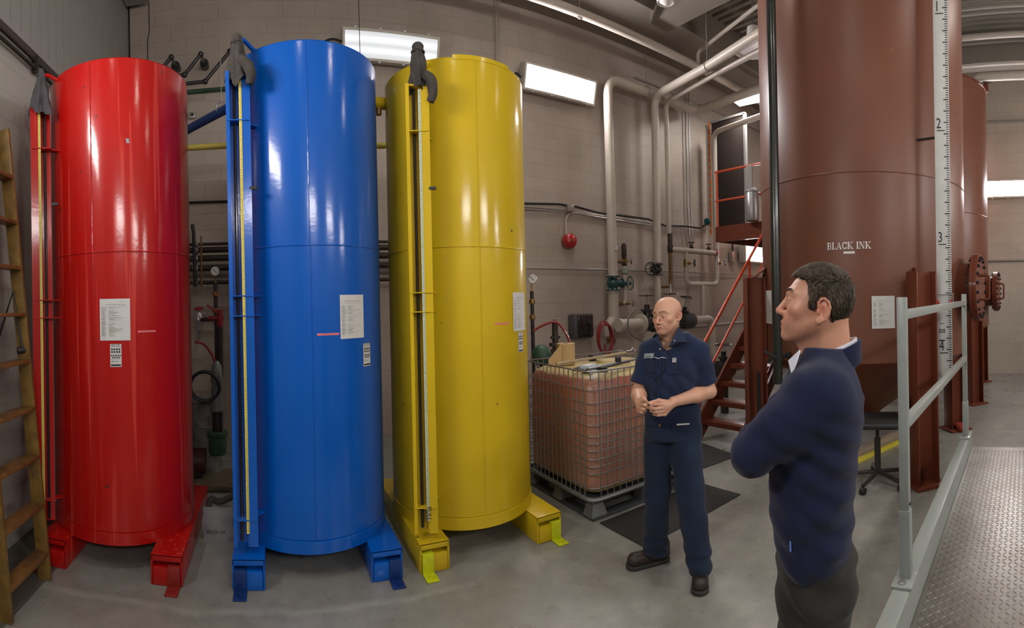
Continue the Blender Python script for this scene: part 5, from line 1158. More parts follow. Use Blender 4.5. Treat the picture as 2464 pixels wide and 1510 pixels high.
q = pd(914, 248, 3.75); T = thing('tank_fitting', 'yellow elbow fitting with a brass valve between the blue and yellow tanks', 'fitting', tuple(q)); m = MB(); m.cyl((q.x - .05, q.y, q.z), (q.x + .16, q.y + .02, q.z), .045, 18); m.build('elbow', YEL, T); MB().cyl((q.x - .01, q.y, q.z - .09), (q.x - .01, q.y, q.z - .03), .022, 12).build('valve', MATS['brass'], T)
m = MB(); a = py(861, -10, 5.0); b = py(867, 150, 5.0); m.tube([(a.x, 5.0, 6.34), (b.x, 5.0, 4.0)], .004, 6); tag(m.build('hanging_cable', MATS['cable_black']), 'thin black cable hanging in front of the two tube wall light', 'cable')
# conduits on the left wall
for i_, z in enumerate((3.58, 3.64)): pipe('electrical_conduit', ('lower' if i_ == 0 else 'upper') + ' of two dark conduits under the siding on the left wall', [(-1.765, 5.9, z), (-1.765, -1.5, z)], .014, 'brown_metal')
T = thing('conduit_clip', 'small dark clip holding the two conduits on the left wall', 'clip', (-1.76, 3.35, 3.5)); MB().box((-1.765, 3.45, 3.61), (.05, .02, .13)).build('clip', MATS['brown_metal'], T)
# things overhead and on the right
q = pd(1602, 6, 6.6); T = thing('ceiling_lamp', 'round white lamp seen from below at the top edge of the picture', 'lamp', (q.x, q.y, q.z))
MB().lathe([(.05, .25), (.13, .2), (.13, .06), (.11, 0), (.105, .0), (.11, .05)], (q.x, q.y, q.z), seg=32).build('lamp_shade', MATS['lamp_shell'], T); MB().lathe([(.1, .02), (.06, -.005), (.03, -.03), (0, -.035)], (q.x, q.y, q.z), seg=28).build('lamp_lens', MATS['lamp_off'], T); MB().cyl((q.x, q.y, q.z + .2), (q.x, q.y, ZC + .05), .02, 8).build('stem', MATS['conduit'], T)
wx = pd(1815, 228, 8.6); T = thing('ceiling_light', 'small lit strip light under the ceiling left of the huge tank', 'light', (wx.x, wx.y, wx.z)); m = MB(); m.box((wx.x + .2, wx.y - .1, wx.z + .05), (.3, 1.2, .08), .15); m.build('housing', MATS['fixture_metal'], T); m = MB(); m.box((wx.x + .2, wx.y - .1, wx.z), (.25, 1.14, .03), .15); m.build('diffuser', EM_WHITE, T)
q = pd(2340, 182, 8.4); pipe('tank_vent_pipe', 'beige pipe curving off the top of the second dark red tank', [(q.x, q.y, 4.9), (q.x, q.y, 5.28), (q.x + .1, q.y - 4.5, 5.28)], .075, bend=.2)
for z, r_, xx in ((5.9, .05, 8.2), (5.72, .045, 8.8)): pipe('roof_pipe', ('upper' if z > 5.8 else 'lower') + ' light brown pipe under the ceiling at the right edge', [(xx, 5.0, z), (xx, -2.5, z)], r_)
q = pd(2373, 200, 8.3); T = thing('rim_bracket', 'small dark bracket on the rim of the second dark red tank', 'bracket', (q.x, q.y, 4.98)); m = MB(); m.box((q.x - .03, q.y, 5.06), (.05, .08, .16), .3, bev=.01); m.build('plate', OXIDE_D, T); MB().tube([(q.x - .1, q.y + .03, 5.12), (q.x + .05, q.y - .08, 5.17)], .016, 8).build('pin', MATS['brown_metal'], T)
# ================================================================== people: smooth blended surfaces meshed by surface nets
f32 = np.float32
class SD:
    """primitives measured at points X, Y, Z"""
    def __init__(s, X, Y, Z): s.X, s.Y, s.Z = X, Y, Z
    def ell(s, c, r, R=None):
        x, y, z = s.X - f32(c[0]), s.Y - f32(c[1]), s.Z - f32(c[2])
        if R is not None: x, y, z = (f32(R[0][i]) * x + f32(R[1][i]) * y + f32(R[2][i]) * z for i in range(3))
        a = np.sqrt((x / f32(r[0])) ** 2 + (y / f32(r[1])) ** 2 + (z / f32(r[2])) ** 2)
        b = np.sqrt((x / f32(r[0] ** 2)) ** 2 + (y / f32(r[1] ** 2)) ** 2 + (z / f32(r[2] ** 2)) ** 2) + f32(1e-6)
        return a * (a - 1) / b
    def cap(s, a, b, ra, rb):
        ax, ay, az = (f32(v) for v in a); bx, by, bz = (f32(b[i] - a[i]) for i in range(3)); L = bx * bx + by * by + bz * bz + f32(1e-12)
        x, y, z = s.X - ax, s.Y - ay, s.Z - az; t = np.clip((x * bx + y * by + z * bz) / L, 0, 1)
        return np.sqrt((x - t * bx) ** 2 + (y - t * by) ** 2 + (z - t * bz) ** 2) - (f32(ra) + f32(rb - ra) * t)
    def loft(s, tab, p=2.0):
        """tab rows: z, cx, cy, rx, ry"""
        T = sorted(tab); z = [r[0] for r in T]; g = [np.interp(s.Z, z, [r[i] for r in T]).astype(f32) for i in (1, 2, 3, 4)]
        u, v = np.abs((s.X - g[0]) / g[2]), np.abs((s.Y - g[1]) / g[3])
        q = (u ** p + v ** p) ** (1 / p); d = (q - 1) * np.minimum(g[2], g[3])
        return np.maximum(d, np.maximum(s.Z - z[-1], z[0] - s.Z))
def smin(a, b, k):
    h = np.clip(.5 + .5 * (b - a) / f32(k), 0, 1); return b * (1 - h) + a * h - f32(k) * h * (1 - h)
def smax(a, b, k): return -smin(-a, -b, k)
def nets(fn, lo, hi, h, B=8):
    lo = np.array(lo, float); n = [int(math.ceil((hi[i] - lo[i]) / h / B)) * B for i in range(3)]
    nb = [k // B for k in n]; half = B * h / 2
    cx, cy, cz = [lo[i] + (np.arange(nb[i]) * B + B / 2) * h for i in range(3)]
    X, Y, Z = [a.astype(f32).ravel() for a in np.meshgrid(cx, cy, cz, indexing='ij')]
    D = fn(X, Y, Z).reshape(nb); keep = np.abs(D) < half * 1.75 * 1.6 + .012
    V = np.where(D < 0, f32(-1), f32(1)).astype(f32)
    V = np.repeat(np.repeat(np.repeat(V, B, 0), B, 1), B, 2)
    idx = np.argwhere(keep); o = np.arange(B)
    for k in range(0, len(idx), 2000):
        I = idx[k:k + 2000]
        gx = (I[:, 0:1] * B + o)[:, :, None, None]; gy = (I[:, 1:2] * B + o)[:, None, :, None]; gz = (I[:, 2:3] * B + o)[:, None, None, :]
        sh = (len(I), B, B, B)
        xx, yy, zz = [np.broadcast_to(g, sh) for g in (gx, gy, gz)]
        d = fn((lo[0] + xx * h).astype(f32).ravel(), (lo[1] + yy * h).astype(f32).ravel(), (lo[2] + zz * h).astype(f32).ravel())
        V[xx.ravel(), yy.ravel(), zz.ravel()] = d
    V[0] = V[-1] = 1; V[:, 0] = V[:, -1] = 1; V[:, :, 0] = V[:, :, -1] = 1
    V = np.clip(V, -1, 1); S_ = V < 0
    c = np.zeros([k - 1 for k in n], np.int8)
    for dx in (0, 1):
        for dy in (0, 1):
            for dz in (0, 1): c += S_[dx:n[0] - 1 + dx, dy:n[1] - 1 + dy, dz:n[2] - 1 + dz]
    act = np.argwhere((c > 0) & (c < 8)); ids = -np.ones(c.shape, np.int64); ids[act[:, 0], act[:, 1], act[:, 2]] = np.arange(len(act))
    acc = np.zeros((len(act), 3)); cnt = np.zeros(len(act))
    cor = [(a, b, d) for a in (0, 1) for b in (0, 1) for d in (0, 1)]
    for i, p in enumerate(cor):
        for q in cor[i + 1:]:
            if sum(abs(p[j] - q[j]) for j in range(3)) != 1: continue
            va = V[act[:, 0] + p[0], act[:, 1] + p[1], act[:, 2] + p[2]]; vb = V[act[:, 0] + q[0], act[:, 1] + q[1], act[:, 2] + q[2]]
            m = (va < 0) != (vb < 0); t = np.where(m, va / np.where(m, va - vb, 1), 0)
            acc += np.where(m[:, None], np.array(p) + t[:, None] * (np.array(q) - np.array(p)), 0); cnt += m
    vs = lo + (act + acc / cnt[:, None]) * h; faces = []
    for ax in range(3):
        sl0 = [slice(1, None)] * 3; a1, a2 = [(1, 2), (2, 0), (0, 1)][ax]
        e = np.argwhere(np.diff(S_.astype(np.int8), axis=ax) != 0)
        e = e[(e[:, a1] > 0) & (e[:, a2] > 0) & (e[:, a1] < c.shape[a1]) & (e[:, a2] < c.shape[a2])]
        u = np.zeros(3, int); w_ = np.zeros(3, int); u[a1] = 1; w_[a2] = 1
        q = [ids[tuple((e - s1 * u - s2 * w_).T)] for s1, s2 in ((0, 0), (1, 0), (1, 1), (0, 1))]
        F_ = np.stack(q, 1); ins = S_[tuple(e.T)]; F_[~ins] = F_[~ins][:, ::-1]; faces.append(F_[(F_ >= 0).all(1)])
    return vs, np.concatenate(faces)
class Frame:
    """person frame: x to the right as the camera sees it, y away from the camera, z up"""
    def __init__(s, az, d): s.az, s.d = az, d; s.o = Vector((d * math.sin(az), d * math.cos(az), 0)); s.r = Vector((math.cos(az), -math.sin(az), 0)); s.f = Vector((math.sin(az), math.cos(az), 0))
    def L(s, x, y, dd): p = pd(x, y, dd) - s.o; return (p.dot(s.r), p.dot(s.f), p.z)
    def W(s, vs): vs = np.asarray(vs); return np.stack([s.o.x + vs[:, 0] * s.r.x + vs[:, 1] * s.f.x, s.o.y + vs[:, 0] * s.r.y + vs[:, 1] * s.f.y, vs[:, 2]], 1)
def net_obj(name, mat, frame, parent, fn, lo, hi, h, tint=None, relax=1):
    vs, fs = nets(fn, lo, hi, h)
    me = bpy.data.meshes.new(name); n = len(vs); Wv = frame.W(vs)
    if parent is None: Wv = Wv - np.array([frame.o.x, frame.o.y, 0])
    me.vertices.add(n); me.vertices.foreach_set('co', Wv.astype(np.float32).ravel())
    me.loops.add(len(fs) * 4); me.loops.foreach_set('vertex_index', fs.astype(np.int32).ravel()); me.polygons.add(len(fs)); me.polygons.foreach_set('loop_start', np.arange(0, len(fs) * 4, 4, dtype=np.int32))
    me.update(calc_edges=True); me.validate(); me.polygons.foreach_set('use_smooth', [True] * len(me.polygons))
    for m in (mat if isinstance(mat, list) else [mat]): me.materials.append(m)
    if tint is not None and len(me.vertices) == n:
        at = me.color_attributes.new('tint', 'FLOAT_COLOR', 'POINT'); C = np.ones((n, 4), np.float32); C[:, :3] = tint(vs[:, 0], vs[:, 1], vs[:, 2]); at.data.foreach_set('color', C.ravel())
    ob = bpy.data.objects.new(name, me); COL.objects.link(ob)
    if parent is None: ob.location = (frame.o.x, frame.o.y, 0)
    else: attach(ob, parent)
    if relax: sm = ob.modifiers.new('smooth', 'SMOOTH'); sm.factor = .5; sm.iterations = relax
    return ob
def skin_mat(name, base):
    m = M(name, base, .42, bump=.12, bscale=260, sss=.12, spec=.45); n = m.node_tree.nodes; L = m.node_tree.links.new
    a = n.new('ShaderNodeAttribute'); a.attribute_name = 'tint'; x = n.new('ShaderNodeMix'); x.data_type = 'RGBA'; x.blend_type = 'MULTIPLY'; x.inputs[0].default_value = 1; x.inputs[6].default_value = (*base, 1)
    L(a.outputs['Color'], x.inputs[7]); L(x.outputs[2], n['Principled BSDF'].inputs['Base Color']); return m
def cloth_mat(name, col, var=.25, vscale=7, rough=.9, weave=420):
    m = M(name, col, rough, bump=.25, bscale=weave, var=var, vscale=vscale, spec=.2); b = m.node_tree.nodes['Principled BSDF']; b.inputs['Sheen Weight'].default_value = .12; b.inputs['Sheen Roughness'].default_value = .5; return m
def face(s, HX, k=1.0, brow=1.0, heavy=0.0, cran=((0, -.010, .024), (.0745, .094, .079)), ez=0.0):
    """head in its own axes: x sideways, y forward, z up, origin between the ears at eye level"""
    d = s.ell(*cran); d = smin(d, s.ell((0, .022, -.016), (.063, .062, .076)), .03)
    d = smin(d, s.ell((0, .034, -.060), (.050 + heavy * .006, .050, .042)), .025)
    for sx in (-1, 1):
        d = smin(d, s.cap((sx * (.050 + heavy * .006), .004, -.052), (sx * .016, .074, -.093), .017, .015), .022)
        d = smin(d, s.ell((sx * .043, .056, -.024), (.022, .022, .019)), .02)
        d = smin(d, s.cap((sx * .010, .083, .019), (sx * .047, .064, .018), .0095, .008), .012)
        d = smin(d, s.ell((sx * .024, .072, -.055), (.018, .02, .022)), .02)
    d = smin(d, s.ell((0, .077, -.091), (.020, .0165, .0165)), .018)
    d = smin(d, s.ell((0, .080, -.066), (.024, .0135, .02)), .012)
    for sx in (-1, 1): d = smax(d, -s.ell((sx * .031, .0935, -.003), (.017, .0155, .0115)), .008)
    d = smin(d, s.cap((0, .082, .010), (0, .1055, -.030), .0065, .0085), .009); d = smin(d, s.ell((0, .1055, -.034), (.0105, .0105, .0095)), .006)
    for sx in (-1, 1):
        d = smin(d, s.ell((sx * .0125, .0945, -.0375), (.0085, .0105, .0078)), .005)
        d = smax(d, -s.ell((sx * .0065, .1005, -.0445), (.0028, .0042, .003)), .002)
        d = smin(d, s.ell((sx * .031, .0725, -.003), (.0148, .0138, .0138)), .003)
        d = smax(d, -s.ell((sx * .031, .0875, -.0045), (.0125, .010, .0043 * k)), .0015)
    d = smax(d, -s.cap((0, .104, -.044), (0, .101, -.056), .003, .0035), .004)
    for sx in (-1, 1):
        d = smin(d, s.cap((sx * .021, .081, -.0672), (sx * .002, .0945, -.0622), .0035, .0052), .004)
        d = smin(d, s.cap((sx * .019, .0815, -.0695), (0, .0925, -.0725), .0035, .0058), .004)
        d = smax(d, -s.cap((sx * .021, .088, -.0678), (0, .1015, -.0672), .0014, .0017), .0018)
        d = smax(d, -s.cap((sx * .020, .0995, -.040), (sx * .031, .0905, -.062), .003, .003), .010)
        # ear
        R = Matrix.Rotation(sx * .35, 3, 'Z') @ Matrix.Rotation(-.15, 3, 'X')
        e = s.ell((sx * .0780, -.010, -.012 + ez), (.0055, .0165, .0285), R); e = smin(e, s.ell((sx * .0770, .0015, -.038 + ez), (.0055, .0080, .0095)), .006)
        e = smax(e, -s.ell((sx * .0850, -.006, -.014 + ez), (.0075, .0105, .0165), R), .002)
        hp = [(sx * (.0800 + .0035 * math.sin(t)), -.010 - .0165 * math.cos(t - .9) * (1 if 1 else 0), -.011 + ez + .0275 * math.sin(t - .9 + PI / 2 - .55)) for t in [.1 + .42 * q for q in range(9)]]
        hp = [(sx * .0795, .004, -.004), (sx * .0815, .0055, .008), (sx * .083, -.001, .0175), (sx * .0845, -.011, .0195), (sx * .0865, -.021, .012), (sx * .0870, -.0255, -.002), (sx * .0850, -.0235, -.018), (sx * .0815, -.0155, -.032), (sx * .079, -.005, -.040)]
        for q in range(len(hp) - 1): e = smin(e, s.cap((hp[q][0], hp[q][1], hp[q][2] + ez), (hp[q + 1][0], hp[q + 1][1], hp[q + 1][2] + ez), .0030, .0030), .002)
        e = smin(e, s.cap((sx * .0825, -.016, .006 + ez), (sx * .0815, -.013, -.022 + ez), .0022, .0022), .003); e = smin(e, s.cap((sx * .080, .0045, -.012 + ez), (sx * .080, .0045, -.019 + ez), .0038, .003), .003)
        d = smin(d, e, .006)
    return d
def head_axes(c, yaw, pitch, roll=0.0):
    """yaw 0 looks at the camera, +90 looks to image left"""
    f = Vector((-math.sin(yaw) * math.cos(pitch), -math.cos(yaw) * math.cos(pitch), math.sin(pitch))); r = Vector((-math.cos(yaw), math.sin(yaw), 0))
    u = r.cross(f)
    if u.z < 0: r = -r; u = r.cross(f)
    if roll: R = Matrix.Rotation(roll, 3, f); r = R @ r; u = R @ u
    return Vector(c), r, f, u
def to_head(A, X, Y, Z, sc_=1.0):
    c, r, f, u = A; x, y, z = X - f32(c[0]), Y - f32(c[1]), Z - f32(c[2]); q = f32(1 / sc_)
    return (x * f32(r.x) + y * f32(r.y) + z * f32(r.z)) * q, (x * f32(f.x) + y * f32(f.y) + z * f32(f.z)) * q, (x * f32(u.x) + y * f32(u.y) + z * f32(u.z)) * q
def from_head(A, p, sc_=1.0): c, r, f, u = A; return c + (r * p[0] + f * p[1] + u * p[2]) * sc_
def blob(x, y, z, c, r): return np.exp(-(((x - c[0]) / r[0]) ** 2 + ((y - c[1]) / r[1]) ** 2 + ((z - c[2]) / r[2]) ** 2))
def face_tint(A, sc_, brow_col, stubble, hair=None):
    def fn(X, Y, Z):
        x, y, z = to_head(A, X.astype(f32), Y.astype(f32), Z.astype(f32), sc_); T = np.ones((len(x), 3))
        def mixc(w, col):
            nonlocal T; w = np.clip(w, 0, 1)[:, None]; T = T * (1 - w) + T * np.array(col) * w
        ax_ = np.abs(x); near = (np.abs(y) < .14) & (np.abs(z) < .13)
        mixc(near * blob(ax_, y, z, (0, .094, -.067), (.019, .03, .0075)) * 1.1, (.80, .50, .50))
        mixc(near * blob(ax_, y, z, (.042, .065, -.03), (.022, .03, .022)) * .6, (1.0, .74, .70)); mixc(near * blob(ax_, y, z, (0, .11, -.034), (.014, .02, .014)) * .6, (1.0, .72, .68))
        mixc(near * blob(ax_, y, z, (.08, -.01, -.01), (.012, .03, .035)) * .7, (1.0, .70, .66))
        b = np.exp(-((z - .0210 - .004 * np.sin(ax_ * 60)) / .0055) ** 2) * (ax_ > .010) * (ax_ < .052) * (y > .03); mixc(near * b * .9, brow_col)
        mixc(near * np.exp(-((z + .0005) / .0014) ** 2) * (np.abs(ax_ - .031) < .0135) * (y > .06) * .8, (.35, .25, .22))
        st = (z < -.045) * (z > -.125) * (y > -.01) * np.clip((-.045 - z) / .02, 0, 1) * near; mixc(st * stubble, (.80, .76, .76))
        if hair: mixc(near * hair(x, y, z), (.52, .48, .46))
        return T
    return fn
def eyes(A, sc_, parent, frame, gaze, names=('eyeball',)):
    for sx in (-1, 1):
        c = from_head(A, (sx * .031, .0715, -.004), sc_); m = MB(); m.sphere((0, 0, 0), .0128 * sc_, 32, 24)
        g = (A[2] + A[1] * gaze[0] + A[3] * gaze[1]).normalized(); vs = np.array(m.v); cen = np.array([np.mean([m.v[i] for i in f_], 0) for f_ in m.f]); cen /= np.linalg.norm(cen, axis=1)[:, None]
        dt = cen @ np.array(g); m.mi = [2 if t > .972 else (1 if t > .885 else 0) for t in dt]
        m.v = [tuple(r_) for r_ in frame.W(vs + np.array(c))]; m.build('eye', [M('eye_white', (.62, .58, .54), .15, coat=.5), M('iris_grey', (.10, .12, .12), .1, coat=.5), M('pupil', (.005, .005, .005), .1, coat=.5)], parent, 180)
def wrinkle(X, Y, Z, amp, fr=(22, 18, 30), ph=0.0):
    return f32(amp) * (np.sin(fr[0] * X + 3 * np.sin(fr[2] * .35 * Z + ph) + ph) * np.sin(fr[2] * Z + 2.4 * np.sin(fr[1] * X + ph) + fr[1] * Y) + .5 * np.sin(2.1 * fr[2] * Z + 1.7 * fr[0] * X + 2 * ph))
def hand_fn(s, wrist, knuck, fingers, thumb, r=.0095, k=.006):
    """wrist point, list of 4 knuckle points, fingers: joints after each knuckle, thumb chain"""
    kc = np.mean(np.array(knuck), 0); d = s.cap(wrist, tuple(np.array(wrist) * .45 + kc * .55), .024, .023)
    for q in knuck: d = smin(d, s.cap(tuple(np.array(wrist) * .6 + np.array(q) * .4), q, .0145, .0112), .014)
    for q, ch in zip(knuck, fingers):
        pr = q; rr = r * 1.08
        for j in ch: d = smin(d, s.cap(pr, j, rr, rr * .92), k * .6); pr = j; rr *= .92
    pr = thumb[0]; rr = r * 1.35
    for j in thumb[1:]: d = smin(d, s.cap(pr, j, rr, rr * .88), k * 1.3); pr = j; rr *= .88
    return d

def brows(A, sc_, parent, frame, mat, seed):
    rnd = random.Random(seed)
    for sx in (-1, 1):
        m = MB()
        for i in range(150):
            t = rnd.random(); base = np.array([sx * (.010 + .037 * t), .083 - .019 * t, .0205 + .004 * math.sin(PI * min(t * 1.2, 1)) - .003 * max(t - .8, 0) * 5])
            n_ = np.array([sx * (.15 + .65 * t), 1 - .45 * t, .12 + rnd.uniform(-.28, .28)]); n_ /= np.linalg.norm(n_); p = base + n_ * (.0098 - .0012 * t)
            d_ = np.array([sx * (.8 + .2 * t), -.35 * (1 + t), rnd.uniform(.0, .5) * (1 - t)]); d_ -= n_ * d_.dot(n_); d_ /= np.linalg.norm(d_); s_ = np.cross(n_, d_) * .00045; e = p + d_ * rnd.uniform(.005, .009) + n_ * .0008
            q = [from_head(A, v, sc_) for v in (p + s_, p - s_, p + n_ * .0006, e)]; m.add([tuple(v) for v in q], [(0, 1, 3), (1, 2, 3), (2, 0, 3), (0, 2, 1)])
        m.v = [tuple(r_) for r_ in frame.W(np.array(m.v))]; m.build('eyebrow', mat, parent, 0)
# ------------------------------------------------------------------ the bald worker
WK = Frame(.815, 2.95); L = WK.L
SKIN1 = skin_mat('skin_worker', (.60, .33, .225)); NAVY = cloth_mat('work_shirt_navy', (.017, .028, .070), .3, 5); NAVYT = cloth_mat('work_trousers_navy', (.015, .027, .060), .35, 4)
hs1 = 1.0; HC1 = L(1606, 756, 2.93); HA1 = head_axes(HC1, math.radians(36), math.radians(-6), math.radians(3))
nk = L(1611, 812, 2.97)
sl_, sr_ = L(1560, 838, 2.98), L(1682, 838, 2.93)          # shoulders as seen: left and right
el_, er_ = L(1537, 943, 2.93), L(1707, 941, 2.93)
wl_, wr_ = L(1539, 966, 2.73), L(1621, 966, 2.72)
def V3(*a): return np.array(a)
# hands meet in front of the belly, fingertips of both pinching a small part
pin = L(1559, 972, 2.64)
def hpt(x, y, d): return L(x, y, d)
kl = [hpt(1545, 966, 2.66), hpt(1541, 974, 2.67), hpt(1538, 981, 2.68), hpt(1536, 988, 2.70)]
fl_ = [[hpt(1553, 962, 2.625), pin], [hpt(1551, 974, 2.625), hpt(1556, 980, 2.65)], [hpt(1548, 984, 2.635), hpt(1553, 988, 2.665)], [hpt(1544, 991, 2.65), hpt(1549, 993, 2.68)]]
tl_ = [hpt(1541, 960, 2.70), hpt(1549, 958, 2.665), hpt(1556, 968, 2.645)]
kr = [hpt(1596, 973, 2.66), hpt(1594, 981, 2.655), hpt(1595, 989, 2.66), hpt(1600, 996, 2.675)]
fr_ = [[hpt(1578, 972, 2.63), hpt(1563, 975, 2.645)], [hpt(1576, 983, 2.62), hpt(1563, 981, 2.65)], [hpt(1577, 991, 2.63), hpt(1566, 988, 2.66)], [hpt(1583, 998, 2.645), hpt(1573, 996, 2.675)]]
tr_ = [hpt(1604, 966, 2.69), hpt(1585, 963, 2.665), hpt(1564, 969, 2.655)]
def body1(X, Y, Z):
    s0 = SD(X, Y, Z); x, y, z = to_head(HA1, X, Y, Z, hs1); s = SD(x, y, z); d = face(s, HA1, 1.0, heavy=.6) * f32(hs1)
    a = from_head(HA1, (0, -.012, -.055)); d = smin(d, s0.cap(tuple(a), (nk[0], nk[1] + .01, nk[2]), .056, .060), .022)
    a2 = from_head(HA1, (0, .03, -.095)); d = smin(d, s0.cap(tuple(a2), (nk[0] - .01, nk[1] - .03, nk[2] - .01), .026, .035), .03)
    d = smin(d, s0.ell((nk[0], nk[1] + .0, nk[2] - .09), (.115, .082, .075)), .05)
    d = smin(d, s0.loft([(.92, .0, .0, .12, .09), (1.1, -.01, .0, .13, .10), (1.33, -.02, .01, .15, .10), (1.36, -.02, .01, .10, .07)]), .03)
    for S0, E0, W0, K_, F_, T_ in ((sl_, el_, wl_, kl, fl_, tl_), (sr_, er_, wr_, kr, fr_, tr_)):
        arm = s0.cap(S0, E0, .036, .040); mid = tuple(np.array(E0) * .62 + np.array(W0) * .38); arm = smin(arm, s0.cap(E0, mid, .040, .043), .02); arm = smin(arm, s0.cap(mid, W0, .042, .027), .02)
        arm = smin(arm, hand_fn(s0, W0, K_, F_, T_, .0092), .016); d = smin(d, arm, .012)
    return d
def bald_stubble(x, y, z): return np.clip(.35 * (z < .045) * (z > -.05) * (y < .022) * (np.abs(x) > .0), 0, 1) * np.clip((.045 - z) / .03, 0, 1) * .6
P1 = net_obj('person', SKIN1, WK, None, body1, (-.30, -.40, .90), (.30, .22, 1.74), .0030, face_tint(HA1, hs1, (.42, .34, .30), .35, bald_stubble), 1)
tag(P1, 'person in short sleeved navy work clothes fingering a small part in both hands', 'person')
eyes(HA1, hs1, P1, WK, (.15, -.18)); brows(HA1, hs1, P1, WK, M('brow_brown', (.16, .10, .07), .6), 6)
ZF = lambda y, dd: EYE - (y - 716) * dd / F
def shirt1(X, Y, Z):
    s = SD(X, Y, Z); T = [(.935, -.026, .0, .168, .120), (.98, -.028, .0, .167, .128), (1.06, -.030, -.008, .166, .134), (1.16, -.028, -.008, .170, .132), (1.26, -.026, .0, .172, .125), (1.34, -.022, .005, .168, .112), (1.40, -.018, .01, .135, .09), (1.455, -.012, .015, .085, .068)]
    d = s.loft(T, 2.3)
    for S0, E0, sg in ((sl_, el_, -1), (sr_, er_, 1)):
        S1 = (S0[0], S0[1], S0[2] - .012); d = smin(d, s.cap((-.012 + sg * .05, .015, 1.425), S1, .045, .060), .05)
        e = np.array(S1) + (np.array(E0) - np.array(S1)) * .80; sleeve = s.cap(S1, tuple(e), .058, .063)
        n = (np.array(E0) - np.array(S1)); n = n / np.linalg.norm(n); pl = (s.X - f32(e[0])) * f32(n[0]) + (s.Y - f32(e[1])) * f32(n[1]) + (s.Z - f32(e[2])) * f32(n[2])
        sleeve = smax(sleeve, pl, .006)
        inner = s.cap(tuple(e - n * .05), tuple(e + n * .05), .048, .052); sleeve = smax(sleeve, -inner, .004)
        d = smin(d, sleeve, .014)
    d = d + wrinkle(X, Y, Z, .0030, (19, 14, 27), .6) + f32(.004) * (np.sin(60 * (s.Z + .9 * s.X) + 2 * np.sin(16 * s.X)) * np.exp(-((s.Z - 1.16) / .09) ** 2) * (np.abs(s.X + .02) < .17)).astype(f32)
    # open collar
    c = s.cap((nk[0] - .005, nk[1] - .02, nk[2] - .03), (nk[0] - .002, nk[1] - .0, nk[2] + .12), .066, .09); d = smax(d, -c, .006)
    v = s.cap((nk[0] - .015, nk[1] - .075, nk[2] - .005), (-.055, -.13, 1.325), .042, .008); d = smax(d, -v, .006)
    return d
SH = net_obj('work_shirt', NAVY, WK, P1, shirt1, (-.31, -.22, .90), (.28, .20, 1.50), .0045, None, 1)
# collar flaps, placket, pocket, name patch, buttons, glasses and pen
def on_front(px_, py_, fn, d0=2.62):
    """first point of a surface met along the sight line"""
    for i in range(200):
        dd = d0 + i * .003; q = L(px_, py_, dd)
        if fn(*(np.array([v], f32) for v in q))[0] < 0: return np.array(L(px_, py_, dd - .004))
    return np.array(L(px_, py_, 2.8))
def patch(name, mat, pts, fn, th=.003, n=5, parent=P1, lift=0.0):
    """quad given by four pixels, laid on the surface fn"""
    g = []; 
    for j in range(n + 1):
        for i in range(n + 1):
            u, v = i / n, j / n; x = (pts[0][0] * (1 - u) + pts[1][0] * u) * (1 - v) + (pts[3][0] * (1 - u) + pts[2][0] * u) * v; y = (pts[0][1] * (1 - u) + pts[1][1] * u) * (1 - v) + (pts[3][1] * (1 - u) + pts[2][1] * u) * v
            g.append(on_front(x, y, fn) + np.array([0, -lift, 0]))
    W_ = n + 1; fs = [(j * W_ + i, j * W_ + i + 1, (j + 1) * W_ + i + 1, (j + 1) * W_ + i) for j in range(n) for i in range(n)]
    m = MB(); gb = [q + np.array([0, th, 0]) for q in g]; m.add(g + gb, fs + [tuple(len(g) + i for i in f_)[::-1] for f_ in fs] + [(i, i + 1, len(g) + i + 1, len(g) + i) for i in range(n)] + [(n * W_ + i, n * W_ + i + 1, len(g) + n * W_ + i + 1, len(g) + n * W_ + i) for i in range(n)] + [(j * W_ + e, (j + 1) * W_ + e, len(g) + (j + 1) * W_ + e, len(g) + j * W_ + e) for j in range(n) for e in (0, n)])
    m.v = [tuple(r_) for r_ in WK.W(np.array(m.v))]; return m.build(name, mat, parent, 60)
for poly in ([(1583, 803), (1579, 815), (1564, 818), (1577, 802)],): patch('collar', NAVY, poly, shirt1, .006, 4, SH, .010)
def flap(pts, name):
    m = MB(); P_ = [np.array(L(*p)) for p in pts]; m.plate([tuple(q) for q in P_], .006); m.v = [tuple(r_) for r_ in WK.W(np.array(m.v))]; return m.build(name, NAVY, SH, 60)
flap([(1633, 786, 2.93), (1655, 822, 2.835), (1630, 823, 2.80), (1607, 836, 2.80), (1622, 808, 2.845)], 'collar')
flap([(1583, 803, 2.855), (1590, 836, 2.80), (1580, 822, 2.80), (1567, 819, 2.815)], 'collar')
patch('name_patch', M('patch_cloth', (.28, .33, .36), .8), [(1550, 850), (1574, 849), (1572, 860), (1549, 862)], shirt1, .002, 3, SH, .003)
m = MB(); vs, fs = text_mesh('TimColab', .0125, .15); g = []
base = on_front(1552, 859, shirt1) + np.array([0, -.0075, 0]); e2 = on_front(1572, 857, shirt1) + np.array([0, -.0075, 0]); dv = (e2 - base) / np.linalg.norm(e2 - base)
m.add([base + dv * x * .75 + np.array([0, 0, y]) for x, y in vs], fs); m.v = [tuple(r_) for r_ in WK.W(np.array(m.v))]; m.build('patch_lettering', MATS['black_ink_print'], SH, 0)
patch('pocket', NAVY, [(1552, 865), (1575, 865), (1575, 895), (1554, 897)], shirt1, .002, 4, SH, .002); patch('pocket', NAVY, [(1602, 866), (1640, 868), (1640, 900), (1603, 900)], shirt1, .002, 4, SH, .002)
patch('placket', NAVY, [(1586, 848), (1594, 848), (1584, 1010), (1576, 1010)], shirt1, .002, 8, SH, .002)
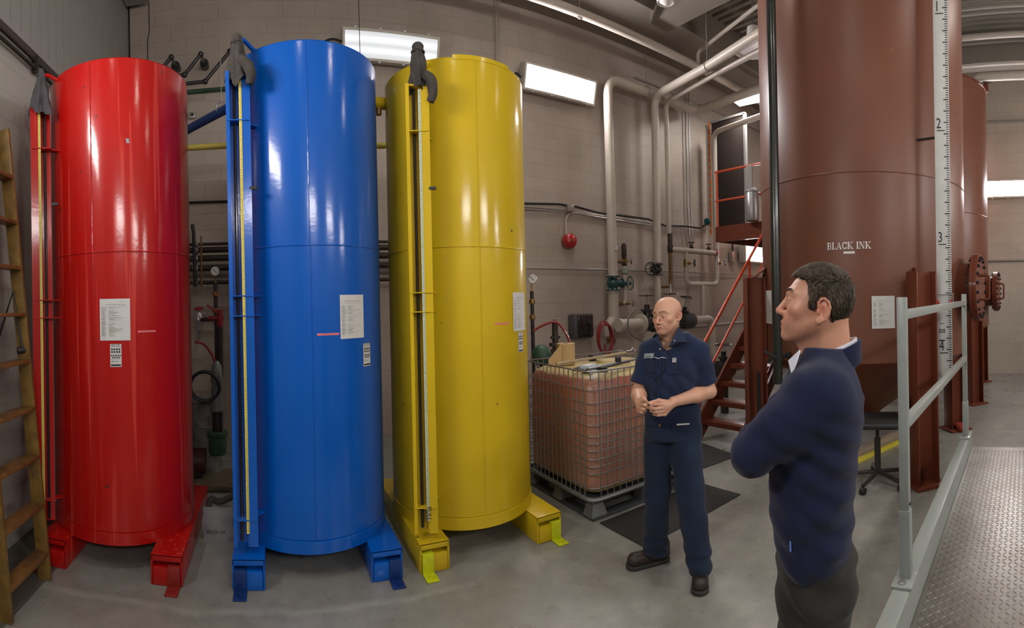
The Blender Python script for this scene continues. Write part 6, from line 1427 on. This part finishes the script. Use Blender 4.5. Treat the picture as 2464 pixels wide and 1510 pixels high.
for bx_, by_ in ((1588, 873), (1582, 912), (1576, 948)): q = on_front(bx_, by_, shirt1); m = MB(); m.cyl(q + np.array([0, -.006, 0]), q + np.array([0, .001, 0]), .006, 14); m.v = [tuple(r_) for r_ in WK.W(np.array([tuple(v) for v in m.v]))]; m.build('button', MATS['black_rubber'], SH)
for bx_, by_ in ((1623, 819), (1588, 839)): q = np.array(L(bx_, by_, 2.79)); m = MB(); m.cyl(q + np.array([0, -.006, 0]), q + np.array([0, .004, 0]), .006, 14); m.v = [tuple(r_) for r_ in WK.W(np.array([tuple(v) for v in m.v]))]; m.build('snap', MATS['steel'], SH)
GL = thing('eyeglasses', 'half rim glasses hanging from a black cord on the worker shirt', 'glasses', tuple(WK.W([on_front(1585, 862, shirt1)])[0]))
def wtube(pxs, r, name, mat, parent, lift=.008, seg=8, n=6):
    P_ = [Vector(tuple(on_front(a, b, shirt1) + np.array([0, -lift, 0]))) for a, b in pxs]; P_ = smooth_path(P_, n); m = MB(); m.tube(P_, r, seg); m.v = [tuple(r_) for r_ in WK.W(np.array([tuple(v) for v in m.v]))]; return m.build(name, mat, parent)
wtube([(1566, 862), (1574, 859), (1582, 861), (1585, 862)], .0022, 'frame', MATS['steel'], GL); wtube([(1585, 862), (1592, 859), (1600, 860), (1604, 862)], .0022, 'frame', MATS['steel'], GL)
wtube([(1566, 862), (1568, 880), (1575, 901), (1580, 909), (1590, 898), (1600, 880), (1604, 862)], .0022, 'cord', MATS['black_rubber'], GL); wtube([(1580, 909), (1576, 914)], .003, 'cord_slider', MATS['black_rubber'], GL)
patch('key_tag', MATS['steel'], [(1618, 860), (1628, 860), (1627, 871), (1617, 871)], shirt1, .004, 2, SH, .006); wtube([(1630, 872), (1625, 886)], .003, 'pen', MATS['black_rubber'], SH)
m = MB(); q = Vector(pin); m.cyl(q + Vector((-.012, -.006, .002)), q + Vector((.012, -.006, -.002)), .0045, 10); m.v = [tuple(r_) for r_ in WK.W(np.array([tuple(v) for v in m.v]))]; tag(m.build('small_part', MATS['black_metal']), 'tiny dark part held between the fingertips of the worker', 'part')
# trousers
hl, kl_, al = L(1585, 1055, 2.98), L(1581, 1185, 3.0), L(1577, 1325, 3.10)
hr, kr_, ar = L(1648, 1055, 2.94), L(1662, 1200, 2.90), L(1684, 1362, 2.86)
def trousers1(X, Y, Z):
    s = SD(X, Y, Z); d = s.loft([(.84, -.028, .005, .160, .118), (.90, -.026, .005, .166, .122), (.97, -.026, .003, .163, .120), (.985, -.026, .003, .160, .118)], 2.3)
    for h_, k_, a_, r0, r1, r2 in ((hl, kl_, al, .094, .080, .077), (hr, kr_, ar, .100, .086, .071)):
        d = smin(d, s.cap(h_, k_, r0, r1), .03); d = smin(d, s.cap(k_, (a_[0], a_[1], a_[2]), r1, r2), .03)
    w_ = wrinkle(X, Y, Z, .0045, (14, 10, 19), 1.9) + f32(.006) * np.exp(-((Z - .15) / .08) ** 2).astype(f32) * np.sin(75 * Z + 14 * X).astype(f32)
    d = d + w_
    d = smax(d, f32(.075) - Z, .006)
    return d
TR = net_obj('work_trousers', NAVYT, WK, P1, trousers1, (-.32, -.26, .02), (.26, .26, 1.0), .0055, None, 1)
patch('shirt_tail', MATS['white_paint'], [(1628, 1019), (1659, 1017), (1659, 1020.5), (1628, 1022.5)], trousers1, .002, 3, TR, .004)
patch('belt_loop', NAVYT, [(1616, 1017), (1623, 1017), (1623, 1036), (1616, 1036)], trousers1, .002, 2, TR, .006)
m = MB(); q = on_front(1587, 1022, trousers1); m.cyl(q + np.array([0, -.012, 0]), q + np.array([0, .002, 0]), .007, 12); m.v = [tuple(r_) for r_ in WK.W(np.array([tuple(v) for v in m.v]))]; m.build('waist_button', MATS['brass'], TR)
# shoes
LEA = M('shoe_leather', (.035, .022, .018), .5, bump=.2, bscale=60, var=.3, vscale=14); SOLE = M('shoe_sole', (.03, .028, .025), .7)
def shoe(heel, toe, zt, name='shoe'):
    h_, t_ = np.array(heel), np.array(toe); h_[2] = t_[2] = 0
    def up(X, Y, Z):
        s = SD(X, Y, Z); a = h_ * .86 + t_ * .14; b = h_ * .15 + t_ * .85; d = s.cap((a[0], a[1], .05), (b[0], b[1], .045), .040, .046); d = smin(d, s.cap((a[0], a[1], .06), (a[0], a[1], zt), .042, .048), .03)
        c = h_ * .6 + t_ * .4; d = smin(d, s.cap((a[0], a[1], .085), (c[0], c[1], .07), .035, .032), .02); return smax(d, f32(.018) - Z, .004)
    def so(X, Y, Z):
        s = SD(X, Y, Z); a = h_ * .87 + t_ * .13; b = h_ * .14 + t_ * .86; d = smin(s.cap((a[0], a[1], .014), (b[0], b[1], .014), .042, .050), s.cap((a[0], a[1], .014), (b[0], b[1], .014), .042, .050), .01)
        return smax(smax(d, Z - f32(.026), .004), f32(.001) - Z, .002)
    lo = np.minimum(h_, t_) - .08; hi = np.maximum(h_, t_) + .08
    o = net_obj(name, LEA, WK, P1, up, (lo[0], lo[1], -.01), (hi[0], hi[1], zt + .07), .0045, None, 1)
    s_ = net_obj('sole', SOLE, WK, o, so, (lo[0], lo[1], -.012), (hi[0], hi[1], .05), .004, None, 0); return o
shoe(L(1608, 1350, 3.16), L(1512, 1358, 3.06), .11); shoe(L(1686, 1375, 3.05), L(1684, 1440, 2.76), .11)

# ------------------------------------------------------------------ the man in the blue sweater
MN = Frame(1.085, 1.27); L2 = MN.L
SKIN2 = skin_mat('skin_visitor', (.60, .31, .21)); SWEAT = cloth_mat('sweater_navy', (.012, .016, .052), .25, 6, .95, 700); TROU = cloth_mat('trousers_charcoal', (.030, .029, .026), .35, 5, .8, 500)
HC2 = L2(1975, 727, 1.30); hs2 = 1.0; CR2 = ((0, .000, .014), (.0745, .0815, .072)); HA2 = head_axes(HC2, math.radians(92), math.radians(7), 0)
nk2 = L2(1993, 868, 1.31)
def hair_zmin(y): return np.interp(y, [-.10, -.05, -.034, -.026, -.012, .004, .012, .027, .032, .046, .07, .12], [-.074, -.070, -.05, -.02, .02, .014, -.018, -.018, .030, .055, .060, .064])
def cranium(s): return smin(s.ell(*CR2), s.ell((0, .006, -.018), (.066, .062, .070)), .03)
def body2(X, Y, Z):
    s0 = SD(X, Y, Z); x, y, z = to_head(HA2, X, Y, Z, hs2); d = face(SD(x, y, z), HA2, .8, cran=CR2, ez=-.008) * f32(hs2)
    a = from_head(HA2, (0, -.022, -.05), hs2); d = smin(d, s0.cap(tuple(a), (nk2[0] + .005, nk2[1], nk2[2] - .02), .056, .060), .022)
    a2 = from_head(HA2, (0, .035, -.092), hs2); d = smin(d, s0.cap(tuple(a2), (nk2[0] - .035, nk2[1], nk2[2] + .005), .022, .03), .03)
    d = smin(d, s0.loft([(.98, .0, .01, .05, .10), (1.2, .0, .01, .06, .11), (1.40, .01, .01, .045, .07), (1.47, .02, 0, .035, .04)]), .03)
    d = smin(d, hand_fn(s0, *H2), .01); return d
# near hand closes round the far upper arm, hidden in front of the chest
far_sh, far_el = L2(1935, 945, 1.44), L2(1812, 1068, 1.43); near_sh, near_el = L2(1968, 955, 1.13), L2(1812, 1092, 1.13)
nw = L2(1838, 1058, 1.36); fa = np.array(L2(1852, 1040, 1.44))
kn2 = [tuple(fa + np.array(v)) for v in ((-.02, .0, .03), (-.028, .0, .01), (-.03, .0, -.01), (-.028, 0, -.03))]
H2 = (nw, kn2, [[tuple(np.array(k_) + (.0, .035, .004)), tuple(np.array(k_) + (.025, .055, .004))] for k_ in kn2], [tuple(fa + (.0, -.03, .02)), tuple(fa + (-.01, .0, .05)), tuple(fa + (.01, .02, .06))])
P2 = net_obj('person', SKIN2, MN, None, body2, (-.26, -.17, .96), (.18, .30, 1.80), .0026, face_tint(HA2, hs2, (.15, .10, .07), .5), 1)
tag(P2, 'person in a navy sweater and dark trousers standing with folded arms', 'person')
eyes(HA2, hs2, P2, MN, (0, .02)); brows(HA2, hs2, P2, MN, M('brow_dark', (.05, .035, .025), .6), 5)
# hair: a shaped cap with strands lying on it
HAIR = M('hair_brown', (.040, .029, .021), .8, bump=.5, bscale=140, var=.6, vscale=60, spec=.2); STR = M('hair_strands', (.15, .115, .08), .4, var=.75, vscale=38, col2=(.03, .022, .016))
def hair2(X, Y, Z):
    x, y, z = to_head(HA2, X, Y, Z, hs2); s = SD(x, y, z)
    th = np.interp(z, [-.08, -.03, .03, .075, .11], [.003, .006, .008, .010, .012]).astype(f32) + f32(.003) * np.clip((y - .02) / .06, 0, 1).astype(f32) * (z > .06)
    d = cranium(s) - th; d = d + f32(.0010) * np.sin(95 * x + 60 * z + 5 * np.sin(40 * y)).astype(f32) + f32(.0012) * np.sin(160 * y + 70 * z + 4 * np.sin(55 * x)).astype(f32)
    reg = (hair_zmin(y).astype(f32) - z) * f32(.8) + f32(.0025) * np.sin(130 * y + 50 * x).astype(f32); d = smax(d, reg, .004)
    d = smax(d, -(cranium(s) + f32(.004)), .001); return d * f32(hs2)
HR = net_obj('hair', HAIR, MN, P2, hair2, (-.14, -.12, 1.52), (.16, .16, 1.82), .0028, None, 1)
rnd = random.Random(11); m = MB(); cnt = 0; c0_ = np.array([0, .002, .010])
cand = []
for i in range(11000):
    a = rnd.uniform(0, 2 * PI); b = math.acos(rnd.uniform(-.75, 1)); dr = np.array([math.sin(b) * math.cos(a), math.sin(b) * math.sin(a), math.cos(b)]); t = 1 / math.sqrt((dr[0] / .0755) ** 2 + (dr[1] / .0805) ** 2 + (dr[2] / .0755) ** 2); p = c0_ + dr * t
    if p[2] < hair_zmin(p[1]) + .004: continue
    th = float(np.interp(p[2], [-.08, -.03, .03, .075, .11], [.003, .006, .008, .010, .012])); cand.append((p + dr * th * .95, dr))
for p, dr in cand:
    top = p[2] > .055; wt = float(np.clip((p[2] - .030) / .05, 0, 1)); wt = wt * wt * (3 - 2 * wt)
    tdir = np.array([-.25 * p[0] / .07 + rnd.uniform(-.5, .5), float(np.interp(p[1], [-.085, -.04], [-.5, .9])), .25]) * wt + np.array([rnd.uniform(-.2, .2), -.35 + rnd.uniform(-.3, .3), -1.0]) * (1 - wt)
    tdir = tdir - dr * tdir.dot(dr); tdir /= np.linalg.norm(tdir); ln = rnd.uniform(.016, .034) * (1.0 if top else .7); wd = rnd.uniform(.0006, .0012); sd_ = np.cross(tdir, dr); pts = []
    for k_ in range(4):
        u = k_ / 3; q = p + tdir * ln * u + dr * (.005 * math.sin(PI * u) + (.006 * u if top else -.002 * u)); pts.append(q)
    if pts[-1][2] < hair_zmin(pts[-1][1]) - .004: continue
    b0 = []
    for k_, q in enumerate(pts):
        w0 = wd * (1 - k_ / 3.2)
        for s_ in (sd_ * w0, -sd_ * w0, dr * w0): b0.append(tuple(from_head(HA2, q + s_, hs2)))
    m.add(b0, [(3 * k_ + i_, 3 * k_ + (i_ + 1) % 3, 3 * k_ + 3 + (i_ + 1) % 3, 3 * k_ + 3 + i_) for k_ in range(3) for i_ in range(3)])
m.v = [tuple(r_) for r_ in MN.W(np.array(m.v))]; m.build('hair_strands', STR, P2, 180, kind='stuff')
# sweater
def zz(y, dd=1.29): return EYE - (y - 707) * dd / F
def xx_(x, dd=1.29): return L2(x, 1000, dd)[0]
tab = []
for y_, a, b, ry in ((1322, 1872, 2036, .165), (1300, 1864, 2044, .172), (1270, 1860, 2047, .178), (1215, 1850, 2050, .178), (1171, 1848, 2053, .176), (1100, 1850, 2060, .178), (1040, 1852, 2070, .185), (1000, 1856, 2076, .19), (950, 1868, 2077, .185), (918, 1886, 2070, .165), (885, 1908, 2056, .125), (855, 1930, 2044, .085), (835, 1940, 2036, .068)):
    x0, x1 = xx_(a), xx_(b); tab.append((zz(y_), (x0 + x1) / 2, .012, (x1 - x0) / 2, ry))
def sweater(X, Y, Z):
    s = SD(X, Y, Z); d = s.loft(tab, 2.25)
    ns = near_sh; d = smin(d, s.cap((.025, -.05, 1.47), (ns[0], ns[1] + .03, ns[2]), .05, .066), .05); d = smin(d, s.cap((.0, .08, 1.46), (far_sh[0], far_sh[1], far_sh[2]), .05, .062), .05)
    mid = tuple(np.array(ns) * .5 + np.array(near_el) * .5); d = smin(d, s.cap((ns[0], ns[1] + .02, ns[2]), mid, .067, .062), .035); arm = s.cap(mid, near_el, .062, .050); d = smin(d, arm, .02)
    fw = L2(1842, 1072, 1.34); d = smin(d, s.cap(near_el, fw, .049, .042), .018)
    d = smin(d, s.cap(far_sh, far_el, .062, .050), .02); fw2 = L2(1870, 1092, 1.2); d = smin(d, s.cap(far_el, fw2, .048, .042), .015)
    # folds: pulled from the elbow to the back, and sagging round the waist
    t = (s.Z - f32(1.05)); u = s.X * f32(-.8) + s.Z
    fold = f32(.0042) * np.exp(-((X - .01) / .085) ** 2).astype(f32) * np.sin(u * f32(58) + 2.2 * np.sin(11 * X)).astype(f32) * np.exp(-((Z - 1.14) / .13) ** 2).astype(f32) + f32(.0016) * np.sin(90 * (Z + .8 * X) + 3 * np.sin(14 * Y)).astype(f32) * (Z < 1.42)
    d = d + fold + wrinkle(X, Y, Z, .0018, (30, 24, 40), .2)
    # raised collar opening
    return d
def collar_ring(off, h0, h1, thick, tilt=.38, ox=0.0):
    cx_, cy_ = nk2[0] + .008 + ox, nk2[1] + .0
    def fn(X, Y, Z):
        zc = Z - f32(nk2[2]) - f32(tilt) * (X - f32(cx_)); r = np.sqrt(((X - f32(cx_)) / f32(.070 + off)) ** 2 + ((Y - f32(cy_)) / f32(.066 + off)) ** 2); d = np.abs(r - 1) * f32(.068) - f32(thick)
        return smax(smax(d, zc - f32(h1), .003), f32(h0) - zc, .003)
    return fn
SW = net_obj('sweater', SWEAT, MN, P2, sweater, (-.30, -.24, .98), (.18, .34, 1.56), .0042, None, 1)
net_obj('sweater_collar', SWEAT, MN, SW, collar_ring(.006, -.035, .028, .0045), (-.10, -.12, 1.40), (.16, .14, 1.62), .003, None, 1)
net_obj('shirt_collar', M('shirt_white', (.62, .64, .72), .8), MN, P2, collar_ring(-.003, -.04, .037, .003), (-.10, -.12, 1.38), (.16, .14, 1.63), .003, None, 1)
m = MB(); 
for pts in ([(1925, 842, 1.22), (1916, 872, 1.20), (1906, 898, 1.20), (1898, 868, 1.23)],): P_ = [tuple(L2(*p)) for p in pts]; m.plate(P_, .004)
m.v = [tuple(r_) for r_ in MN.W(np.array([tuple(v) for v in m.v]))]; m.build('collar_point', M('shirt_white', (.6, .6, .7)), P2, 60)
# seams on the sweater shoulder
def on2(px_, py_, fn, d0=.95):
    for i in range(220):
        dd = d0 + i * .003; q = L2(px_, py_, dd)
        if fn(*(np.array([v], f32) for v in q))[0] < 0: return Vector(L2(px_, py_, dd - .001))
    return None
def seam(pxs, r=.0016, name='seam', fn=sweater, mat=SWEAT, par=SW):
    P_ = [on2(a, b, fn) for a, b in pxs]; P_ = [p for p in P_ if p is not None]
    if len(P_) < 2: return
    m = MB(); m.tube(smooth_path(P_, 5), r, 6); m.v = [tuple(r_) for r_ in MN.W(np.array([tuple(v) for v in m.v]))]; m.build(name, mat, par)
seam([(1990, 880), (1972, 915), (1966, 950), (1967, 985), (1972, 1020)], .0011)
seam([(1868, 1292), (1900, 1306), (1950, 1312), (2000, 1306), (2038, 1290)], .0012, 'hem_seam')
# trousers, shoes
tb = []
for y_, a, b, ry in ((1290, 1870, 2040, .168), (1330, 1864, 2046, .175), (1361, 1862, 2040, .175), (1400, 1862, 2030, .170)):
    x0, x1 = xx_(a, 1.3), xx_(b, 1.3); tb.append((zz(y_, 1.3), (x0 + x1) / 2, .014, (x1 - x0) / 2, ry))
def trousers2(X, Y, Z):
    s = SD(X, Y, Z); d = s.loft(tb, 2.2)
    cxn = (xx_(1866, 1.3) + xx_(2017, 1.3)) / 2
    for sy in (-1, 1):
        d = smin(d, s.cap((cxn + .005, .014 + sy * .085, .90), (cxn + .002, .014 + sy * .095, .50), .085, .066), .03); d = smin(d, s.cap((cxn + .002, .014 + sy * .095, .50), (cxn + .015, .014 + sy * .10, .08), .066, .055), .03)
    d = smin(d, s.ell((xx_(2010, 1.3), .014, zz(1385)), (.045, .14, .08)), .04)
    d = d + f32(.005) * np.sin(70 * (Z + .45 * X) + 2 * np.sin(20 * Y)).astype(f32) * np.exp(-((Z - .93) / .12) ** 2).astype(f32) + wrinkle(X, Y, Z, .002, (18, 14, 30), 1.1)
    return smax(d, f32(.07) - Z, .005)
TB = net_obj('trousers', TROU, MN, P2, trousers2, (-.20, -.22, .04), (.16, .26, 1.12), .005, None, 1)
WKs = WK
def shoe2(cy_):
    global WK, P1
    a, b = WK, P1; WK, P1 = MN, P2; cxn = (xx_(1866, 1.3) + xx_(2017, 1.3)) / 2 + .015
    shoe((cxn + .08, cy_, 0), (cxn - .21, cy_, 0), .10); WK, P1 = a, b
shoe2(-.086); shoe2(.114)
seam([(1915, 1345), (1940, 1352), (1975, 1350), (2005, 1338)], .0018, 'pocket_seam', trousers2, TROU, TB)
m = MB(); p_ = on2(1902, 1312, lambda X, Y, Z: np.minimum(trousers2(X, Y, Z), sweater(X, Y, Z))); m.box((p_.x, p_.y - .002, p_.z), (.004, .003, .024)); m.v = [tuple(r_) for r_ in MN.W(np.array([tuple(v) for v in m.v]))]; m.build('shirt_tab', M('tab_blue', (.12, .22, .6), .6), P2)
